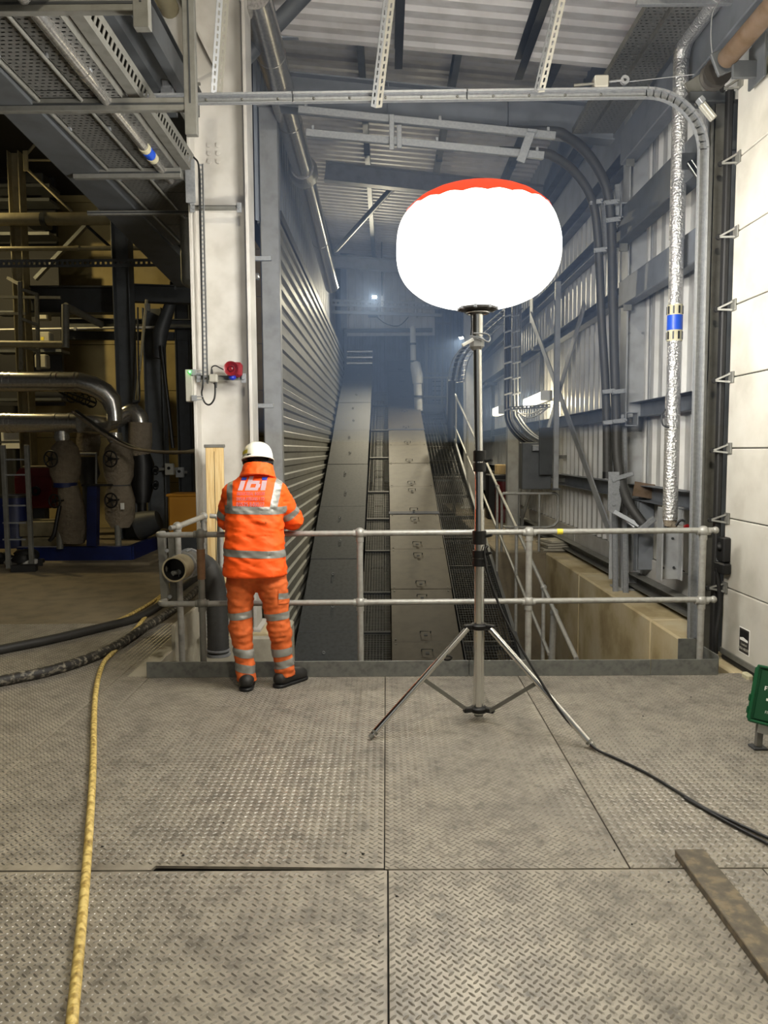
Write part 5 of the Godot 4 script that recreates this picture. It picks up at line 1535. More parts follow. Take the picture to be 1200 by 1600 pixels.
	var lk := thing("clip_bracket", "small galvanised clip bracket with a rod by the hanger at upper left", "bracket", lb)
	part("clip", S().box(lb, Vector3(0.11, 0.12, 0.05), Basis(), 0.006).box(lb + Vector3(0, 0.02, 0.03), Vector3(0.07, 0.05, 0.02), Basis(), 0.004), M.galv, lk)
	part("arm", S().bar(lb, Vector3(-1.83, lb.y, -7.32), 0.03, 0.03), M.galv_dull, lk)
	part("rod", S().cyl(lb + Vector3(0.04, 0.03, 0), lb + Vector3(0.28, 0.03, 0), 0.014, 8), M.galv_dull, lk)
	var dp := thing("drop_pipe", "dull vertical pipe behind the white column's left edge", "pipe", Vector3(-2.176, 3.614, -8.4))
	part("pipe", S().cyl(Vector3(-2.152, 4.485, -8.4), Vector3(-2.156, 3.573, -8.4), 0.05, 12), M.galv_dull, dp)
	part("elbow", S().tube(smooth([Vector3(-2.155, 3.614, -8.4), Vector3(-2.15, 3.546, -8.4), Vector3(-2.088, 3.519, -8.4), Vector3(-1.964, 3.518, -8.4)], 4), 0.05, 10), M.galv_dull, dp)
	var sb := thing("side_bracket", "short pale strut bracket on the white column's left edge below the trays", "bracket", Vector3(-1.801, 4.221, -7.25))
	part("plate", S().box(Vector3(-1.795, 4.221, -7.25), Vector3(0.09, 0.42, 0.02), Basis(), 0.004), M.galv, sb)
	part("gusset", S().prism(PackedVector2Array([Vector2(0, 0), Vector2(-0.16, 0.0), Vector2(0, 0.22)]), Transform3D(Basis(), Vector3(-1.838, 4.221, -7.3)), 0.012), M.galv, sb)


func handwheel(t: Node3D, c: Vector3, r: float, axis: Vector3) -> void:
	var f := Shape.frame(c, c + axis)
	var s := S()
	s.tube(arc(c, f.x, f.y, r, 0, 360, 18), 0.012, 6, false)
	for k in 5:
		var g := TAU * k / 5.0
		s.cyl(c, c + (f.x * cos(g) + f.y * sin(g)) * r, 0.009, 5)
	s.cyl(c - axis * 0.02, c + axis * 0.03, 0.03, 8)
	s.cyl(c, c - axis * 0.25, 0.014, 6)
	part("handwheel", s, M.black, t)


func machine_hall() -> void:
	# blue skid
	var a = Vector3(-5.723, 0, -11.716)
	var b = Vector3(-3.948, 0, -11.648)
	var d: float = -a.z
	var sk := thing("skid_base", "blue painted steel skid frame under the lagged valves", "skid", Vector3((a.x + b.x) / 2, 0, -d))
	part("front_beam", S().box(Vector3((a.x + b.x) / 2, 0.14, -d), Vector3(b.x - a.x, 0.24, 0.1), Basis(), 0.006), M.blue, sk)
	part("side_beam", S().box(Vector3(b.x - 0.03, 0.14, -d - 1.5), Vector3(0.1, 0.24, 3.0), Basis(), 0.006), M.blue, sk)
	part("deck", S().box(Vector3((a.x + b.x) / 2, 0.22, -d - 1.5), Vector3(b.x - a.x - 0.2, 0.03, 2.9)), M.concrete_floor, sk)
	part("plinth", S().box(Vector3((a.x + b.x) / 2 + 0.1, 0.02, -d - 1.4), Vector3(b.x - a.x + 0.5, 0.05, 3.4), Basis(), 0.01), M.concrete_floor, sk)
	var z := d + 0.5
	# the two big silver mains
	var p1 := [Vector3(-6.623, 2.826, -12), Vector3(-4.773, 2.804, -12), Vector3(-4.565, 2.744, -12), Vector3(-4.417, 2.647, -12.05), Vector3(-4.328, 2.521, -12.1), Vector3(-4.294, 2.36, -12.1), Vector3(-4.289, 2.2, -12.1)]
	var t1 := thing("main_pipe", "upper large silver lagged pipe bending down above the valves", "pipe", p1[1], "large silver pipes of the machine")
	part("straight", S().cyl(p1[0], p1[1], 0.152, 22), M.silver, t1)
	part("bend", S().tube([p1[1], p1[2], p1[3], p1[4], p1[5], p1[6]], [0.152, 0.155, 0.155, 0.15, 0.125, 0.12], 18), M.silver, t1)
	for x in [8, 18, 82, 90, 118]:
		var c: Vector3 = p1[0].lerp(p1[1], (x + 60.0) / 185.0)
		part("joint_band", S().cyl(c + Vector3(-0.02, 0, 0), c + Vector3(0.02, 0, 0), 0.158, 22), M.silver, t1)
	var p2 := [Vector3(-6.489, 2.179, -11.7), Vector3(-4.697, 2.158, -11.7), Vector3(-4.608, 2.154, -11.9), Vector3(-4.558, 2.147, -12.3)]
	var t2 := thing("main_pipe", "lower large silver lagged pipe above the left lagged valve", "pipe", p2[1], "large silver pipes of the machine")
	part("straight", S().cyl(p2[0], p2[1], 0.15, 22), M.silver, t2)
	part("bend", S().tube([p2[1], p2[2], p2[3]], 0.15, 18), M.silver, t2)
	for x in [10, 18, 88, 110, 122]:
		var c: Vector3 = p2[0].lerp(p2[1], (x + 60.0) / 183.0)
		part("joint_band", S().cyl(c + Vector3(-0.02, 0, 0), c + Vector3(0.02, 0, 0), 0.156, 22), M.silver, t2)
	# lagged valves
	var vdef := [
		["left lagged valve with handwheels standing on the blue skid", 101, 11.7, 0.21, 690, 752, 764, 848, true],
		["right lagged valve with handwheels behind the blue post", 184, 11.9, 0.215, 694, 755, 760, 822, false]]
	for v in vdef:
		var top = Vector3(-4.924, 1.877, -11.7) if v[8] else Vector3(-4.18, 1.855, -11.9)
		var mid = Vector3(-4.939, 1.249, -11.7) if v[8] else Vector3(-4.182, 1.206, -11.9)
		var low = Vector3(-4.897, 0.318, -11.7) if v[8] else Vector3(-4.185, 0.532, -11.9)
		var base = Vector3(-5.009, 0.238, -11.7) if v[8] else Vector3(-4.186, 0.228, -11.9)
		var t := thing("lagged_valve", v[0], "valve", base, "lagged valves")
		part("neck", S().tube([top + Vector3(-0.04, 0.16, 0), top + Vector3(-0.04, 0.06, 0), top + Vector3(-0.04, 0.0, 0)], [0.1, 0.12, 0.09], 16), M.silver, t)
		var u := S()
		u.tube([top + Vector3(0, 0.02, 0), top + Vector3(0, -0.08, 0), top.lerp(mid, 0.45), top.lerp(mid, 0.8), mid], [0.1, 0.19, 0.235, 0.22, 0.17], 16)
		part("upper_jacket", u, M.insulation, t)
		part("band", S().cyl(mid + Vector3(0, -0.07, 0), mid + Vector3(0, 0.0, 0), 0.175, 16), M.blue if v[8] else M.steel_dark, t)
		var l := S()
		if v[8]: l.tube([mid + Vector3(0.04, -0.06, 0), mid.lerp(low, 0.4) + Vector3(0.06, 0, 0), mid.lerp(low, 0.75) + Vector3(0.06, 0, 0), low + Vector3(0.04, 0, 0)], [0.15, 0.19, 0.24, 0.17], 16)
		else: l.tube([mid + Vector3(0, -0.02, 0), mid.lerp(low, 0.35), mid.lerp(low, 0.8), low], [0.18, 0.235, 0.22, 0.14], 16)
		part("lower_jacket", l, M.insulation, t)
		part("leg", S().cyl(Vector3(base.x, low.y + 0.2, base.z + 0.12), Vector3(base.x, 0.24, base.z + 0.12), 0.05, 12), M.galv_dull, t)
		if v[8]:
			handwheel(t, Vector3(-4.996, 1.617, -11.35), 0.12, Vector3(-0.3, 0, 1).normalized())
			handwheel(t, Vector3(-4.965, 0.987, -11.35), 0.1, Vector3(-0.3, 0, 1).normalized())
			part("drain_hose", S().tube(smooth([Vector3(-4.913, 0.916, -11.4), Vector3(-4.949, 0.679, -11.35), Vector3(-4.973, 0.492, -11.3), Vector3(-5.044, 0.396, -11.3)], 4), 0.03, 7), M.black, t)
		else:
			handwheel(t, Vector3(-4.164, 1.61, -11.5), 0.12, Vector3(-0.3, 0, 1).normalized())
			handwheel(t, Vector3(-4.176, 0.982, -11.5), 0.11, Vector3(-0.3, 0, 1).normalized())
			part("tag_plate", S().box(Vector3(-4.05, 0.884, -11.63), Vector3(0.06, 0.1, 0.01), Basis(), 0.002), M.white_plastic, t)
	var vc := thing("lagged_vessel", "dark lagged vessel with silver elbow behind the right lagged valve", "vessel", Vector3(-4.201, 0.693, -12.9))
	part("elbow", S().tube(smooth([Vector3(-4.89, 2.126, -12.9), Vector3(-4.507, 2.263, -12.9), Vector3(-4.287, 2.39, -12.9), Vector3(-4.16, 2.304, -12.9), Vector3(-4.134, 2.121, -12.9)], 4), 0.14, 16), M.silver, vc)
	part("jacket", S().tube([Vector3(-4.142, 2.207, -12.9), Vector3(-4.152, 1.885, -12.9), Vector3(-4.149, 1.648, -12.9)], [0.19, 0.2, 0.15], 16), M.insulation, vc)
	part("valve_body", S().tube([Vector3(-4.137, 1.691, -12.9), Vector3(-4.132, 1.507, -12.9), Vector3(-4.146, 1.074, -12.9), Vector3(-4.152, 0.856, -12.9)], [0.14, 0.2, 0.18, 0.12], 14), M.black, vc)
	part("pump", S().tube([Vector3(-4.143, 0.482, -12.6), Vector3(-3.982, 0.524, -12.6), Vector3(-3.788, 0.587, -12.6)], [0.24, 0.22, 0.16], 14), M.steel_dark, vc)
	part("stand", S().cyl(Vector3(-4.152, 0.856, -12.9), Vector3(-4.164, 0.145, -12.9), 0.07, 10), M.black, vc)
	for y in [735, 760, 775]: pass
	handwheel(vc, Vector3(-3.877, 1.4, -12.8), 0.07, Vector3(1, 0, 0.4).normalized())
	handwheel(vc, Vector3(-3.885, 1.153, -12.8), 0.07, Vector3(1, 0, 0.4).normalized())
	var dv := thing("dark_vessel", "dark rounded vessel between the two lagged valves", "vessel", Vector3(-5.059, 1.351, -12.9))
	part("upper", S().tube([Vector3(-5.021, 2.084, -12.9), Vector3(-5.028, 1.89, -12.9), Vector3(-5.037, 1.653, -12.9)], [0.17, 0.2, 0.16], 14), M.insulation, dv)
	part("lower", S().tube([Vector3(-5.049, 1.632, -12.9), Vector3(-5.049, 1.351, -12.9), Vector3(-5.057, 1.134, -12.9), Vector3(-5.094, 0.15, -12.9)], [0.15, 0.19, 0.1, 0.08], 14), M.steel_dark, dv)
	part("frame_tube", S().tube(smooth([Vector3(-4.947, 1.689, -12.2), Vector3(-4.67, 1.687, -12.2), Vector3(-4.641, 1.646, -12.2), Vector3(-4.658, 1.196, -12.2)], 5), 0.018, 6), M.galv, dv)
	var bp0 = Vector3(-4.532, 0.272, -11.65)
	var bp1 = Vector3(-4.487, 1.21, -11.65)
	var bp := thing("blue_post", "bright blue square post between the lagged valves", "post", bp0)
	part("post", S().bar(bp0, bp1, 0.15, 0.15, Vector3.BACK, 0.008), M.blue, bp)
	part("cap", S().box(bp1 + Vector3(0.06, 0, 0), Vector3(0.42, 0.03, 0.2), Basis(), 0.004), M.black, bp)
	# red cabinet, blue drum, table, ladder, bright opening
	var rc = Vector3(-5.93, 1.052, -12.9)
	var r := thing("red_cabinet", "dull red hose cabinet behind the left lagged valve", "cabinet", rc)
	part("body", S().box(rc, Vector3(0.62, 0.55, 0.35), Basis(), 0.03), M.red_dull, r)
	part("sloping_lid", S().prism(PackedVector2Array([Vector2(-0.31, 0.26), Vector2(0.31, 0.26), Vector2(0.31, 0.4), Vector2(-0.2, 0.4)]), Transform3D(Basis(), rc + Vector3(0, 0, -0.16)), 0.33), M.red_dull, r)
	part("outlet", S().lathe(Transform3D(Basis(Vector3.RIGHT, PI / 2), rc + Vector3(0.06, 0.02, 0.17)), [[0.05, 0], [0.08, 0], [0.08, 0.05], [0.04, 0.05], [0.04, 0.02]], 14), M.black, r)
	part("top_tray", S().box(rc + Vector3(0.06, 0.42, 0.0), Vector3(0.44, 0.03, 0.3), Basis(), 0.004), M.pipe_beige, r)
	part("pedestal", S().box(rc + Vector3(0.05, -0.55, 0), Vector3(0.2, 0.7, 0.2), Basis(), 0.01), M.steel_dark, r)
	var bd = Vector3(-6.016, 0.284, -12.2)
	var dr := thing("blue_drum", "dark blue drum behind the ladder at the left edge", "drum", bd)
	part("drum", S().lathe(Transform3D(Basis(), Vector3(bd.x, 0.0, bd.z)), [[0, 0.2], [0.28, 0.2], [0.29, 0.45], [0.28, 0.47], [0.29, 0.72], [0.28, 0.74], [0.28, 1.02], [0, 1.02]], 20), M.blue, dr)
	part("lid", S().lathe(Transform3D(Basis(), Vector3(bd.x, 1.0, bd.z)), [[0.24, 0], [0.295, 0.0], [0.295, 0.04], [0.24, 0.04]], 20), M.label_dark, dr)
	var tb = Vector3(-5.46, 0.447, -12.2)
	var tt := thing("bench", "low beige bench behind the blue skid", "bench", Vector3(tb.x, 0, tb.z))
	part("top", S().box(tb + Vector3(0, 0.06, 0), Vector3(0.7, 0.24, 0.5), Basis(), 0.01), M.pipe_beige, tt)
	part("front", S().box(tb + Vector3(0.0, -0.16, 0.1), Vector3(0.6, 0.18, 0.4), Basis(), 0.01), M.pipe_beige, tt)
	var la := thing("ladder", "grey upright ladder frame at the left edge beside the blue skid", "ladder", Vector3(-5.551, 0.191, -11.2))
	for e in [Vector3(-5.277, 1.874, -11.2), Vector3(-5.625, 1.876, -11.2)]: part("stile", S().box(Vector3(e.x, 0.9, e.z), Vector3(0.06, 1.85, 0.06), Basis(), 0.004), M.galv_dull, la)
	for q in [Vector3(-5.467, 1.613, -11.2), Vector3(-5.478, 1.387, -11.2), Vector3(-5.498, 0.934, -11.2), Vector3(-5.51, 0.678, -11.2), Vector3(-5.521, 0.43, -11.2)]: part("rung", S().box(q, Vector3(0.34, 0.022, 0.022)), M.galv, la)
	var wl = Vector3(-8.112, 1.977, -16.6)
	var wn := thing("pale_panel", "pale bluish reflective panel seen below the lower silver pipe", "panel", wl)
	part("panel", S().box(wl, Vector3(0.5, 0.36, 0.03), Basis(), 0.004), M.white_plastic, wn)
	part("post", S().box(Vector3(wl.x, wl.y / 2.0, wl.z - 0.04), Vector3(0.06, wl.y, 0.05)), M.steel_dark, wn)
	part("bar", S().box(wl + Vector3(0, -0.03, 0.02), Vector3(0.5, 0.03, 0.02)), M.steel_dark, wn)
	# draped cables
	var dc := S()
	dc.tube(smooth([Vector3(-4.634, 2.312, -11.3), Vector3(-4.422, 2.152, -11.3), Vector3(-4.099, 1.924, -11.3), Vector3(-3.739, 1.771, -11.2), Vector3(-3.141, 1.712, -10.6), Vector3(-2.345, 1.71, -9.6)], 5), 0.022, 7)
	tag(obj("draped_cable", dc, M.insulation), "upper draped grey cable sagging from the lower silver pipe to the column", "cable", "draped cables")
	var dc2 := S()
	dc2.tube(smooth([Vector3(-4.596, 2.333, -11.35), Vector3(-4.301, 2.115, -11.35), Vector3(-3.912, 1.866, -11.3), Vector3(-3.489, 1.741, -11), Vector3(-2.879, 1.694, -10.3), Vector3(-2.369, 1.742, -9.7)], 5), 0.02, 7)
	tag(obj("draped_cable", dc2, M.hose_black), "lower draped dark cable sagging from the lower silver pipe to the column", "cable", "draped cables")
	var cr := thing("cable_rack", "dark sagging cable basket under the upper silver pipe's bend", "cable tray", Vector3(-4.941, 2.605, -12.4))
	part("rail", S().tube([Vector3(-5.298, 2.741, -12.4), Vector3(-4.992, 2.626, -12.4), Vector3(-4.686, 2.501, -12.4)], 0.02, 6), M.black, cr)
	part("rail", S().tube([Vector3(-5.322, 2.697, -12.5), Vector3(-5.056, 2.551, -12.5), Vector3(-4.778, 2.446, -12.5)], 0.02, 6), M.black, cr)
	for q in [Vector3(-5.096, 2.61, -12.45), Vector3(-4.992, 2.609, -12.45), Vector3(-4.889, 2.567, -12.45), Vector3(-4.787, 2.525, -12.45)]: part("hoop", S().tube(arc(q, Vector3.RIGHT, Vector3.UP, 0.09, 0, 360, 10), 0.01, 5, false), M.black, cr)
	# columns and beams of the hall
	var c1 = Vector3(-6.281, 4.868, -13.4)
	h_column("hall_column", "beige steel column at the left edge behind the pipes", Vector3(c1.x, 0, c1.z), 0.2, 0.24, 6.8, M.pipe_beige)
	var c2 = Vector3(-4.381, 2.858, -13)
	h_column("hall_column", "grey steel column in front of the beige wall panels", Vector3(c2.x, 0, c2.z), 0.28, 0.26, 5.9, M.steel_grey)
	var c3 = Vector3(-4.372, 1.783, -14.6)
	h_column("hall_column", "shadowed grey column right of the lagged vessel", Vector3(c3.x, 0, c3.z), 0.36, 0.26, 4.4, M.steel_grey)
	var c4 = Vector3(-3.966, 1.782, -15.2)
	h_column("hall_column", "dark column just left of the white column, behind the control boxes", Vector3(c4.x, 0, c4.z), 0.3, 0.26, 6.5, M.steel_dark)
	var bm := thing("hall_beam", "dark heavy floor beam crossing the machine hall behind the grey column", "beam", Vector3(-5.074, 4.357, -13.6))
	part("beam", S().ibeam(Vector3(-6.422, 4.377, -13.6), Vector3(-4.455, 4.364, -13.6), Vector3.UP, 0.46, 0.24, 0.03, 0.02), M.steel_dark, bm)
	part("beam", S().ibeam(Vector3(-4.451, 4.485, -13.6), Vector3(-3.162, 4.433, -13.6), Vector3.UP, 0.3, 0.2, 0.02, 0.014), M.steel_dark, bm)
	var bm2 := thing("hall_beam", "lower dark beam crossing behind the grey L-shaped pipe", "beam", Vector3(-5.609, 4.264, -15))
	part("beam", S().ibeam(Vector3(-6.233, 4.207, -15), Vector3(-3.501, 4.165, -15), Vector3.UP, 0.18, 0.18, 0.02, 0.014), M.steel_dark, bm2)
	part("beam", S().bar(Vector3(-6.325, 4.005, -15.2), Vector3(-3.554, 3.962, -15.2), 0.1, 0.16), M.steel_dark, bm2)
	var yp := thing("hall_pipe", "thick beige horizontal pipe with a strap across the beige wall", "pipe", Vector3(-5.524, 5.63, -13.2))
	part("pipe", S().cyl(Vector3(-6.93, 5.64, -13.2), Vector3(-4.463, 5.644, -13.2), 0.105, 16), M.pipe_beige, yp)
	part("strap", S().cyl(Vector3(-5.794, 5.632, -13.2), Vector3(-5.708, 5.631, -13.2), 0.118, 16), M.steel_dark, yp)
	var yp2 := thing("hall_pipe", "thin beige horizontal pipe below the thick strapped one", "pipe", Vector3(-5.543, 5.156, -13.2))
	part("pipe", S().cyl(Vector3(-6.954, 5.155, -13.2), Vector3(-3.786, 5.154, -13.2), 0.04, 12), M.pipe_beige, yp2)
	part("coupling", S().cyl(Vector3(-5.239, 5.154, -13.2), Vector3(-5.174, 5.153, -13.2), 0.05, 12), M.pipe_beige, yp2)
	var tr := thing("hall_tray", "dark slotted cable tray crossing in front of the grey hall column", "cable tray", Vector3(-4.63, 4.667, -12.2))
	part("tray", S().slotted(Vector3(-6.439, 4.669, -12.2), Vector3(-3.275, 4.668, -12.2), Vector3.UP, 0.12, 0.02, 0.08, 0.04, 0.04), M.steel_grey, tr)
	part("drop_bar", S().bar(Vector3(-3.294, 4.687, -12.2), Vector3(-3.297, 4.255, -12.2), 0.03, 0.03, Vector3.BACK), M.steel_grey, tr)
	var lp := thing("hall_pipe", "grey L-shaped pipe with mitred elbow left of the grey hall column", "pipe", Vector3(-5.238, 3.758, -12.6))
	part("horizontal", S().cyl(Vector3(-6.714, 3.49, -12.6), Vector3(-5.228, 3.47, -12.6), 0.055, 14), M.pipe_beige, lp)
	part("vertical", S().cyl(Vector3(-5.23, 3.418, -12.6), Vector3(-5.203, 4.106, -12.6), 0.06, 14), M.galv_dull, lp)
	part("raking", S().cyl(Vector3(-5.204, 4.085, -12.6), Vector3(-4.998, 3.948, -13.6), 0.06, 14), M.galv_dull, lp)
	var tp := thing("hall_pipe", "very thin pale pipe running level behind the L-shaped pipe", "pipe", Vector3(-5.316, 3.966, -14.2))
	part("pipe", S().cyl(Vector3(-7.554, 3.958, -14.2), Vector3(-4.197, 3.994, -14.2), 0.022, 8), M.cladding, tp)
	part("clip", S().box(Vector3(-5.693, 3.969, -14.2), Vector3(0.05, 0.06, 0.06), Basis(), 0.004), M.galv, tp)
	var cg := thing("guard_cage", "grey tubular guard rail frame on the upper platform at left", "guard rail", Vector3(-5.983, 3.071, -12.9))
	for q in [[Vector3(-6.067, 4.543, -12.9), Vector3(-6.111, 3.094, -12.9)], [Vector3(-5.888, 4.394, -13.1), Vector3(-5.911, 3.113, -13.1)], [Vector3(-6.204, 4.381, -13.4), Vector3(-6.236, 3.146, -13.4)]]: part("post", S().bar(q[0], q[1], 0.06, 0.05, Vector3.BACK, 0.004), M.galv_dull, cg)
	for q in [[Vector3(-6.315, 4.629, -13), Vector3(-6.08, 4.501, -12.9)], [Vector3(-6.051, 4.418, -12.9), Vector3(-5.878, 4.373, -13.1)], [Vector3(-6.073, 3.937, -12.9), Vector3(-5.89, 3.863, -13.1)], [Vector3(-6.082, 3.485, -12.9), Vector3(-5.887, 3.424, -13.1)], [Vector3(-6.558, 4.355, -13.2), Vector3(-5.522, 4.337, -13.2)], [Vector3(-6.571, 4.077, -13.2), Vector3(-6.134, 4.074, -13.2)]]: part("rail", S().bar(q[0], q[1], 0.045, 0.045), M.galv_dull, cg)
	var xb := thing("tie_rods", "thin crossing tie rods with a turnbuckle plate at upper left", "brace", Vector3(-6.295, 6.827, -13.8))
	part("node_plate", S().box(Vector3(-6.045, 6.613, -13.25), Vector3(0.09, 0.34, 0.02), Basis(), 0.01), M.pipe_beige, xb)
	part("rod", S().cyl(Vector3(-6.268, 6.936, -13.8), Vector3(-5.962, 7.258, -13.8), 0.025, 8), M.pipe_beige, xb)
	part("rod", S().cyl(Vector3(-6.273, 6.827, -13.8), Vector3(-5.531, 6.822, -13.8), 0.022, 8), M.pipe_beige, xb)
	part("rod", S().cyl(Vector3(-6.279, 6.675, -13.8), Vector3(-5.509, 5.938, -13.8), 0.026, 8), M.pipe_beige, xb)
	part("rod", S().cyl(Vector3(-5.27, 5.705, -13.8), Vector3(-4.666, 5.149, -13.8), 0.026, 8), M.steel_dark, xb)
	part("brace_bar", S().bar(Vector3(-6.395, 4.871, -14.2), Vector3(-4.952, 6.292, -14.2), 0.06, 0.1, Vector3.BACK), M.steel_grey, xb)
	var sh := thing("equipment_rack", "dark rack with pale edges on the upper level at the left edge", "rack", Vector3(-7.098, 6.845, -15.5))
	part("back", S().box(Vector3(-7.551, 7.077, -16.2), Vector3(1.5, 4.6, 0.1)), M.dark_wall, sh)
	for q in [Vector3(-7.183, 7.761, -15.5), Vector3(-7.222, 6.895, -15.5), Vector3(-7.234, 6.625, -15.5), Vector3(-7.263, 5.983, -15.5)]: part("shelf", S().box(q, Vector3(1.4, 0.06, 0.5)), M.steel_grey, sh)
	for q in [Vector3(-6.906, 7.061, -15.6), Vector3(-7.399, 6.88, -15.6), Vector3(-6.913, 6.319, -15.6)]: part("unit", S().box(q, Vector3(0.4, 0.26, 0.4), Basis(), 0.02), M.steel_dark, sh)
	var sw := thing("lower_rack", "dark shelving with pipes on the lower platform at the left edge", "rack", Vector3(-6.883, 3.537, -15))
	part("back", S().box(Vector3(-7.452, 4.182, -16), Vector3(1.5, 3.0, 0.1)), M.dark_wall, sw)
	for q in [Vector3(-6.846, 4.394, -15), Vector3(-6.878, 3.66, -15), Vector3(-6.919, 2.735, -15)]: part("shelf", S().box(q, Vector3(1.3, 0.05, 0.4)), M.steel_grey, sw)
	for q in [Vector3(-6.534, 4.357, -14.8), Vector3(-6.597, 3.451, -14.8), Vector3(-6.506, 3.875, -14.8)]: part("unit", S().box(q, Vector3(0.22, 0.26, 0.2), Basis(), 0.02), M.box_grey, sw)
	part("yellow_tag", S().box(Vector3(-6.49, 3.858, -14.6), Vector3(0.06, 0.06, 0.02)), M.yellow, sw)
	# hanging rods, duct and cables right of the grey hall column
	var hr := thing("hanging_pipe", "slanting thin pale pipe beside the grey hall column", "pipe", Vector3(-3.967, 3.647, -12.6))
	part("pipe", S().cyl(Vector3(-3.878, 4.178, -12.6), Vector3(-4.097, 2.562, -12.6), 0.025, 8), M.pipe_beige, hr)
	part("bracket", S().box(Vector3(-3.871, 4.056, -12.6), Vector3(0.09, 0.12, 0.04), Basis(), 0.006), M.galv_dull, hr)
	tag(obj("hanging_cable", S().tube(smooth([Vector3(-3.963, 4.02, -12.4), Vector3(-3.979, 3.211, -12.4), Vector3(-3.978, 2.599, -12.4), Vector3(-4.023, 2.507, -12.4), Vector3(-4.096, 2.497, -12.4)], 5), 0.014, 6), M.black), "thin black cable hanging beside the grey hall column", "cable")
	var wd := thing("dark_duct", "dark angular duct leaning down near the shadowed column", "duct", Vector3(-4.112, 3.844, -13.9))
	part("duct", S().tube([Vector3(-3.831, 4.407, -13.9), Vector3(-4.054, 3.844, -13.9), Vector3(-4.091, 3.389, -13.9)], [0.1, 0.14, 0.1], 8), M.steel_dark, wd)
	part("hanger", S().cyl(Vector3(-3.831, 4.407, -13.9), Vector3(-3.766, 4.7, -13.7), 0.03, 6), M.black, wd)
	part("long_pipe", S().cyl(Vector3(-3.98, 3.589, -13.7), Vector3(-3.827, 1.777, -13.7), 0.035, 8), M.black, wd)
	for e in [[Vector3(-4.08, 1.384, -14.35), 0.16, 0.22, "left pale control box on the shadowed hall column"], [Vector3(-4.052, 1.306, -14.95), 0.15, 0.2, "right control box with round switch beside the pale one"]]:
		var t := thing("control_box", e[3], "control box", e[0], "control boxes in the hall")
		part("body", S().box(e[0], Vector3(e[1], e[2], 0.1), Basis(), 0.01), M.box_grey if e[1] > 0.155 else M.steel_light, t)
		part("mount", S().box(e[0] + Vector3(-0.12, 0, -0.06), Vector3(0.5, 0.05, 0.04)), M.galv_dull, t)
		part("switch", S().cyl(e[0] + Vector3(0, 0.02, 0.05), e[0] + Vector3(0, 0.02, 0.07), 0.03, 10), M.black, t)
	var yb = Vector3(-3.198, 0.847, -12.2)
	var yy := thing("yellow_bin", "yellow bin in the shadow beside the white column", "bin", yb)
	part("body", S().box(Vector3(yb.x, 0.72, yb.z), Vector3(0.5, 0.62, 0.5), Basis(), 0.03), M.yellow_bin, yy)
	part("stand", S().box(Vector3(yb.x, 0.22, yb.z), Vector3(0.44, 0.44, 0.44), Basis(), 0.02), M.steel_dark, yy)
	part("rim", S().box(Vector3(yb.x, 1.03, yb.z), Vector3(0.54, 0.04, 0.54), Basis(), 0.01), M.yellow_bin, yy)
	# crumpled sheets on the floor
	var rp = Vector3(-5.644, 0, -11.45)
	var rng := RandomNumberGenerator.new()
	rng.seed = 8
	var rg := thing("rag_heap", "crumpled heap of dark and pale sheeting on the floor at the left edge", "rags", rp)
	for k in 9:
		var q := S()
		var c = rp + Vector3(rng.randf_range(-0.3, 0.3), 0.07 + 0.05 * (k % 3), rng.randf_range(-0.15, 0.15))
		q.ball(c, rng.randf_range(0.1, 0.16), 7, Vector3(1.3, 0.55, 0.9))
		for i in q.v.size():
			var w := q.v[i]
			q.v[i] = w + Vector3(sin(w.y * 60 + w.x * 40), sin(w.x * 50 + w.z * 45), sin(w.z * 55 + w.y * 40)) * 0.018
		part("sheet", q, M.rubber if k % 3 else M.cladding, rg)
	for e in [[Vector3(-5.24, 0, -10.886), "nearer"], [Vector3(-5.386, 0, -11.441), "farther"]]:
		var t := thing("timber_block", e[1] + " dark timber block beside the crumpled heap", "block", e[0], "dark timber blocks")
		part("block", S().box(e[0] + Vector3(0, 0.05, 0), Vector3(0.34, 0.1, 0.12), Basis(Vector3.UP, 0.15), 0.006), M.rubber, t)


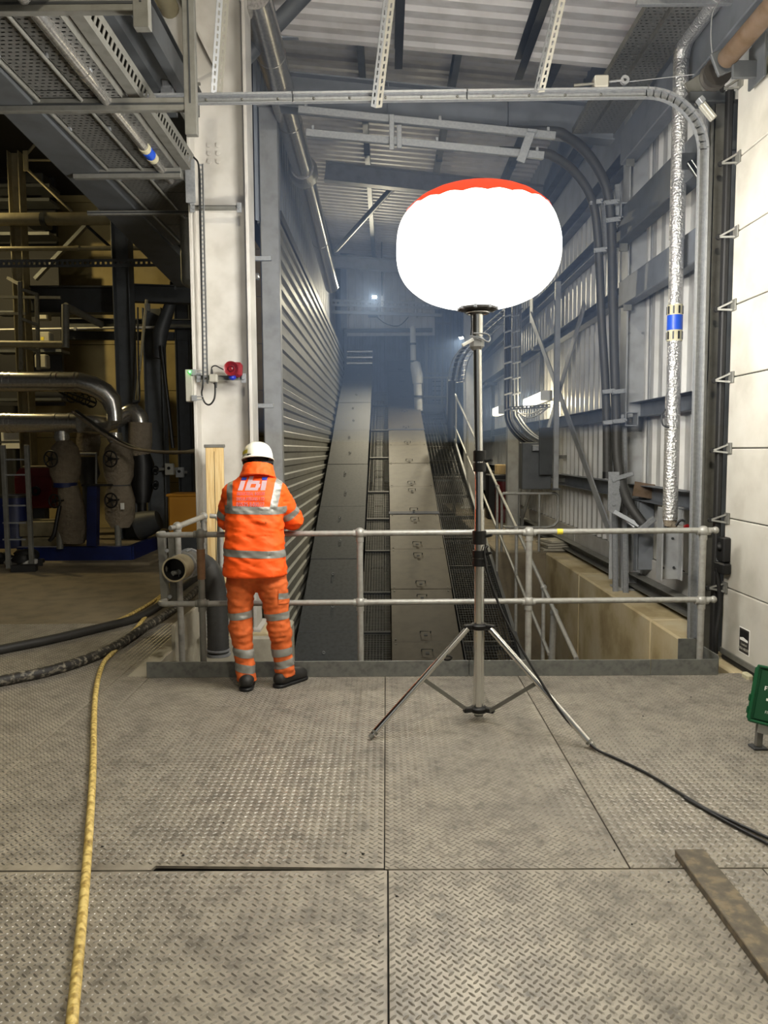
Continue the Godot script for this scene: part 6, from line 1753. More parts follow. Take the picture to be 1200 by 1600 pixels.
func balloon_lamp() -> void:
	var foot = Vector3(0.578, 0.009, -4.72)
	var top = Vector3(0.56, 2.551, -4.72)
	var hub := Vector3(foot.x, Vector3(0.576, 0.613, -4.72).y, foot.z)
	var t := thing("balloon_lamp", "glowing white balloon lamp with orange-red cap on a chrome tripod mast", "lamp", Vector3(foot.x, 0, foot.z))
	var c := Vector3(top.x + 0.002, 2.928, foot.z)
	var R := 0.498
	var H := 0.352
	var e := 2.4
	var lobes := 20
	var surf := func(g: float, a: float, grow: float) -> Vector3: # a from -90 to 90 degrees
		var ca := pow(absf(cos(a)), 2.0 / e)
		var sa := pow(absf(sin(a)), 2.0 / e) * signf(sin(a))
		var lobe := 1.0 - 0.012 * absf(cos(g * lobes / 2.0)) * ca
		return c + Vector3(cos(g) * ca * (R + grow) * lobe, sa * (H + grow), sin(g) * ca * (R + grow) * lobe)
	var skin := func(a0: float, a1, grow: float, n: int, rings: int) -> Shape:
		var s := S()
		for i in rings:
			for k in n:
				var q := []
				var m := []
				for u in [[k, i], [k + 1, i], [k + 1, i + 1], [k, i + 1]]:
					var g: float = -TAU * u[0] / n
					var lo: float = a0 + (a1.call(g) if a1 is Callable else 0.0)
					var a := lerpf(lo, deg_to_rad(89.9), float(u[1]) / rings)
					q.append(surf.call(g, a, grow))
					m.append(((q[-1] - c) * Vector3(1.0 / (R * R), 1.0 / (H * H), 1.0 / (R * R))).normalized())
				s.tris(q[0], q[1], q[2], m[0], m[1], m[2])
				s.tris(q[0], q[2], q[3], m[0], m[2], m[3])
		return s
	part("balloon_light", skin.call(deg_to_rad(-89.9), null, 0.0, 80, 36), M.glow_lamp, t)
	part("cap", skin.call(deg_to_rad(31.0), func(g): return deg_to_rad(2.6) * absf(sin(g * lobes / 2.0)), 0.006, 120, 10), M.orange_cap, t)
	var fl := Vector3(c.x, c.y - H - 0.004, c.z)
	part("base_flange", S().lathe(Transform3D(Basis(), fl), [[0.0, -0.03], [0.05, -0.03], [0.07, -0.012], [0.118, -0.006], [0.118, 0.006], [0.0, 0.008]], 24), M.label_dark, t)
	var lugs := S()
	for k in 8:
		var g := TAU * (k + 0.3) / 8.0
		lugs.box(fl + Vector3(cos(g) * 0.112, 0.004, sin(g) * 0.112), Vector3(0.025, 0.03, 0.02), Basis(Vector3.UP, -g), 0.004)
	part("flange_clips", lugs, M.galv, t)
	part("ring_wire", S().tube(arc(fl + Vector3(0, -0.024, 0), Vector3.RIGHT, Vector3.BACK, 0.068, 0, 360, 24), 0.006, 6, false), M.chrome, t)
	var y1: float = Vector3(0.565, 2.405, -4.72).y
	var y2: float = Vector3(0.565, 2.328, -4.72).y
	part("upper_mast", S().cyl(Vector3(c.x, y1, c.z), fl + Vector3(0, -0.02, 0), 0.033, 18), M.chrome, t)
	part("mast_section", S().cyl(Vector3(foot.x, 1.3, foot.z), Vector3(c.x, y2, c.z), 0.0265, 18), M.chrome, t)
	part("mast_section", S().cyl(hub, Vector3(foot.x, 1.35, foot.z), 0.031, 18), M.chrome, t)
	part("mast_section", S().cyl(Vector3(foot.x, 0.05, foot.z), hub, 0.034, 18), M.chrome, t)
	var cl := S()
	cl.box(Vector3(c.x - 0.004, (y1 + y2) / 2.0, c.z), Vector3(0.085, 0.085, 0.085), Basis(), 0.02)
	part("clamp_block", cl, M.steel_light, t)
	part("clamp_lever", S().bar(Vector3(c.x - 0.03, y1 - 0.02, c.z + 0.04), Vector3(c.x - 0.1, y1 - 0.06, c.z + 0.06), 0.012, 0.02, Vector3.UP, 0.003), M.white_plastic, t)
	part("cable_wrap", S().tube(smooth([Vector3(c.x - 0.05, y1 + 0.0, c.z + 0.03), Vector3(c.x, y1 - 0.012, c.z + 0.055), Vector3(c.x + 0.06, y1 - 0.035, c.z + 0.03), Vector3(c.x + 0.075, y1 - 0.01, c.z), Vector3(c.x + 0.05, y1 + 0.015, c.z + 0.02), Vector3(c.x - 0.03, y1 + 0.015, c.z + 0.04)], 4), 0.005, 6), M.steel_light, t)
	part("side_wire", S().tube(smooth([Vector3(c.x - 0.045, fl.y - 0.02, c.z + 0.03), Vector3(c.x - 0.04, fl.y - 0.1, c.z + 0.035), Vector3(c.x - 0.045, y1, c.z + 0.03)], 4), 0.004, 6), M.black, t)
	for e2 in [[705, 722], [724, 738], [831, 852], [862, 874], [875, 887]]:
		var ya: float = 1.72 + (703.0 - e2[0]) / 1190.0 * 4.7
		var yb: float = 1.72 + (703.0 - e2[1]) / 1190.0 * 4.7
		part("collar", S().tube([Vector3(foot.x, yb, foot.z), Vector3(foot.x, yb + 0.004, foot.z), Vector3(foot.x, ya - 0.004, foot.z), Vector3(foot.x, ya, foot.z)], [0.036, 0.04, 0.04, 0.036] if e2[0] < 800 else [0.04, 0.044, 0.044, 0.04], 18), M.black, t)
	for y in [1.645, 1.18, 1.07]:
		part("lock_knob", S().bar(Vector3(foot.x + 0.03, y, foot.z + 0.02), Vector3(foot.x + 0.075, y + 0.012, foot.z + 0.04), 0.014, 0.018, Vector3.UP, 0.004), M.black, t)
	# spreader hubs and legs
	for y in [hub.y, Vector3(0.578, 0.08, -4.72).y]:
		var s := S()
		s.lathe(Transform3D(Basis(), Vector3(foot.x, y - 0.02, foot.z)), [[0.03, 0], [0.05, 0], [0.056, 0.01], [0.056, 0.026], [0.045, 0.036], [0.03, 0.036]], 18)
		for k in 3:
			var g := deg_to_rad([200.0, -28.0, 90.0][k])
			var d := Vector3(cos(g), 0, -sin(g))
			s.box(Vector3(foot.x, y, foot.z) + d * 0.075, Vector3(0.06, 0.03, 0.035), Basis(Vector3.UP, g), 0.005)
		part("hub", s, M.black, t)
	var low: float = Vector3(0.578, 0.08, -4.72).y
	var feet := [Vector3(-0.107, 0.012, -4.409), Vector3(1.182, 0.012, -4.237), Vector3(foot.x + 0.092, 0.012, foot.z - 0.75)]
	for k in 3:
		var f: Vector3 = feet[k]
		var d := Vector3(f.x - foot.x, 0, f.z - foot.z).normalized()
		var a := hub + d * 0.085 + Vector3(0, -0.01, 0)
		var lg := part("leg", S().tube([a, f + (a - f).normalized() * 0.03, f], [0.019, 0.019, 0.012], 14), M.chrome, t)
		part("rubber_foot", S().tube([f + (a - f).normalized() * 0.05, f], [0.021, 0.015], 12), M.galv_dull, lg)
		var m := a.lerp(f, 0.47)
		part("leg_brace", S().bar(Vector3(foot.x, low, foot.z) + d * 0.08, m, 0.005, 0.024), M.galv_dull, t)
		part("pivot", S().ball(m, 0.016, 8), M.galv, t)
	part("strap_ring", S().tube(arc(hub.lerp(feet[0], 0.3), Vector3.RIGHT, Vector3(0, 0.7, 0.7).normalized(), 0.025, 0, 360, 12), 0.007, 6, false), M.black, t)
	part("foot_tip", S().cyl(Vector3(foot.x, 0.035, foot.z), Vector3(foot.x, 0.08, foot.z), 0.03, 14), M.galv_dull, t)
	var l := OmniLight3D.new()
	l.name = "balloon_glow"
	l.position = c
	l.light_color = Color(1.0, 0.985, 0.95)
	l.light_energy = 75.0
	l.light_size = 0.52
	l.omni_range = 60
	l.omni_attenuation = 2.0
	l.shadow_enabled = true
	add_child(l)
	# the lamp's lead
	var cab := S()
	cab.tube(smooth([Vector3(foot.x + 0.05, 1.12, foot.z + 0.02), Vector3(0.605, 1.088, -4.68), Vector3(0.623, 0.96, -4.66), Vector3(0.694, 0.751, -4.6), Vector3(0.791, 0.552, -4.52), Vector3(0.909, 0.346, -4.42), Vector3(1.025, 0.167, -4.34), Vector3(1.131, 0.059, -4.28), Vector3(1.183, 0.02, -4.198), Vector3(1.256, 0.011, -4.102), Vector3(1.364, 0.011, -3.899), Vector3(1.446, 0.011, -3.672), Vector3(1.505, 0.011, -3.508), Vector3(1.589, 0.011, -3.357), Vector3(1.715, 0.011, -3.153), Vector3(1.859, 0.011, -2.981), Vector3(2.063, 0.011, -2.825)], 6), 0.0075, 8)
	tag(obj("power_cable", cab, M.black), "black power cable running down the lamp mast and away across the floor", "cable")
	var cab2 := S()
	cab2.tube(smooth([Vector3(1.453, 0.011, -3.609), Vector3(1.514, 0.011, -3.457), Vector3(1.572, 0.011, -3.322), Vector3(1.629, 0.011, -3.203), Vector3(1.699, 0.011, -3.071), Vector3(1.829, 0.011, -2.889), Vector3(2.004, 0.011, -2.742)], 5), 0.0075, 8)
	tag(obj("power_cable", cab2, M.black), "second short black cable lying along the lamp's cable at the right edge", "cable")


func guardrails() -> void:
	var d := 5.75
	var x0 := -1.74
	var y0 = Vector3(-0.02, 1.086, -5.75).y
	var y1 = Vector3(-0.023, 0.554, -5.75).y
	var t := thing("guardrail", "galvanised two-rail tubular guardrail along the pit edge", "guardrail", Vector3(0.3, 0, -d))
	var xe = Vector3(2.493, 1.086, -5.75).x
	for e in [[y0, "top_rail"], [y1, "mid_rail"]]:
		var p := [Vector3(x0 + 0.12, e[0], -d - 0.22), Vector3(x0 + 0.03, e[0], -d - 0.2)]
		p = arc(Vector3(x0 + 0.05, e[0], -d - 0.06), Vector3.BACK, Vector3.LEFT, 0.06, 150, 0, 8)
		p.append(Vector3(xe, e[0] + 0.012, -d))
		part(e[1], S().tube(p, 0.0215, 14), M.rail, t)
	for px in [Vector3(-1.416, 1.094, -5.75).x, Vector3(-0.205, 1.087, -5.75).x, Vector3(1.082, 1.079, -5.75).x, Vector3(2.402, 1.072, -5.75).x]:
		part("post", S().tube([Vector3(px, 0.02, -d), Vector3(px, y0, -d)], 0.0245, 14), M.rail if px > -1.0 else M.galv_dull, t)
		for y in [y0, y1]:
			var b := S().ball(Vector3(px, y + 0.006, -d), 0.042, 14)
			b.cyl(Vector3(px, y - 0.06, -d), Vector3(px, y + 0.02, -d), 0.03, 14)
			b.cyl(Vector3(px - 0.05, y + 0.003, -d), Vector3(px + 0.05, y + 0.003, -d), 0.028, 14)
			part("ball_fitting", b, M.rail if px > -1.0 else M.galv_dull, t)
		part("base_foot", S().cyl(Vector3(px, 0.0, -d), Vector3(px, 0.012, -d), 0.05, 16), M.galv_dull, t)
	var sx = Vector3(-1.416, 1.094, -5.75).x
	part("sleeve", S().cyl(Vector3(sx, Vector3(-1.425, 0.745, -5.75).y, -d), Vector3(sx, Vector3(-1.419, 0.976, -5.75).y, -d), 0.031, 14), M.dust_rust, t)
	part("yellow_tape", S().cyl(Vector3(Vector3(1.291, 1.083, -5.75).x, y0 + 0.008, -d), Vector3(Vector3(1.335, 1.083, -5.75).x, y0 + 0.008, -d), 0.0225, 14), M.yellow, t)
	part("end_cap", S().ball(Vector3(xe, y0 + 0.012, -d), 0.028, 12), M.rail, t)
	part("end_cap", S().ball(Vector3(xe, y1 + 0.012, -d), 0.028, 12), M.rail, t)
	# toe plate in three lengths and its returned end
	var k := [-1.835, 0.62, 2.0, 2.51]
	var tp := thing("toe_plate", "low dark galvanised toe plate along the floor at the pit edge", "toe plate", Vector3(0.3, 0, -5.68))
	for i in 3: part("plate", S().box(Vector3((k[i] + k[i + 1]) / 2.0, 0.062, -5.675), Vector3(k[i + 1] - k[i] - 0.004, 0.122, 0.01), Basis(), 0.002), M.toe, tp)
	part("returned_end", S().box(Vector3(2.515, 0.075, -5.93), Vector3(0.008, 0.15, 0.5), Basis(), 0.002), M.toe, tp)
	part("upright_plate", S().box(Vector3(2.4, 0.1, -6.0), Vector3(0.14, 0.2, 0.01), Basis(), 0.002), M.toe, tp)
	# the return rail toward the white column
	var r := thing("return_rail", "short guardrail going back from the pit edge to the white column", "guardrail", Vector3(-1.712, 0.185, -6.1))
	var a = Vector3(-1.686, 1.114, -6.1)
	var b = Vector3(-1.69, 1.118, -7)
	var am = Vector3(-1.676, 0.749, -6.1)
	var bm = Vector3(-1.687, 0.742, -7)
	part("top_rail", S().cyl(a, b, 0.024, 12), M.rail, r)
	part("mid_rail", S().cyl(am, bm, 0.022, 12), M.rail, r)
	part("post", S().cyl(a, Vector3(a.x + 0.01, 0.0, a.z), 0.026, 12), M.rail, r)
	part("post", S().cyl(b, Vector3(b.x, 0.0, b.z), 0.026, 12), M.rail, r)
	for p in [a, b, am]: part("ball_fitting", S().ball(p, 0.04, 12).cyl(p - Vector3(0, 0.06, 0), p, 0.032, 12), M.rail, r)
	for p in [a, am]: part("end_stub", S().cyl(p, p + Vector3(-0.04, -0.005, 0.07), 0.02, 10), M.rail, r)
	for e in [[Vector3(-1.787, 1.05, -5.98), Vector3(-1.771, 0.537, -5.98), "nearest"], [Vector3(-1.745, 1.055, -6.12), Vector3(-1.736, 0.472, -6.12), "second"]]:
		var g := thing("gate_bar", "%s flat upright gate bar clamped beside the guardrail's left end" % e[2], "bar", e[1], "upright gate bars")
		part("bar", S().bar(e[1], e[0], 0.055, 0.02, Vector3.BACK, 0.003), M.galv_dull, g)
		part("edge", S().bar(e[1] + Vector3(0.028, 0, -0.02), e[0] + Vector3(0.028, 0, -0.02), 0.006, 0.05, Vector3.BACK, 0.002), M.galv_dull, g)
		for h in [0.06, 0.32, 0.78]:
			var p: Vector3 = e[1].lerp(e[0], h)
			part("bolt", bolts(S(), [p + Vector3(0.045, 0, 0)], Vector3.BACK, 0.016), M.galv, g)
	for e in [[325, 341, 806, 889, "left"], [345, 360, 805, 891, "right"]]:
		var p := [Vector3(-1.607, 1.132, -6.9), Vector3(-1.543, 1.126, -6.9), Vector3(-1.521, 1.084, -6.9), Vector3(-1.537, 0.667, -6.9), Vector3(-1.555, 0.644, -6.9), Vector3(-1.614, 0.62, -6.9)] if e[4] == "left" else [Vector3(-1.446, 1.14, -6.8), Vector3(-1.475, 1.128, -6.8), Vector3(-1.487, 1.088, -6.8), Vector3(-1.491, 0.688, -6.8), Vector3(-1.475, 0.653, -6.8), Vector3(-1.434, 0.659, -6.8), Vector3(-1.421, 0.711, -6.8), Vector3(-1.418, 1.105, -6.8), Vector3(-1.446, 1.14, -6.8)]
		var l := thing("tube_loop", e[4] + " bent tube loop between the timber plank and the worker", "rail", p[0], "bent tube loops")
		part("loop", S().tube(p, 0.022, 10), M.rail, l)
		part("stem", S().bar(p[3], Vector3(p[3].x, p[3].y - 0.1, -7.3), 0.03, 0.03), M.galv_dull, l)
		part("cleat", S().box(p[3] + Vector3(0, -0.1, -0.02), Vector3(0.03, 0.18, 0.02), Basis(), 0.003), M.galv_dull, l)
	# white painted kerb panels below, at the pit's left edge
	var kp := thing("kerb_panel", "pale painted kerb panels behind the toe plate at the pit's left corner", "panel", Vector3(-1.779, 0.107, -6.2))
	part("low_panel", S().box(Vector3(-1.78, -0.03, -6.15), Vector3(0.03, 0.24, 0.85), Basis(), 0.004), M.concrete_pale, kp)
	part("tall_panel", S().box(Vector3(-1.76, 0.145, -6.6), Vector3(0.03, 0.3, 0.9), Basis(), 0.004), M.concrete_pale, kp)
	# suction pipe with its coupling and hose
	var c0 = Vector3(-1.671, 0.793, -5.92)
	var c1 = Vector3(-1.629, 0.796, -6.35)
	var sp := thing("suction_hose", "large grey hose with open-ended pipe coupling at the guardrail's left end", "hose", Vector3(-1.438, -0.018, -6.35))
	part("open_pipe", S().pipe(c0, c0.lerp(c1, 0.45), 0.1, 0.012, 26), M.pipe_beige_light, sp)
	part("coupling", S().pipe(c0.lerp(c1, 0.42), c0.lerp(c1, 0.78), 0.108, 0.03, 26), M.galv_dull, sp)
	part("clamp_ring", S().pipe(c0.lerp(c1, 0.74), c0.lerp(c1, 0.82), 0.122, 0.03, 26), M.galv, sp)
	part("clamp_ring", S().pipe(c0.lerp(c1, 0.4), c0.lerp(c1, 0.46), 0.114, 0.02, 26), M.galv, sp)
	part("shade_sleeve", S().pipe(c0.lerp(c1, 0.01), c0.lerp(c1, 0.5), 0.0885, 0.002, 26), M.black, sp)  # black sleeve and disc put the shade inside the pipe into colour
	part("shade_disc", S().cyl(c0.lerp(c1, 0.34), c0.lerp(c1, 0.36), 0.088, 20), M.black, sp)
	for g in [40.0, 100.0, 160.0]:
		var f := Shape.frame(c0, c1)
		var o := (f.x * cos(deg_to_rad(g)) + f.y * sin(deg_to_rad(g))) * 0.118
		part("toggle", S().bar(c0.lerp(c1, 0.5) + o, c0.lerp(c1, 0.8) + o, 0.016, 0.014, f.y, 0.003), M.galv, sp)
	part("hose", ribbed_tube(S(), smooth([c0.lerp(c1, 0.8), c1, Vector3(-1.546, 0.736, -6.45), Vector3(-1.481, 0.63, -6.42), Vector3(-1.454, 0.469, -6.4), Vector3(-1.442, 0.307, -6.38), Vector3(-1.438, -0.023, -6.35)], 6), 0.09, 0.003, 0.03, 18), M.hose_grey, sp)
	var fz = Vector3(-1.437, 0.01, -6.35)
	part("flange", S().cyl(fz + Vector3(0, -0.02, 0), fz + Vector3(0, 0.0, 0), 0.105, 20), M.galv, sp)
	part("flange", S().cyl(fz + Vector3(0, 0.02, 0), fz + Vector3(0, 0.035, 0), 0.1, 20), M.galv, sp)


func hoses() -> void:
	var h1 := S()
	h1.tube(smooth([Vector3(-3.574, 0.042, -6.078), Vector3(-3.304, 0.042, -6.372), Vector3(-3.019, 0.042, -6.718), Vector3(-2.731, 0.042, -7.182), Vector3(-2.528, 0.042, -7.597), Vector3(-2.49, 0.042, -8.235), Vector3(-2.525, 0.042, -9.289), Vector3(-2.54, 0.042, -10.151)], 6), 0.042, 12)
	tag(obj("floor_hose", h1, M.hose_black), "upper plain black hose lying across the floor toward the pit corner", "hose", "black floor hoses")
	var h2 := S()
	h2.tube(smooth([Vector3(-3.096, 0.042, -5.244), Vector3(-2.853, 0.042, -5.479), Vector3(-2.622, 0.042, -5.702), Vector3(-2.454, 0.042, -6.019), Vector3(-2.351, 0.042, -6.458), Vector3(-2.32, 0.042, -7.146), Vector3(-2.282, 0.042, -7.803), Vector3(-2.298, 0.042, -8.863), Vector3(-2.344, 0.042, -9.554)], 6), 0.042, 12)
	var t2 := tag(obj("floor_hose", h2, M.hose_worn), "lower scuffed black hose with whitish wear crossing over the yellow hose", "hose", "black floor hoses")
	t2.set_meta("label", "lower scuffed black hose with whitish wear crossing over the yellow hose")
	var y := S()
	y.tube(smooth([Vector3(-0.915, 0.019, -2.04), Vector3(-0.957, 0.019, -2.163), Vector3(-1.045, 0.019, -2.424), Vector3(-1.171, 0.019, -2.793), Vector3(-1.344, 0.019, -3.286), Vector3(-1.593, 0.019, -3.979), Vector3(-1.937, 0.019, -4.896), Vector3(-2.154, 0.019, -5.526), Vector3(-2.297, 0.019, -6.041), Vector3(-2.334, 0.019, -6.376), Vector3(-2.399, 0.019, -7.014), Vector3(-2.518, 0.019, -7.915), Vector3(-2.575, 0.019, -8.35), Vector3(-2.838, 0.019, -10.041), Vector3(-3.304, 0.019, -12.815)], 6), 0.019, 12)
	tag(obj("yellow_hose", y, M.hose_yellow), "long mottled yellow hose running from the bottom edge to the pit corner", "hose")
	var y2 := S()
	y2.tube(smooth([Vector3(-2.733, 0.02, -7.496), Vector3(-2.706, 0.02, -7.64), Vector3(-2.674, 0.02, -8.043), Vector3(-2.661, 0.02, -8.563), Vector3(-2.694, 0.02, -9.24)], 5), 0.018, 10)
	tag(obj("yellow_hose", y2, M.hose_yellow), "short greenish yellow hose length beside the upper black hose", "hose")


func small_things() -> void:
	# steel bar lying on the floor at lower right
	var a = Vector3(1.209, 0, -3.094)
	var b = Vector3(1.216, 0, -2.3)
	var d: Vector3 = (b - a).normalized()
	var side := Vector3.UP.cross(d).normalized()
	if side.x < 0: side = -side
	var w := 0.125
	var m = (a + b) / 2.0 + side * w / 2.0 + Vector3(0, 0.016, 0) + d * 0.06
	var fb := thing("steel_bar", "worn heavy flat steel bar lying on the floor at the lower right", "bar", m)
	part("bar", S().bar(m - d * (a.distance_to(b) / 2.0 + 0.06), m + d * (a.distance_to(b) / 2.0 + 0.3), w, 0.032, Vector3.UP, 0.003), M.bar_worn, fb)
	# gap between the plates, filled with dirt
	# green first-aid station at the right edge
	var p = Vector3(2.202, 0.308, -4.2)
	var g := thing("first_aid_station", "green first aid box with white cross on a short post at the right edge", "first aid box", Vector3(p.x, 0, p.z))
	var f := Basis(Vector3.UP, -0.5) * Basis(Vector3.RIGHT, -0.3) * Basis(Vector3.BACK, -0.12)
	part("housing", S().box(p + f * Vector3(0.06, 0, -0.03), Vector3(0.4, 0.33, 0.1), f, 0.022), M.green, g)
	var rim := S()
	for e in [[0.06, 0.155, 0.38, 0.016], [0.06, -0.155, 0.38, 0.016], [-0.122, 0, 0.016, 0.32], [0.242, 0, 0.016, 0.32]]: rim.box(p + f * Vector3(e[0], e[1], 0.025), Vector3(e[2], e[3], 0.02), f, 0.005)
	part("rim", rim, M.green, g)
	part("panel", S().box(p + f * Vector3(0.06, 0, 0.022), Vector3(0.33, 0.28, 0.008), f, 0.003), M.green_panel, g)
	var cr := S()
	cr.box(p + f * Vector3(-0.035, -0.02, 0.028), Vector3(0.042, 0.014, 0.004), f).box(p + f * Vector3(-0.035, -0.02, 0.0282), Vector3(0.014, 0.042, 0.004), f)
	part("white_cross", cr, M.white_plastic, g)
	var tm := obj("lettering", text_mesh("First Aid", 0.024, 0.002, true), M.white_plastic, g)
	tm.transform = Transform3D(f, p + f * Vector3(-0.01, 0.04, 0.028) - g.position)
	var tn := obj("lettering", text_mesh("FIRST AID", 0.014, 0.002, false), M.white_plastic, g)
	tn.transform = Transform3D(f, p + f * Vector3(-0.01, -0.09, 0.028) - g.position)
	for y in [-0.05, 0.02]: part("latch", S().box(p + f * Vector3(-0.14, y - 0.05, -0.02), Vector3(0.014, 0.04, 0.05), f, 0.004), M.green, g)
	var lg = Vector3(2.106, 0, -4.145) + Vector3(0.02, 0, -0.11)
	part("leg", S().bar(Vector3(lg.x, 0.01, lg.z), Vector3(lg.x + 0.03, 0.24, lg.z - 0.03), 0.036, 0.03, Vector3.BACK, 0.003), M.galv_dull, g)
	part("foot", S().box(Vector3(lg.x, 0.006, lg.z), Vector3(0.08, 0.012, 0.08), Basis(), 0.003), M.steel_dark, g)
	part("white_tag", S().box(Vector3(lg.x + 0.03, 0.13, lg.z + 0.012), Vector3(0.07, 0.085, 0.012), f, 0.003), M.white_plastic, g)
	# bits of dirt on the plates
	var rng := RandomNumberGenerator.new()
	rng.seed = 12
	var spots := [Vector3(-0.109, 0, -3.116), Vector3(-0.183, 0, -3.121), Vector3(-0.889, 0, -3.132), Vector3(-0.764, 0, -3.395), Vector3(-1.248, 0, -3.188), Vector3(-0.587, 0, -2.546), Vector3(-0.036, 0, -2.567), Vector3(-0.033, 0, -2.536), Vector3(2.534, 0, -6.519), Vector3(0.88, 0, -2.627), Vector3(0.968, 0, -3.138), Vector3(1.111, 0, -2.895), Vector3(1.642, 0, -4.777), Vector3(2.099, 0, -5.151), Vector3(0.031, 0, -2.807), Vector3(-0.875, 0, -3.112)]
	var where := ["near the plate seam at the middle", "just left of the crumb by the middle seam", "above the wide dark gap's left end", "upper left of the dark gap", "left of the yellow hose", "below the dark gap at lower left", "left of the lower seam, farther one", "left of the lower seam, nearer one", "near the toe plate at right", "at lower right beside the steel bar", "above the seam right of the lamp", "left of the steel bar's upper end", "on the bright plate under the lamp's right", "near the first aid box's plate", "right of the lower seam", "touching the crumb above the dark gap"]
	for i in spots.size():
		var q := S().ball(spots[i] + Vector3(0, 0.004, 0), 0.003 + 0.003 * rng.randf(), 6, Vector3(1.4, 0.6, 1))
		for k in q.v.size(): q.v[k] += Vector3(sin(q.v[k].x * 900), sin(q.v[k].z * 800), sin(q.v[k].y * 1000 + q.v[k].x * 700)) * 0.0007
		tag(obj("dirt_crumb", q, M.black), "dark dirt crumb on the tread plate " + where[i], "debris", "dirt crumbs on the floor")


static func caps(p: Vector3, a: Vector3, b: Vector3, ra: float, rb: float) -> float:
	var ab := b - a
	var t := clampf((p - a).dot(ab) / maxf(ab.length_squared(), 1e-9), 0.0, 1.0)
	return p.distance_to(a + ab * t) - lerpf(ra, rb, t)


static func smin(a: float, b: float, k: float) -> float:
	var h := maxf(k - absf(a - b), 0.0) / k
	return minf(a, b) - h * h * k * 0.25


static func field(p: Vector3, bones: Array, k: float) -> float:
	var d := 9.0
	for b in bones:
		var a: Vector3 = b[0]
		var ab: Vector3 = b[1] - a
		var r: float = b[2]
		var t := clampf((p - a).dot(ab) / maxf(ab.length_squared(), 1e-9), 0.0, 1.0)
		var e: float = (p - a - ab * t).length() - r - (b[3] - r) * t
		var h := k - absf(d - e)
		d = minf(d, e)
		if h > 0.0: d -= h * h * 0.25 / k
	return d


func nets(f: Callable, lo: Vector3, hi: Vector3, c: float) -> Shape: # surface nets
	var B := 3
	var nb := Vector3i(((hi - lo) / (c * B)).ceil())
	var n := nb * B + Vector3i.ONE
	var vals := PackedFloat32Array()
	vals.resize(n.x * n.y * n.z)
	vals.fill(99.0)
	var active := []
	var reach := c * B * 0.87 + 0.006
	for bz in nb.z: for by in nb.y: for bx in nb.x:
		var mid := lo + (Vector3(bx, by, bz) + Vector3.ONE * 0.5) * c * B
		if absf(f.call(mid)) > reach: continue
		active.append(Vector3i(bx, by, bz) * B)
		for z in B + 1: for y in B + 1:
			var row := ((bz * B + z) * n.y + by * B + y) * n.x + bx * B
			for x in B + 1:
				if vals[row + x] > 98.0: vals[row + x] = f.call(lo + Vector3(bx * B + x, by * B + y, bz * B + z) * c)
	var ids := {}
	var pts := PackedVector3Array()
	var sx := 1
	var sy := n.x
	var sz := n.x * n.y
	var corner := [0, sx, sy, sx + sy, sz, sx + sz, sy + sz, sx + sy + sz]
	var edges := [[0, 1], [2, 3], [4, 5], [6, 7], [0, 2], [1, 3], [4, 6], [5, 7], [0, 4], [1, 5], [2, 6], [3, 7]]
	for o in active:
		for z in B: for y in B: for x in B:
			var i: int = ((o.z + z) * n.y + o.y + y) * n.x + o.x + x
			var inside := 0
			for k in 8:
				if vals[i + corner[k]] < 0.0: inside += 1
			if inside == 0 or inside == 8: continue
			var s := Vector3.ZERO
			var m := 0
			for e in edges:
				var a := vals[i + corner[e[0]]]
				var b := vals[i + corner[e[1]]]
				if (a < 0.0) != (b < 0.0):
					var t := a / (a - b)
					var pa := Vector3(e[0] & 1, (e[0] >> 1) & 1, e[0] >> 2)
					var pb := Vector3(e[1] & 1, (e[1] >> 1) & 1, e[1] >> 2)
					s += pa.lerp(pb, t)
					m += 1
			ids[i] = pts.size()
			pts.append(lo + (Vector3(o.x + x, o.y + y, o.z + z) + s / m) * c)
	var tri := PackedInt32Array()
	var axes := [[sx, sy, sz], [sy, sz, sx], [sz, sx, sy]]
	for i in ids:
		for ax in axes:
			var j: int = i + ax[0]
			if j >= vals.size(): continue
			if (vals[i] < 0.0) == (vals[j] < 0.0): continue
			var q := [i, i - ax[1], i - ax[1] - ax[2], i - ax[2]]
			if not (ids.has(q[1]) and ids.has(q[2]) and ids.has(q[3])): continue
			if vals[i] < 0.0: tri.append_array([ids[q[0]], ids[q[1]], ids[q[2]], ids[q[0]], ids[q[2]], ids[q[3]]])
			else: tri.append_array([ids[q[0]], ids[q[2]], ids[q[1]], ids[q[0]], ids[q[3]], ids[q[2]]])
	var nn := PackedVector3Array()
	nn.resize(pts.size())
	for i in range(0, tri.size(), 3):
		var m := (pts[tri[i + 1]] - pts[tri[i]]).cross(pts[tri[i + 2]] - pts[tri[i]])
		for k in 3: nn[tri[i + k]] += m
	var out := S()
	for i in range(0, tri.size(), 3):
		out.tris(pts[tri[i]], pts[tri[i + 1]], pts[tri[i + 2]], nn[tri[i]].normalized(), nn[tri[i + 1]].normalized(), nn[tri[i + 2]].normalized())
	return out


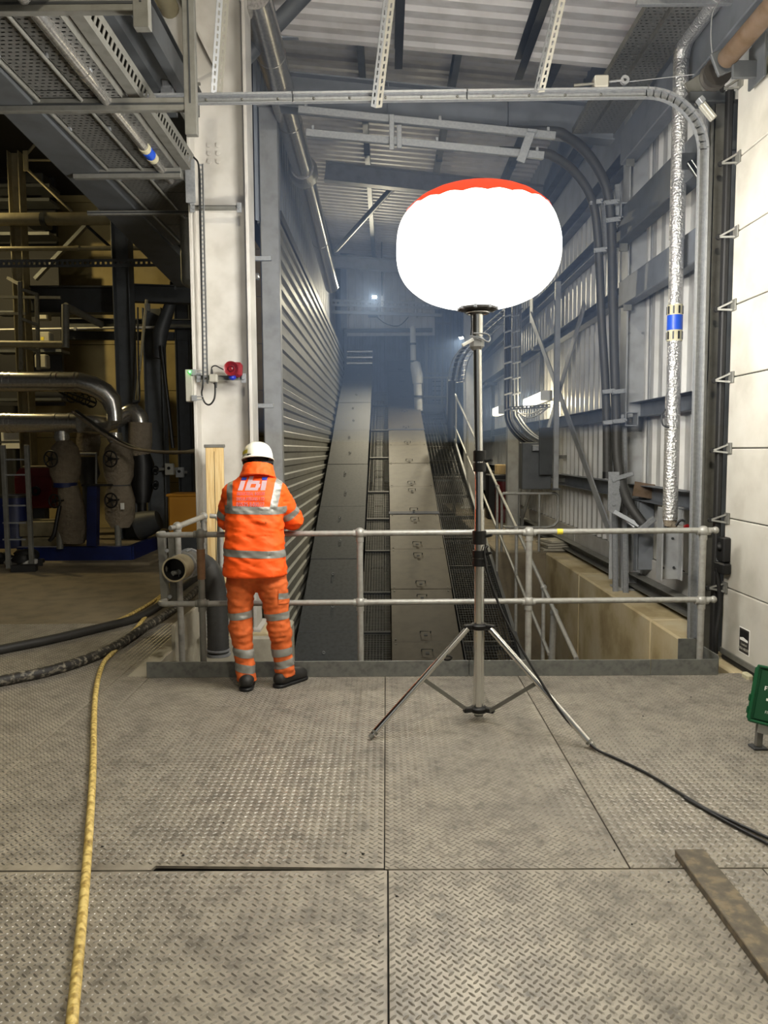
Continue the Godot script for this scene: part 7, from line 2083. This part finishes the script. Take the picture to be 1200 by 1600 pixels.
func band(src: Shape, planes: Array, off: float, keep: Callable) -> Shape: # the strip of a cloth surface inside the planes, raised a little
	var out := S()
	for i in range(0, src.v.size(), 3):
		var poly := [[src.v[i], src.n[i]], [src.v[i + 2], src.n[i + 2]], [src.v[i + 1], src.n[i + 1]]]
		if not keep.call((src.v[i] + src.v[i + 1] + src.v[i + 2]) / 3.0): continue
		for pl in planes:
			var next := []
			for k in poly.size():
				var a = poly[k]
				var b = poly[(k + 1) % poly.size()]
				var da: float = pl.distance_to(a[0])
				var db: float = pl.distance_to(b[0])
				if da <= 0.0: next.append(a)
				if (da <= 0.0) != (db <= 0.0):
					var t := da / (da - db)
					next.append([a[0].lerp(b[0], t), a[1].lerp(b[1], t)])
			poly = next
			if poly.size() < 3: break
		for k in range(1, poly.size() - 1):
			var q := [poly[0], poly[k], poly[k + 1]]
			out.tris(q[0][0] + q[0][1] * off, q[1][0] + q[1][1] * off, q[2][0] + q[2][1] * off, q[0][1], q[1][1], q[2][1])
	return out


func slab(n: Vector3, at: Vector3, half: float) -> Array: # two planes either side of a point
	n = n.normalized()
	return [Plane(n, n.dot(at) + half), Plane(-n, -n.dot(at) + half)]


func worker() -> void:
	var origin := Vector3(-0.86, 0, -5.42)
	var t := thing("person", "person in orange hi-vis clothes and white helmet leaning on the guardrail, seen from behind", "person", origin)
	# joints
	var hip_l = Vector3(-1.059, 0.78, -5.45)
	var hip_r = Vector3(-0.836, 0.779, -5.45)
	var knee_l = Vector3(-1.06, 0.42, -5.44)
	var knee_r = Vector3(-0.784, 0.414, -5.46)
	var ank_l = Vector3(-1.022, 0.051, -5.42)
	var ank_r = Vector3(-0.75, 0.069, -5.48)
	var sh_l = Vector3(-1.118, 1.405, -5.56)
	var sh_r = Vector3(-0.813, 1.422, -5.56)
	var el_l = Vector3(-1.199, 1.206, -5.68)
	var el_r = Vector3(-0.707, 1.206, -5.7)
	var ha_l = Vector3(-1.098, 1.144, -6.02)
	var ha_r = Vector3(-0.94, 1.13, -6.05)
	var neck = Vector3(-0.934, 1.53, -5.57)
	var head = Vector3(-0.947, 1.674, -5.66)
	var fold := FastNoiseLite.new()
	fold.seed = 4
	fold.frequency = 9.0
	fold.fractal_octaves = 2
	var level := func(px: float, w: float, d: float, dist: float, y: float, turn := 0.0) -> Array: # a level of the trunk: a lying capsule
		var c := Vector3((px - 604.0) / 1190.0 * dist, y, -dist)
		return [c - Vector3(w - d, turn, 0), c + Vector3(w - d, turn, 0), d, d]
	# body: one surface under the clothes
	var body_bones := [
		level.call(397.0, 0.16, 0.11, 5.46, 0.93), level.call(398.0, 0.15, 0.1, 5.49, 1.12), level.call(399.0, 0.17, 0.11, 5.53, 1.32),
		[sh_l, sh_r, 0.075, 0.075], [neck, head, 0.058, 0.055],
		[hip_l, knee_l, 0.075, 0.055], [knee_l, ank_l, 0.052, 0.036], [hip_r, knee_r, 0.075, 0.055], [knee_r, ank_r, 0.052, 0.036],
		[sh_l, el_l, 0.05, 0.042], [el_l, ha_l, 0.042, 0.028], [sh_r, el_r, 0.05, 0.042], [el_r, ha_r, 0.042, 0.028],
		[ank_l, ank_l + Vector3(0, -0.05, -0.1), 0.035, 0.03], [ank_r, ank_r + Vector3(0.03, -0.03, -0.04), 0.035, 0.03]]
	var body := nets(func(p): return field(p, body_bones, 0.04), Vector3(-1.3, -0.02, -6.2), Vector3(-0.45, 1.66, -5.2), 0.014)
	# the head with its face, on a finer grid; it looks away and down at the hands
	var hb := Basis(Vector3.RIGHT, -0.35)
	var hx := func(v: Vector3) -> Vector3: return head + hb * v
	var head_bones := [
		[hx.call(Vector3(0, 0.03, 0.012)), hx.call(Vector3(0, 0.02, -0.02)), 0.082, 0.08], [hx.call(Vector3(0, -0.05, -0.035)), hx.call(Vector3(0, -0.075, -0.06)), 0.055, 0.035],
		[hx.call(Vector3(0, 0.0, -0.1)), hx.call(Vector3(0, -0.03, -0.118)), 0.009, 0.014], [hx.call(Vector3(-0.03, 0.02, -0.088)), hx.call(Vector3(0.03, 0.02, -0.088)), 0.012, 0.012],
		[hx.call(Vector3(-0.018, -0.06, -0.092)), hx.call(Vector3(0.018, -0.06, -0.092)), 0.009, 0.009],
		[hx.call(Vector3(-0.082, 0.01, 0.0)), hx.call(Vector3(-0.086, -0.025, 0.005)), 0.014, 0.01], [hx.call(Vector3(0.082, 0.01, 0.0)), hx.call(Vector3(0.086, -0.025, 0.005)), 0.014, 0.01],
		[head + Vector3(0, -0.06, 0.03), neck, 0.055, 0.058]]
	body.add(nets(func(p): return field(p, head_bones, 0.018), head - Vector3(0.12, 0.15, 0.16), head + Vector3(0.12, 0.13, 0.13), 0.006))
	# hands: palm, four fingers and a thumb each, closed over one another
	for s in [-1, 1]:
		var w: Vector3 = ha_l if s < 0 else ha_r
		var e: Vector3 = el_l if s < 0 else el_r
		var fwd := (w - e).normalized()
		var side = fwd.cross(Vector3.UP).normalized() * s
		var bones := [[w - fwd * 0.02, w + fwd * 0.03, 0.026, 0.03]]
		for k in 4:
			var root = w + fwd * 0.02 + side * (0.027 - 0.018 * k)
			var k1 = w + fwd * 0.08 + side * (0.031 - 0.0205 * k) + Vector3(0, -0.004, 0)
			var len_: float = [0.036, 0.043, 0.04, 0.03][k]
			var k2 = k1 + (fwd + Vector3(0, -0.9, 0)).normalized() * len_
			var k3 = k2 + (fwd * 0.1 + Vector3(0, -1, 0)).normalized() * len_ * 0.7
			bones.append([root, k1, 0.013, 0.0098]); bones.append([k1, k2, 0.0095, 0.0086]); bones.append([k2, k3, 0.0086, 0.0075])
		var th = w + fwd * 0.01 + side * 0.03
		bones.append([th, th + (fwd + side * 0.8 + Vector3(0, -0.3, 0)).normalized() * 0.04, 0.014, 0.0105])
		bones.append([th + (fwd + side * 0.8 + Vector3(0, -0.3, 0)).normalized() * 0.04, th + (fwd * 1.6 + side * 0.6 + Vector3(0, -0.6, 0)).normalized() * 0.07, 0.0105, 0.0085])
		body.add(nets(func(p): return field(p, bones, 0.008), w - Vector3(0.14, 0.12, 0.16), w + Vector3(0.14, 0.08, 0.1), 0.004))
	part("body", body, M.skin, t)
	# hair at the nape
	var hair := nets(func(p): return maxf(caps(p, hx.call(Vector3(0, 0.02, 0.02)), hx.call(Vector3(0, -0.05, 0.035)), 0.09, 0.07), -(p - head).dot(hb.z) - 0.0), head - Vector3(0.12, 0.16, 0.1), head + Vector3(0.12, 0.13, 0.16), 0.008)
	part("hair", hair, M.hair, t)
	# trousers
	var leg := [
		level.call(399.0, 0.2, 0.125, 5.46, 0.86),
		[hip_l + Vector3(-0.005, -0.03, 0), knee_l + Vector3(-0.005, 0, 0), 0.102, 0.075], [knee_l, ank_l + Vector3(0.0, -0.01, 0), 0.075, 0.068],
		[hip_r + Vector3(0.005, -0.03, 0), knee_r, 0.108, 0.075], [knee_r, ank_r + Vector3(0.0, -0.01, 0), 0.075, 0.07]]
	var cuff := func(p: Vector3) -> float: return (0.05 if p.x < (knee_l.x + knee_r.x) / 2.0 else 0.075)
	var trousers := nets(func(p):
		var d := field(p, leg, 0.05)
		d += fold.get_noise_3d(p.x * 0.9, p.y * 2.4, p.z * 0.9) * 0.011
		return maxf(d, cuff.call(p) - p.y), Vector3(-1.24, 0.0, -5.75), Vector3(-0.5, 1.02, -5.2), 0.0095)
	part("trousers", trousers, M.trouser_orange, t)
	var left := func(p): return p.x < (knee_l.x + knee_r.x) / 2.0
	var right := func(p): return p.x >= (knee_l.x + knee_r.x) / 2.0
	for e in [[963, 0.026, -0.1], [1023, 0.03, 0.14], [1047, 0.03, 0.2]]:
		part("reflective_band", band(trousers, slab(Vector3(e[2], 1, 0), Vector3(-1.037, 0.541, -5.36) if e[0] == 963 else (Vector3(-1.007, 0.262, -5.36) if e[0] == 1023 else Vector3(-1, 0.149, -5.36)), e[1]), 0.002, left), M.tape, t)
	for e in [[964, 0.026, -0.1], [1021, 0.028, -0.12], [1038, 0.028, -0.2]]:
		part("reflective_band", band(trousers, slab(Vector3(e[2], 1, 0), Vector3(-0.78, 0.531, -5.38) if e[0] == 964 else (Vector3(-0.734, 0.264, -5.38) if e[0] == 1021 else Vector3(-0.721, 0.179, -5.38)), e[1]), 0.002, right), M.tape, t)
	var pk := band(trousers, slab(Vector3(0.12, 1, 0), Vector3(-0.743, 0.675, -5.4), 0.05) + slab(Vector3(1, 0, -1.2), Vector3(-0.729, 0.675, -5.4), 0.06), 0.006, right)
	part("pocket", pk, M.trouser_orange, t)
	part("pocket_tape", band(pk, slab(Vector3(0.12, 1, 0), Vector3(-0.743, 0.68, -5.4), 0.022), 0.002, right), M.tape, t)
	# jacket
	var arms := [[sh_l, el_l, 0.088, 0.078], [el_l, ha_l + Vector3(0, 0, 0.05), 0.07, 0.05], [sh_r, el_r, 0.09, 0.082], [el_r, ha_r + Vector3(0, 0, 0.05), 0.072, 0.05]]
	var trunk := [
		level.call(396.0, 0.232, 0.165, 5.44, 0.84), level.call(396.0, 0.222, 0.16, 5.455, 1.0), level.call(396.5, 0.215, 0.155, 5.48, 1.16), level.call(397.5, 0.212, 0.15, 5.51, 1.31),
		level.call(398.0, 0.175, 0.11, 5.545, 1.43), [neck + Vector3(-0.045, -0.04, 0.02), neck + Vector3(0.045, -0.04, 0.02), 0.075, 0.075]]
	var hem = Vector3(-0.939, 0.824, -5.3).y
	var cloth := func(p: Vector3) -> float:
		var a := field(p, trunk, 0.07)
		var b := field(p, arms, 0.03)
		var d := smin(a, b, 0.035)
		var crease := fold.get_noise_3d(p.x * 0.55, p.y * 1.9 + p.x * 0.5, p.z * 0.8)
		d += crease * (0.013 if p.y < 1.38 else 0.006) + absf(fold.get_noise_3d(p.x * 0.8 + 5.0, p.y * 3.0, p.z)) * 0.008
		return maxf(d, hem - p.y)
	var jacket := nets(cloth, Vector3(-1.26, 0.74, -6.12), Vector3(-0.5, 1.62, -5.16), 0.0105)
	part("jacket", jacket, M.orange, t)
	var up := (neck - Vector3(-0.91, 1.331, -5.4)) as Vector3
	var collar := nets(func(p):
		var q: Vector3 = p - (neck + Vector3(0, 0.055, 0.015))
		q = Basis(Vector3.RIGHT, 0.3) * q
		var r := sqrt(q.x * q.x * 0.92 + q.z * q.z) - 0.098 + q.y * 0.25 + fold.get_noise_3d(p.x * 2, p.y * 2, p.z * 2) * 0.006
		return maxf(maxf(absf(r) - 0.012, q.y - 0.03), -q.y - 0.07), neck - Vector3(0.16, 0.1, 0.17), neck + Vector3(0.16, 0.17, 0.17), 0.007)
	part("collar", collar, M.orange, t)
	var is_trunk := func(p): return field(p, trunk, 0.07) < field(p, arms, 0.03) + 0.012
	var is_arm := func(p): return field(p, trunk, 0.07) > field(p, arms, 0.03) - 0.01
	var chest = Vector3(-0.938, 1.298, -5.35)
	part("reflective_band", band(jacket, slab(Vector3(0.03, 1, 0), chest, 0.027), 0.0025, is_trunk), M.tape, t)
	part("reflective_band", band(jacket, slab(Vector3(0.04, 1, 0), Vector3(-0.932, 0.994, -5.28), 0.026), 0.0025, is_trunk), M.tape, t)
	for e in [[Vector3(-1.122, 1.4, -5.4), 0.1], [Vector3(-0.79, 1.408, -5.4), -0.14]]:
		part("reflective_brace", band(jacket, slab(Vector3(1, e[1], 0), e[0], 0.024) + [Plane(Vector3.DOWN, -(chest.y - 0.0))], 0.0025, func(p): return p.y > chest.y - 0.01 and p.z > -5.62), M.tape, t)
	var ax := (el_r - sh_r) as Vector3
	part("arm_band", band(jacket, slab(ax.normalized(), sh_r.lerp(el_r, 0.72), 0.027), 0.0025, func(p): return is_arm.call(p) and p.x > -0.8), M.tape, t)
	ax = el_l - sh_l
	part("arm_band", band(jacket, slab(ax.normalized(), sh_l.lerp(el_l, 0.72), 0.027), 0.0025, func(p): return is_arm.call(p) and p.x < -0.98), M.tape, t)
	# the print on the back: letters laid on the cloth
	var lay := func(s: Shape, h: float) -> Shape: # moves each point (x, y, depth step) on to the cloth's back
		for i in s.v.size():
			var p := s.v[i]
			var z := -5.12
			for k in 24:
				var d: float = cloth.call(Vector3(p.x, p.y, z))
				if d < 0.0008: break
				z -= d * 0.8
			s.v[i] = Vector3(p.x, p.y, z + h + p.z)
		return s
	var pc = Vector3(-0.955, 1.47, -5.36)
	var px := 5.36 / 1190.0
	var word := S() # the big letters: two stems, an open letter between them, each in small pieces so that they follow the cloth
	var stem := func(s: Shape, x0: float, y0: float, x1: float, y1: float, slant: float) -> void:
		var nx := maxi(1, int((x1 - x0) / 2.5))
		var ny := maxi(1, int((y1 - y0) / 2.5))
		for j in ny: for i in nx:
			var q := []
			for e in [[i, j], [i + 1, j], [i + 1, j + 1], [i, j + 1]]:
				var u := lerpf(x0, x1, float(e[0]) / nx)
				var w := lerpf(y0, y1, float(e[1]) / ny)
				q.append(Vector3(pc.x + (u + w * slant - 392.0) * px, pc.y + (w - 10.0) * px, 0))
			s.quad(q[0], q[1], q[2], q[3])
	stem.call(word, 368.0, 3.0, 376.0, 18.0, 0.25)
	stem.call(word, 379.5, 3.0, 386.5, 25.0, 0.25)
	stem.call(word, 386.5, 3.0, 400.0, 7.5, 0.25)
	stem.call(word, 386.5, 13.0, 399.0, 18.0, 0.25)
	stem.call(word, 394.5, 7.5, 401.5, 13.0, 0.25)
	stem.call(word, 404.5, 3.0, 412.0, 18.0, 0.12)
	part("print_letters", lay.call(word, 0.003), M.print_pink, t)
	var dots := S()
	stem.call(dots, 368.0, 19.0, 376.0, 23.5, 0.25)
	stem.call(dots, 404.0, 19.0, 412.0, 24.0, 0.1)
	part("print_dots", lay.call(dots, 0.0032), M.print_blue, t)
	var lines := [["INDUSTRIAL BOILER", 0.024, 770.5], ["INSULATIONS LTD", 0.024, 778.5], ["01525 840522", 0.03, 787.0]]
	for e in lines:
		var tm := text_mesh(e[0], e[1], 0.0004, true)
		var arr := tm.get_mesh_arrays()
		var s := S()
		var idx: PackedInt32Array = arr[Mesh.ARRAY_INDEX] if arr[Mesh.ARRAY_INDEX] != null else PackedInt32Array()
		var vs: PackedVector3Array = arr[Mesh.ARRAY_VERTEX]
		if idx.is_empty(): idx = PackedInt32Array(range(vs.size()))
		var xs := vs.duplicate()
		var lo := INF
		var hi := -INF
		for v in xs:
			lo = minf(lo, v.x)
			hi = maxf(hi, v.x)
		var k: float = 0.2 / maxf(hi - lo, 0.01)
		var cx := Vector3((390.0 - 604.0) / 1190.0 * 5.36, 1.72 + (703.0 - e[2]) / 1190.0 * 5.36, 0)
		for i in range(0, idx.size(), 3):
			var a := cx + Vector3(vs[idx[i]].x * k, vs[idx[i]].y, 0)
			var b := cx + Vector3(vs[idx[i + 1]].x * k, vs[idx[i + 1]].y, 0)
			var c := cx + Vector3(vs[idx[i + 2]].x * k, vs[idx[i + 2]].y, 0)
			if (b - a).cross(c - a).length() < 1e-9: continue
			if (b - a).cross(c - a).z > 0: s.tri(a, b, c)
			else: s.tri(a, c, b)
		part("print_line", lay.call(s, 0.003), M.print_text, t)
	# boots
	for s in [-1, 1]:
		var a: Vector3 = ank_l if s < 0 else ank_r
		var dir := Vector3(-0.08, 0, -1).normalized() if s < 0 else Vector3(0.62, 0, -0.78).normalized()
		var heel := Vector3(a.x, 0.05, a.z) - dir * 0.06
		var toe := heel + dir * 0.23
		var bones := [[heel + Vector3(0, 0.012, 0), toe + Vector3(0, -0.004, 0), 0.045, 0.042], [heel + Vector3(0, 0.02, 0) + dir * 0.03, a + Vector3(0, 0.04, 0), 0.05, 0.052], [heel + dir * 0.1 + Vector3(0, 0.03, 0), toe - dir * 0.03 + Vector3(0, 0.005, 0), 0.045, 0.045]]
		var boot := nets(func(p): return maxf(field(p, bones, 0.03), 0.022 - p.y), heel - Vector3(0.32, 0.06, 0.32), heel + Vector3(0.32, 0.2, 0.3), 0.008)
		var bt := part("boot", boot, M.boot, t)
		var sole := nets(func(p): return maxf(maxf(caps(Vector3(p.x, 0.0, p.z), heel * Vector3(1, 0, 1), toe * Vector3(1, 0, 1), 0.05, 0.048), p.y - 0.026), 0.0 - p.y), heel - Vector3(0.32, 0.07, 0.32), heel + Vector3(0.32, 0.08, 0.3), 0.008)
		part("sole", sole, M.black, bt)
	# helmet
	var hm := Basis(Vector3.RIGHT, -0.22) * Basis(Vector3.BACK, 0.05)
	var hc = Vector3(-0.947, 1.66, -5.63)
	var prof := [[0.112, -0.012], [0.112, 0.0], [0.111, 0.03], [0.104, 0.062], [0.087, 0.092], [0.058, 0.113], [0.025, 0.122], [0.0, 0.124]]
	part("helmet_shell", S().lathe(Transform3D(hm, hc), prof, 28, 0.98, 1.22), M.helmet, t)
	part("helmet_brim", S().lathe(Transform3D(hm, hc), [[0.108, -0.006], [0.12, -0.014], [0.122, -0.01], [0.11, 0.006]], 28, 0.98, 1.26), M.helmet, t)
	part("helmet_peak", S().box(hc + hm * Vector3(0, -0.008, -0.16), Vector3(0.15, 0.012, 0.07), hm * Basis(Vector3.RIGHT, -0.2), 0.005), M.helmet, t)
	part("helmet_harness", S().tube(arc(hc + Vector3(0, -0.03, -0.005), Vector3.RIGHT, Vector3.BACK, 0.098, -10, 190, 20), 0.016, 8), M.black, t)
	part("helmet_knob", S().cyl(hc + Vector3(0, -0.03, 0.09), hc + Vector3(0, -0.03, 0.115), 0.022, 12), M.black, t)
	part("ear_strap", S().bar(hc + Vector3(0.1, -0.01, -0.03), hc + Vector3(0.085, -0.11, -0.06), 0.02, 0.012, Vector3.BACK, 0.003), M.black, t)
	part("helmet_sticker", S().lathe(Transform3D(hm, hc), [[0.1135, 0.022], [0.1095, 0.05]], 60, 0.98, 1.22).clip_arc(hc, hm, 2.0, 2.75), M.yellow, t)
	part("helmet_slot", S().box(hc + hm * Vector3(-0.04, 0.008, 0.1265), Vector3(0.035, 0.012, 0.01), hm, 0.003), M.black, t)
	var vents := S()
	for k in 4: vents.box(hc + hm * Vector3(-0.045 + 0.03 * k, 0.1 + 0.006 * (1.5 - absf(k - 1.5)), 0.062), Vector3(0.02, 0.006, 0.012), hm * Basis(Vector3.RIGHT, 0.6), 0.002)
	part("helmet_vents", vents, M.label_dark, t)
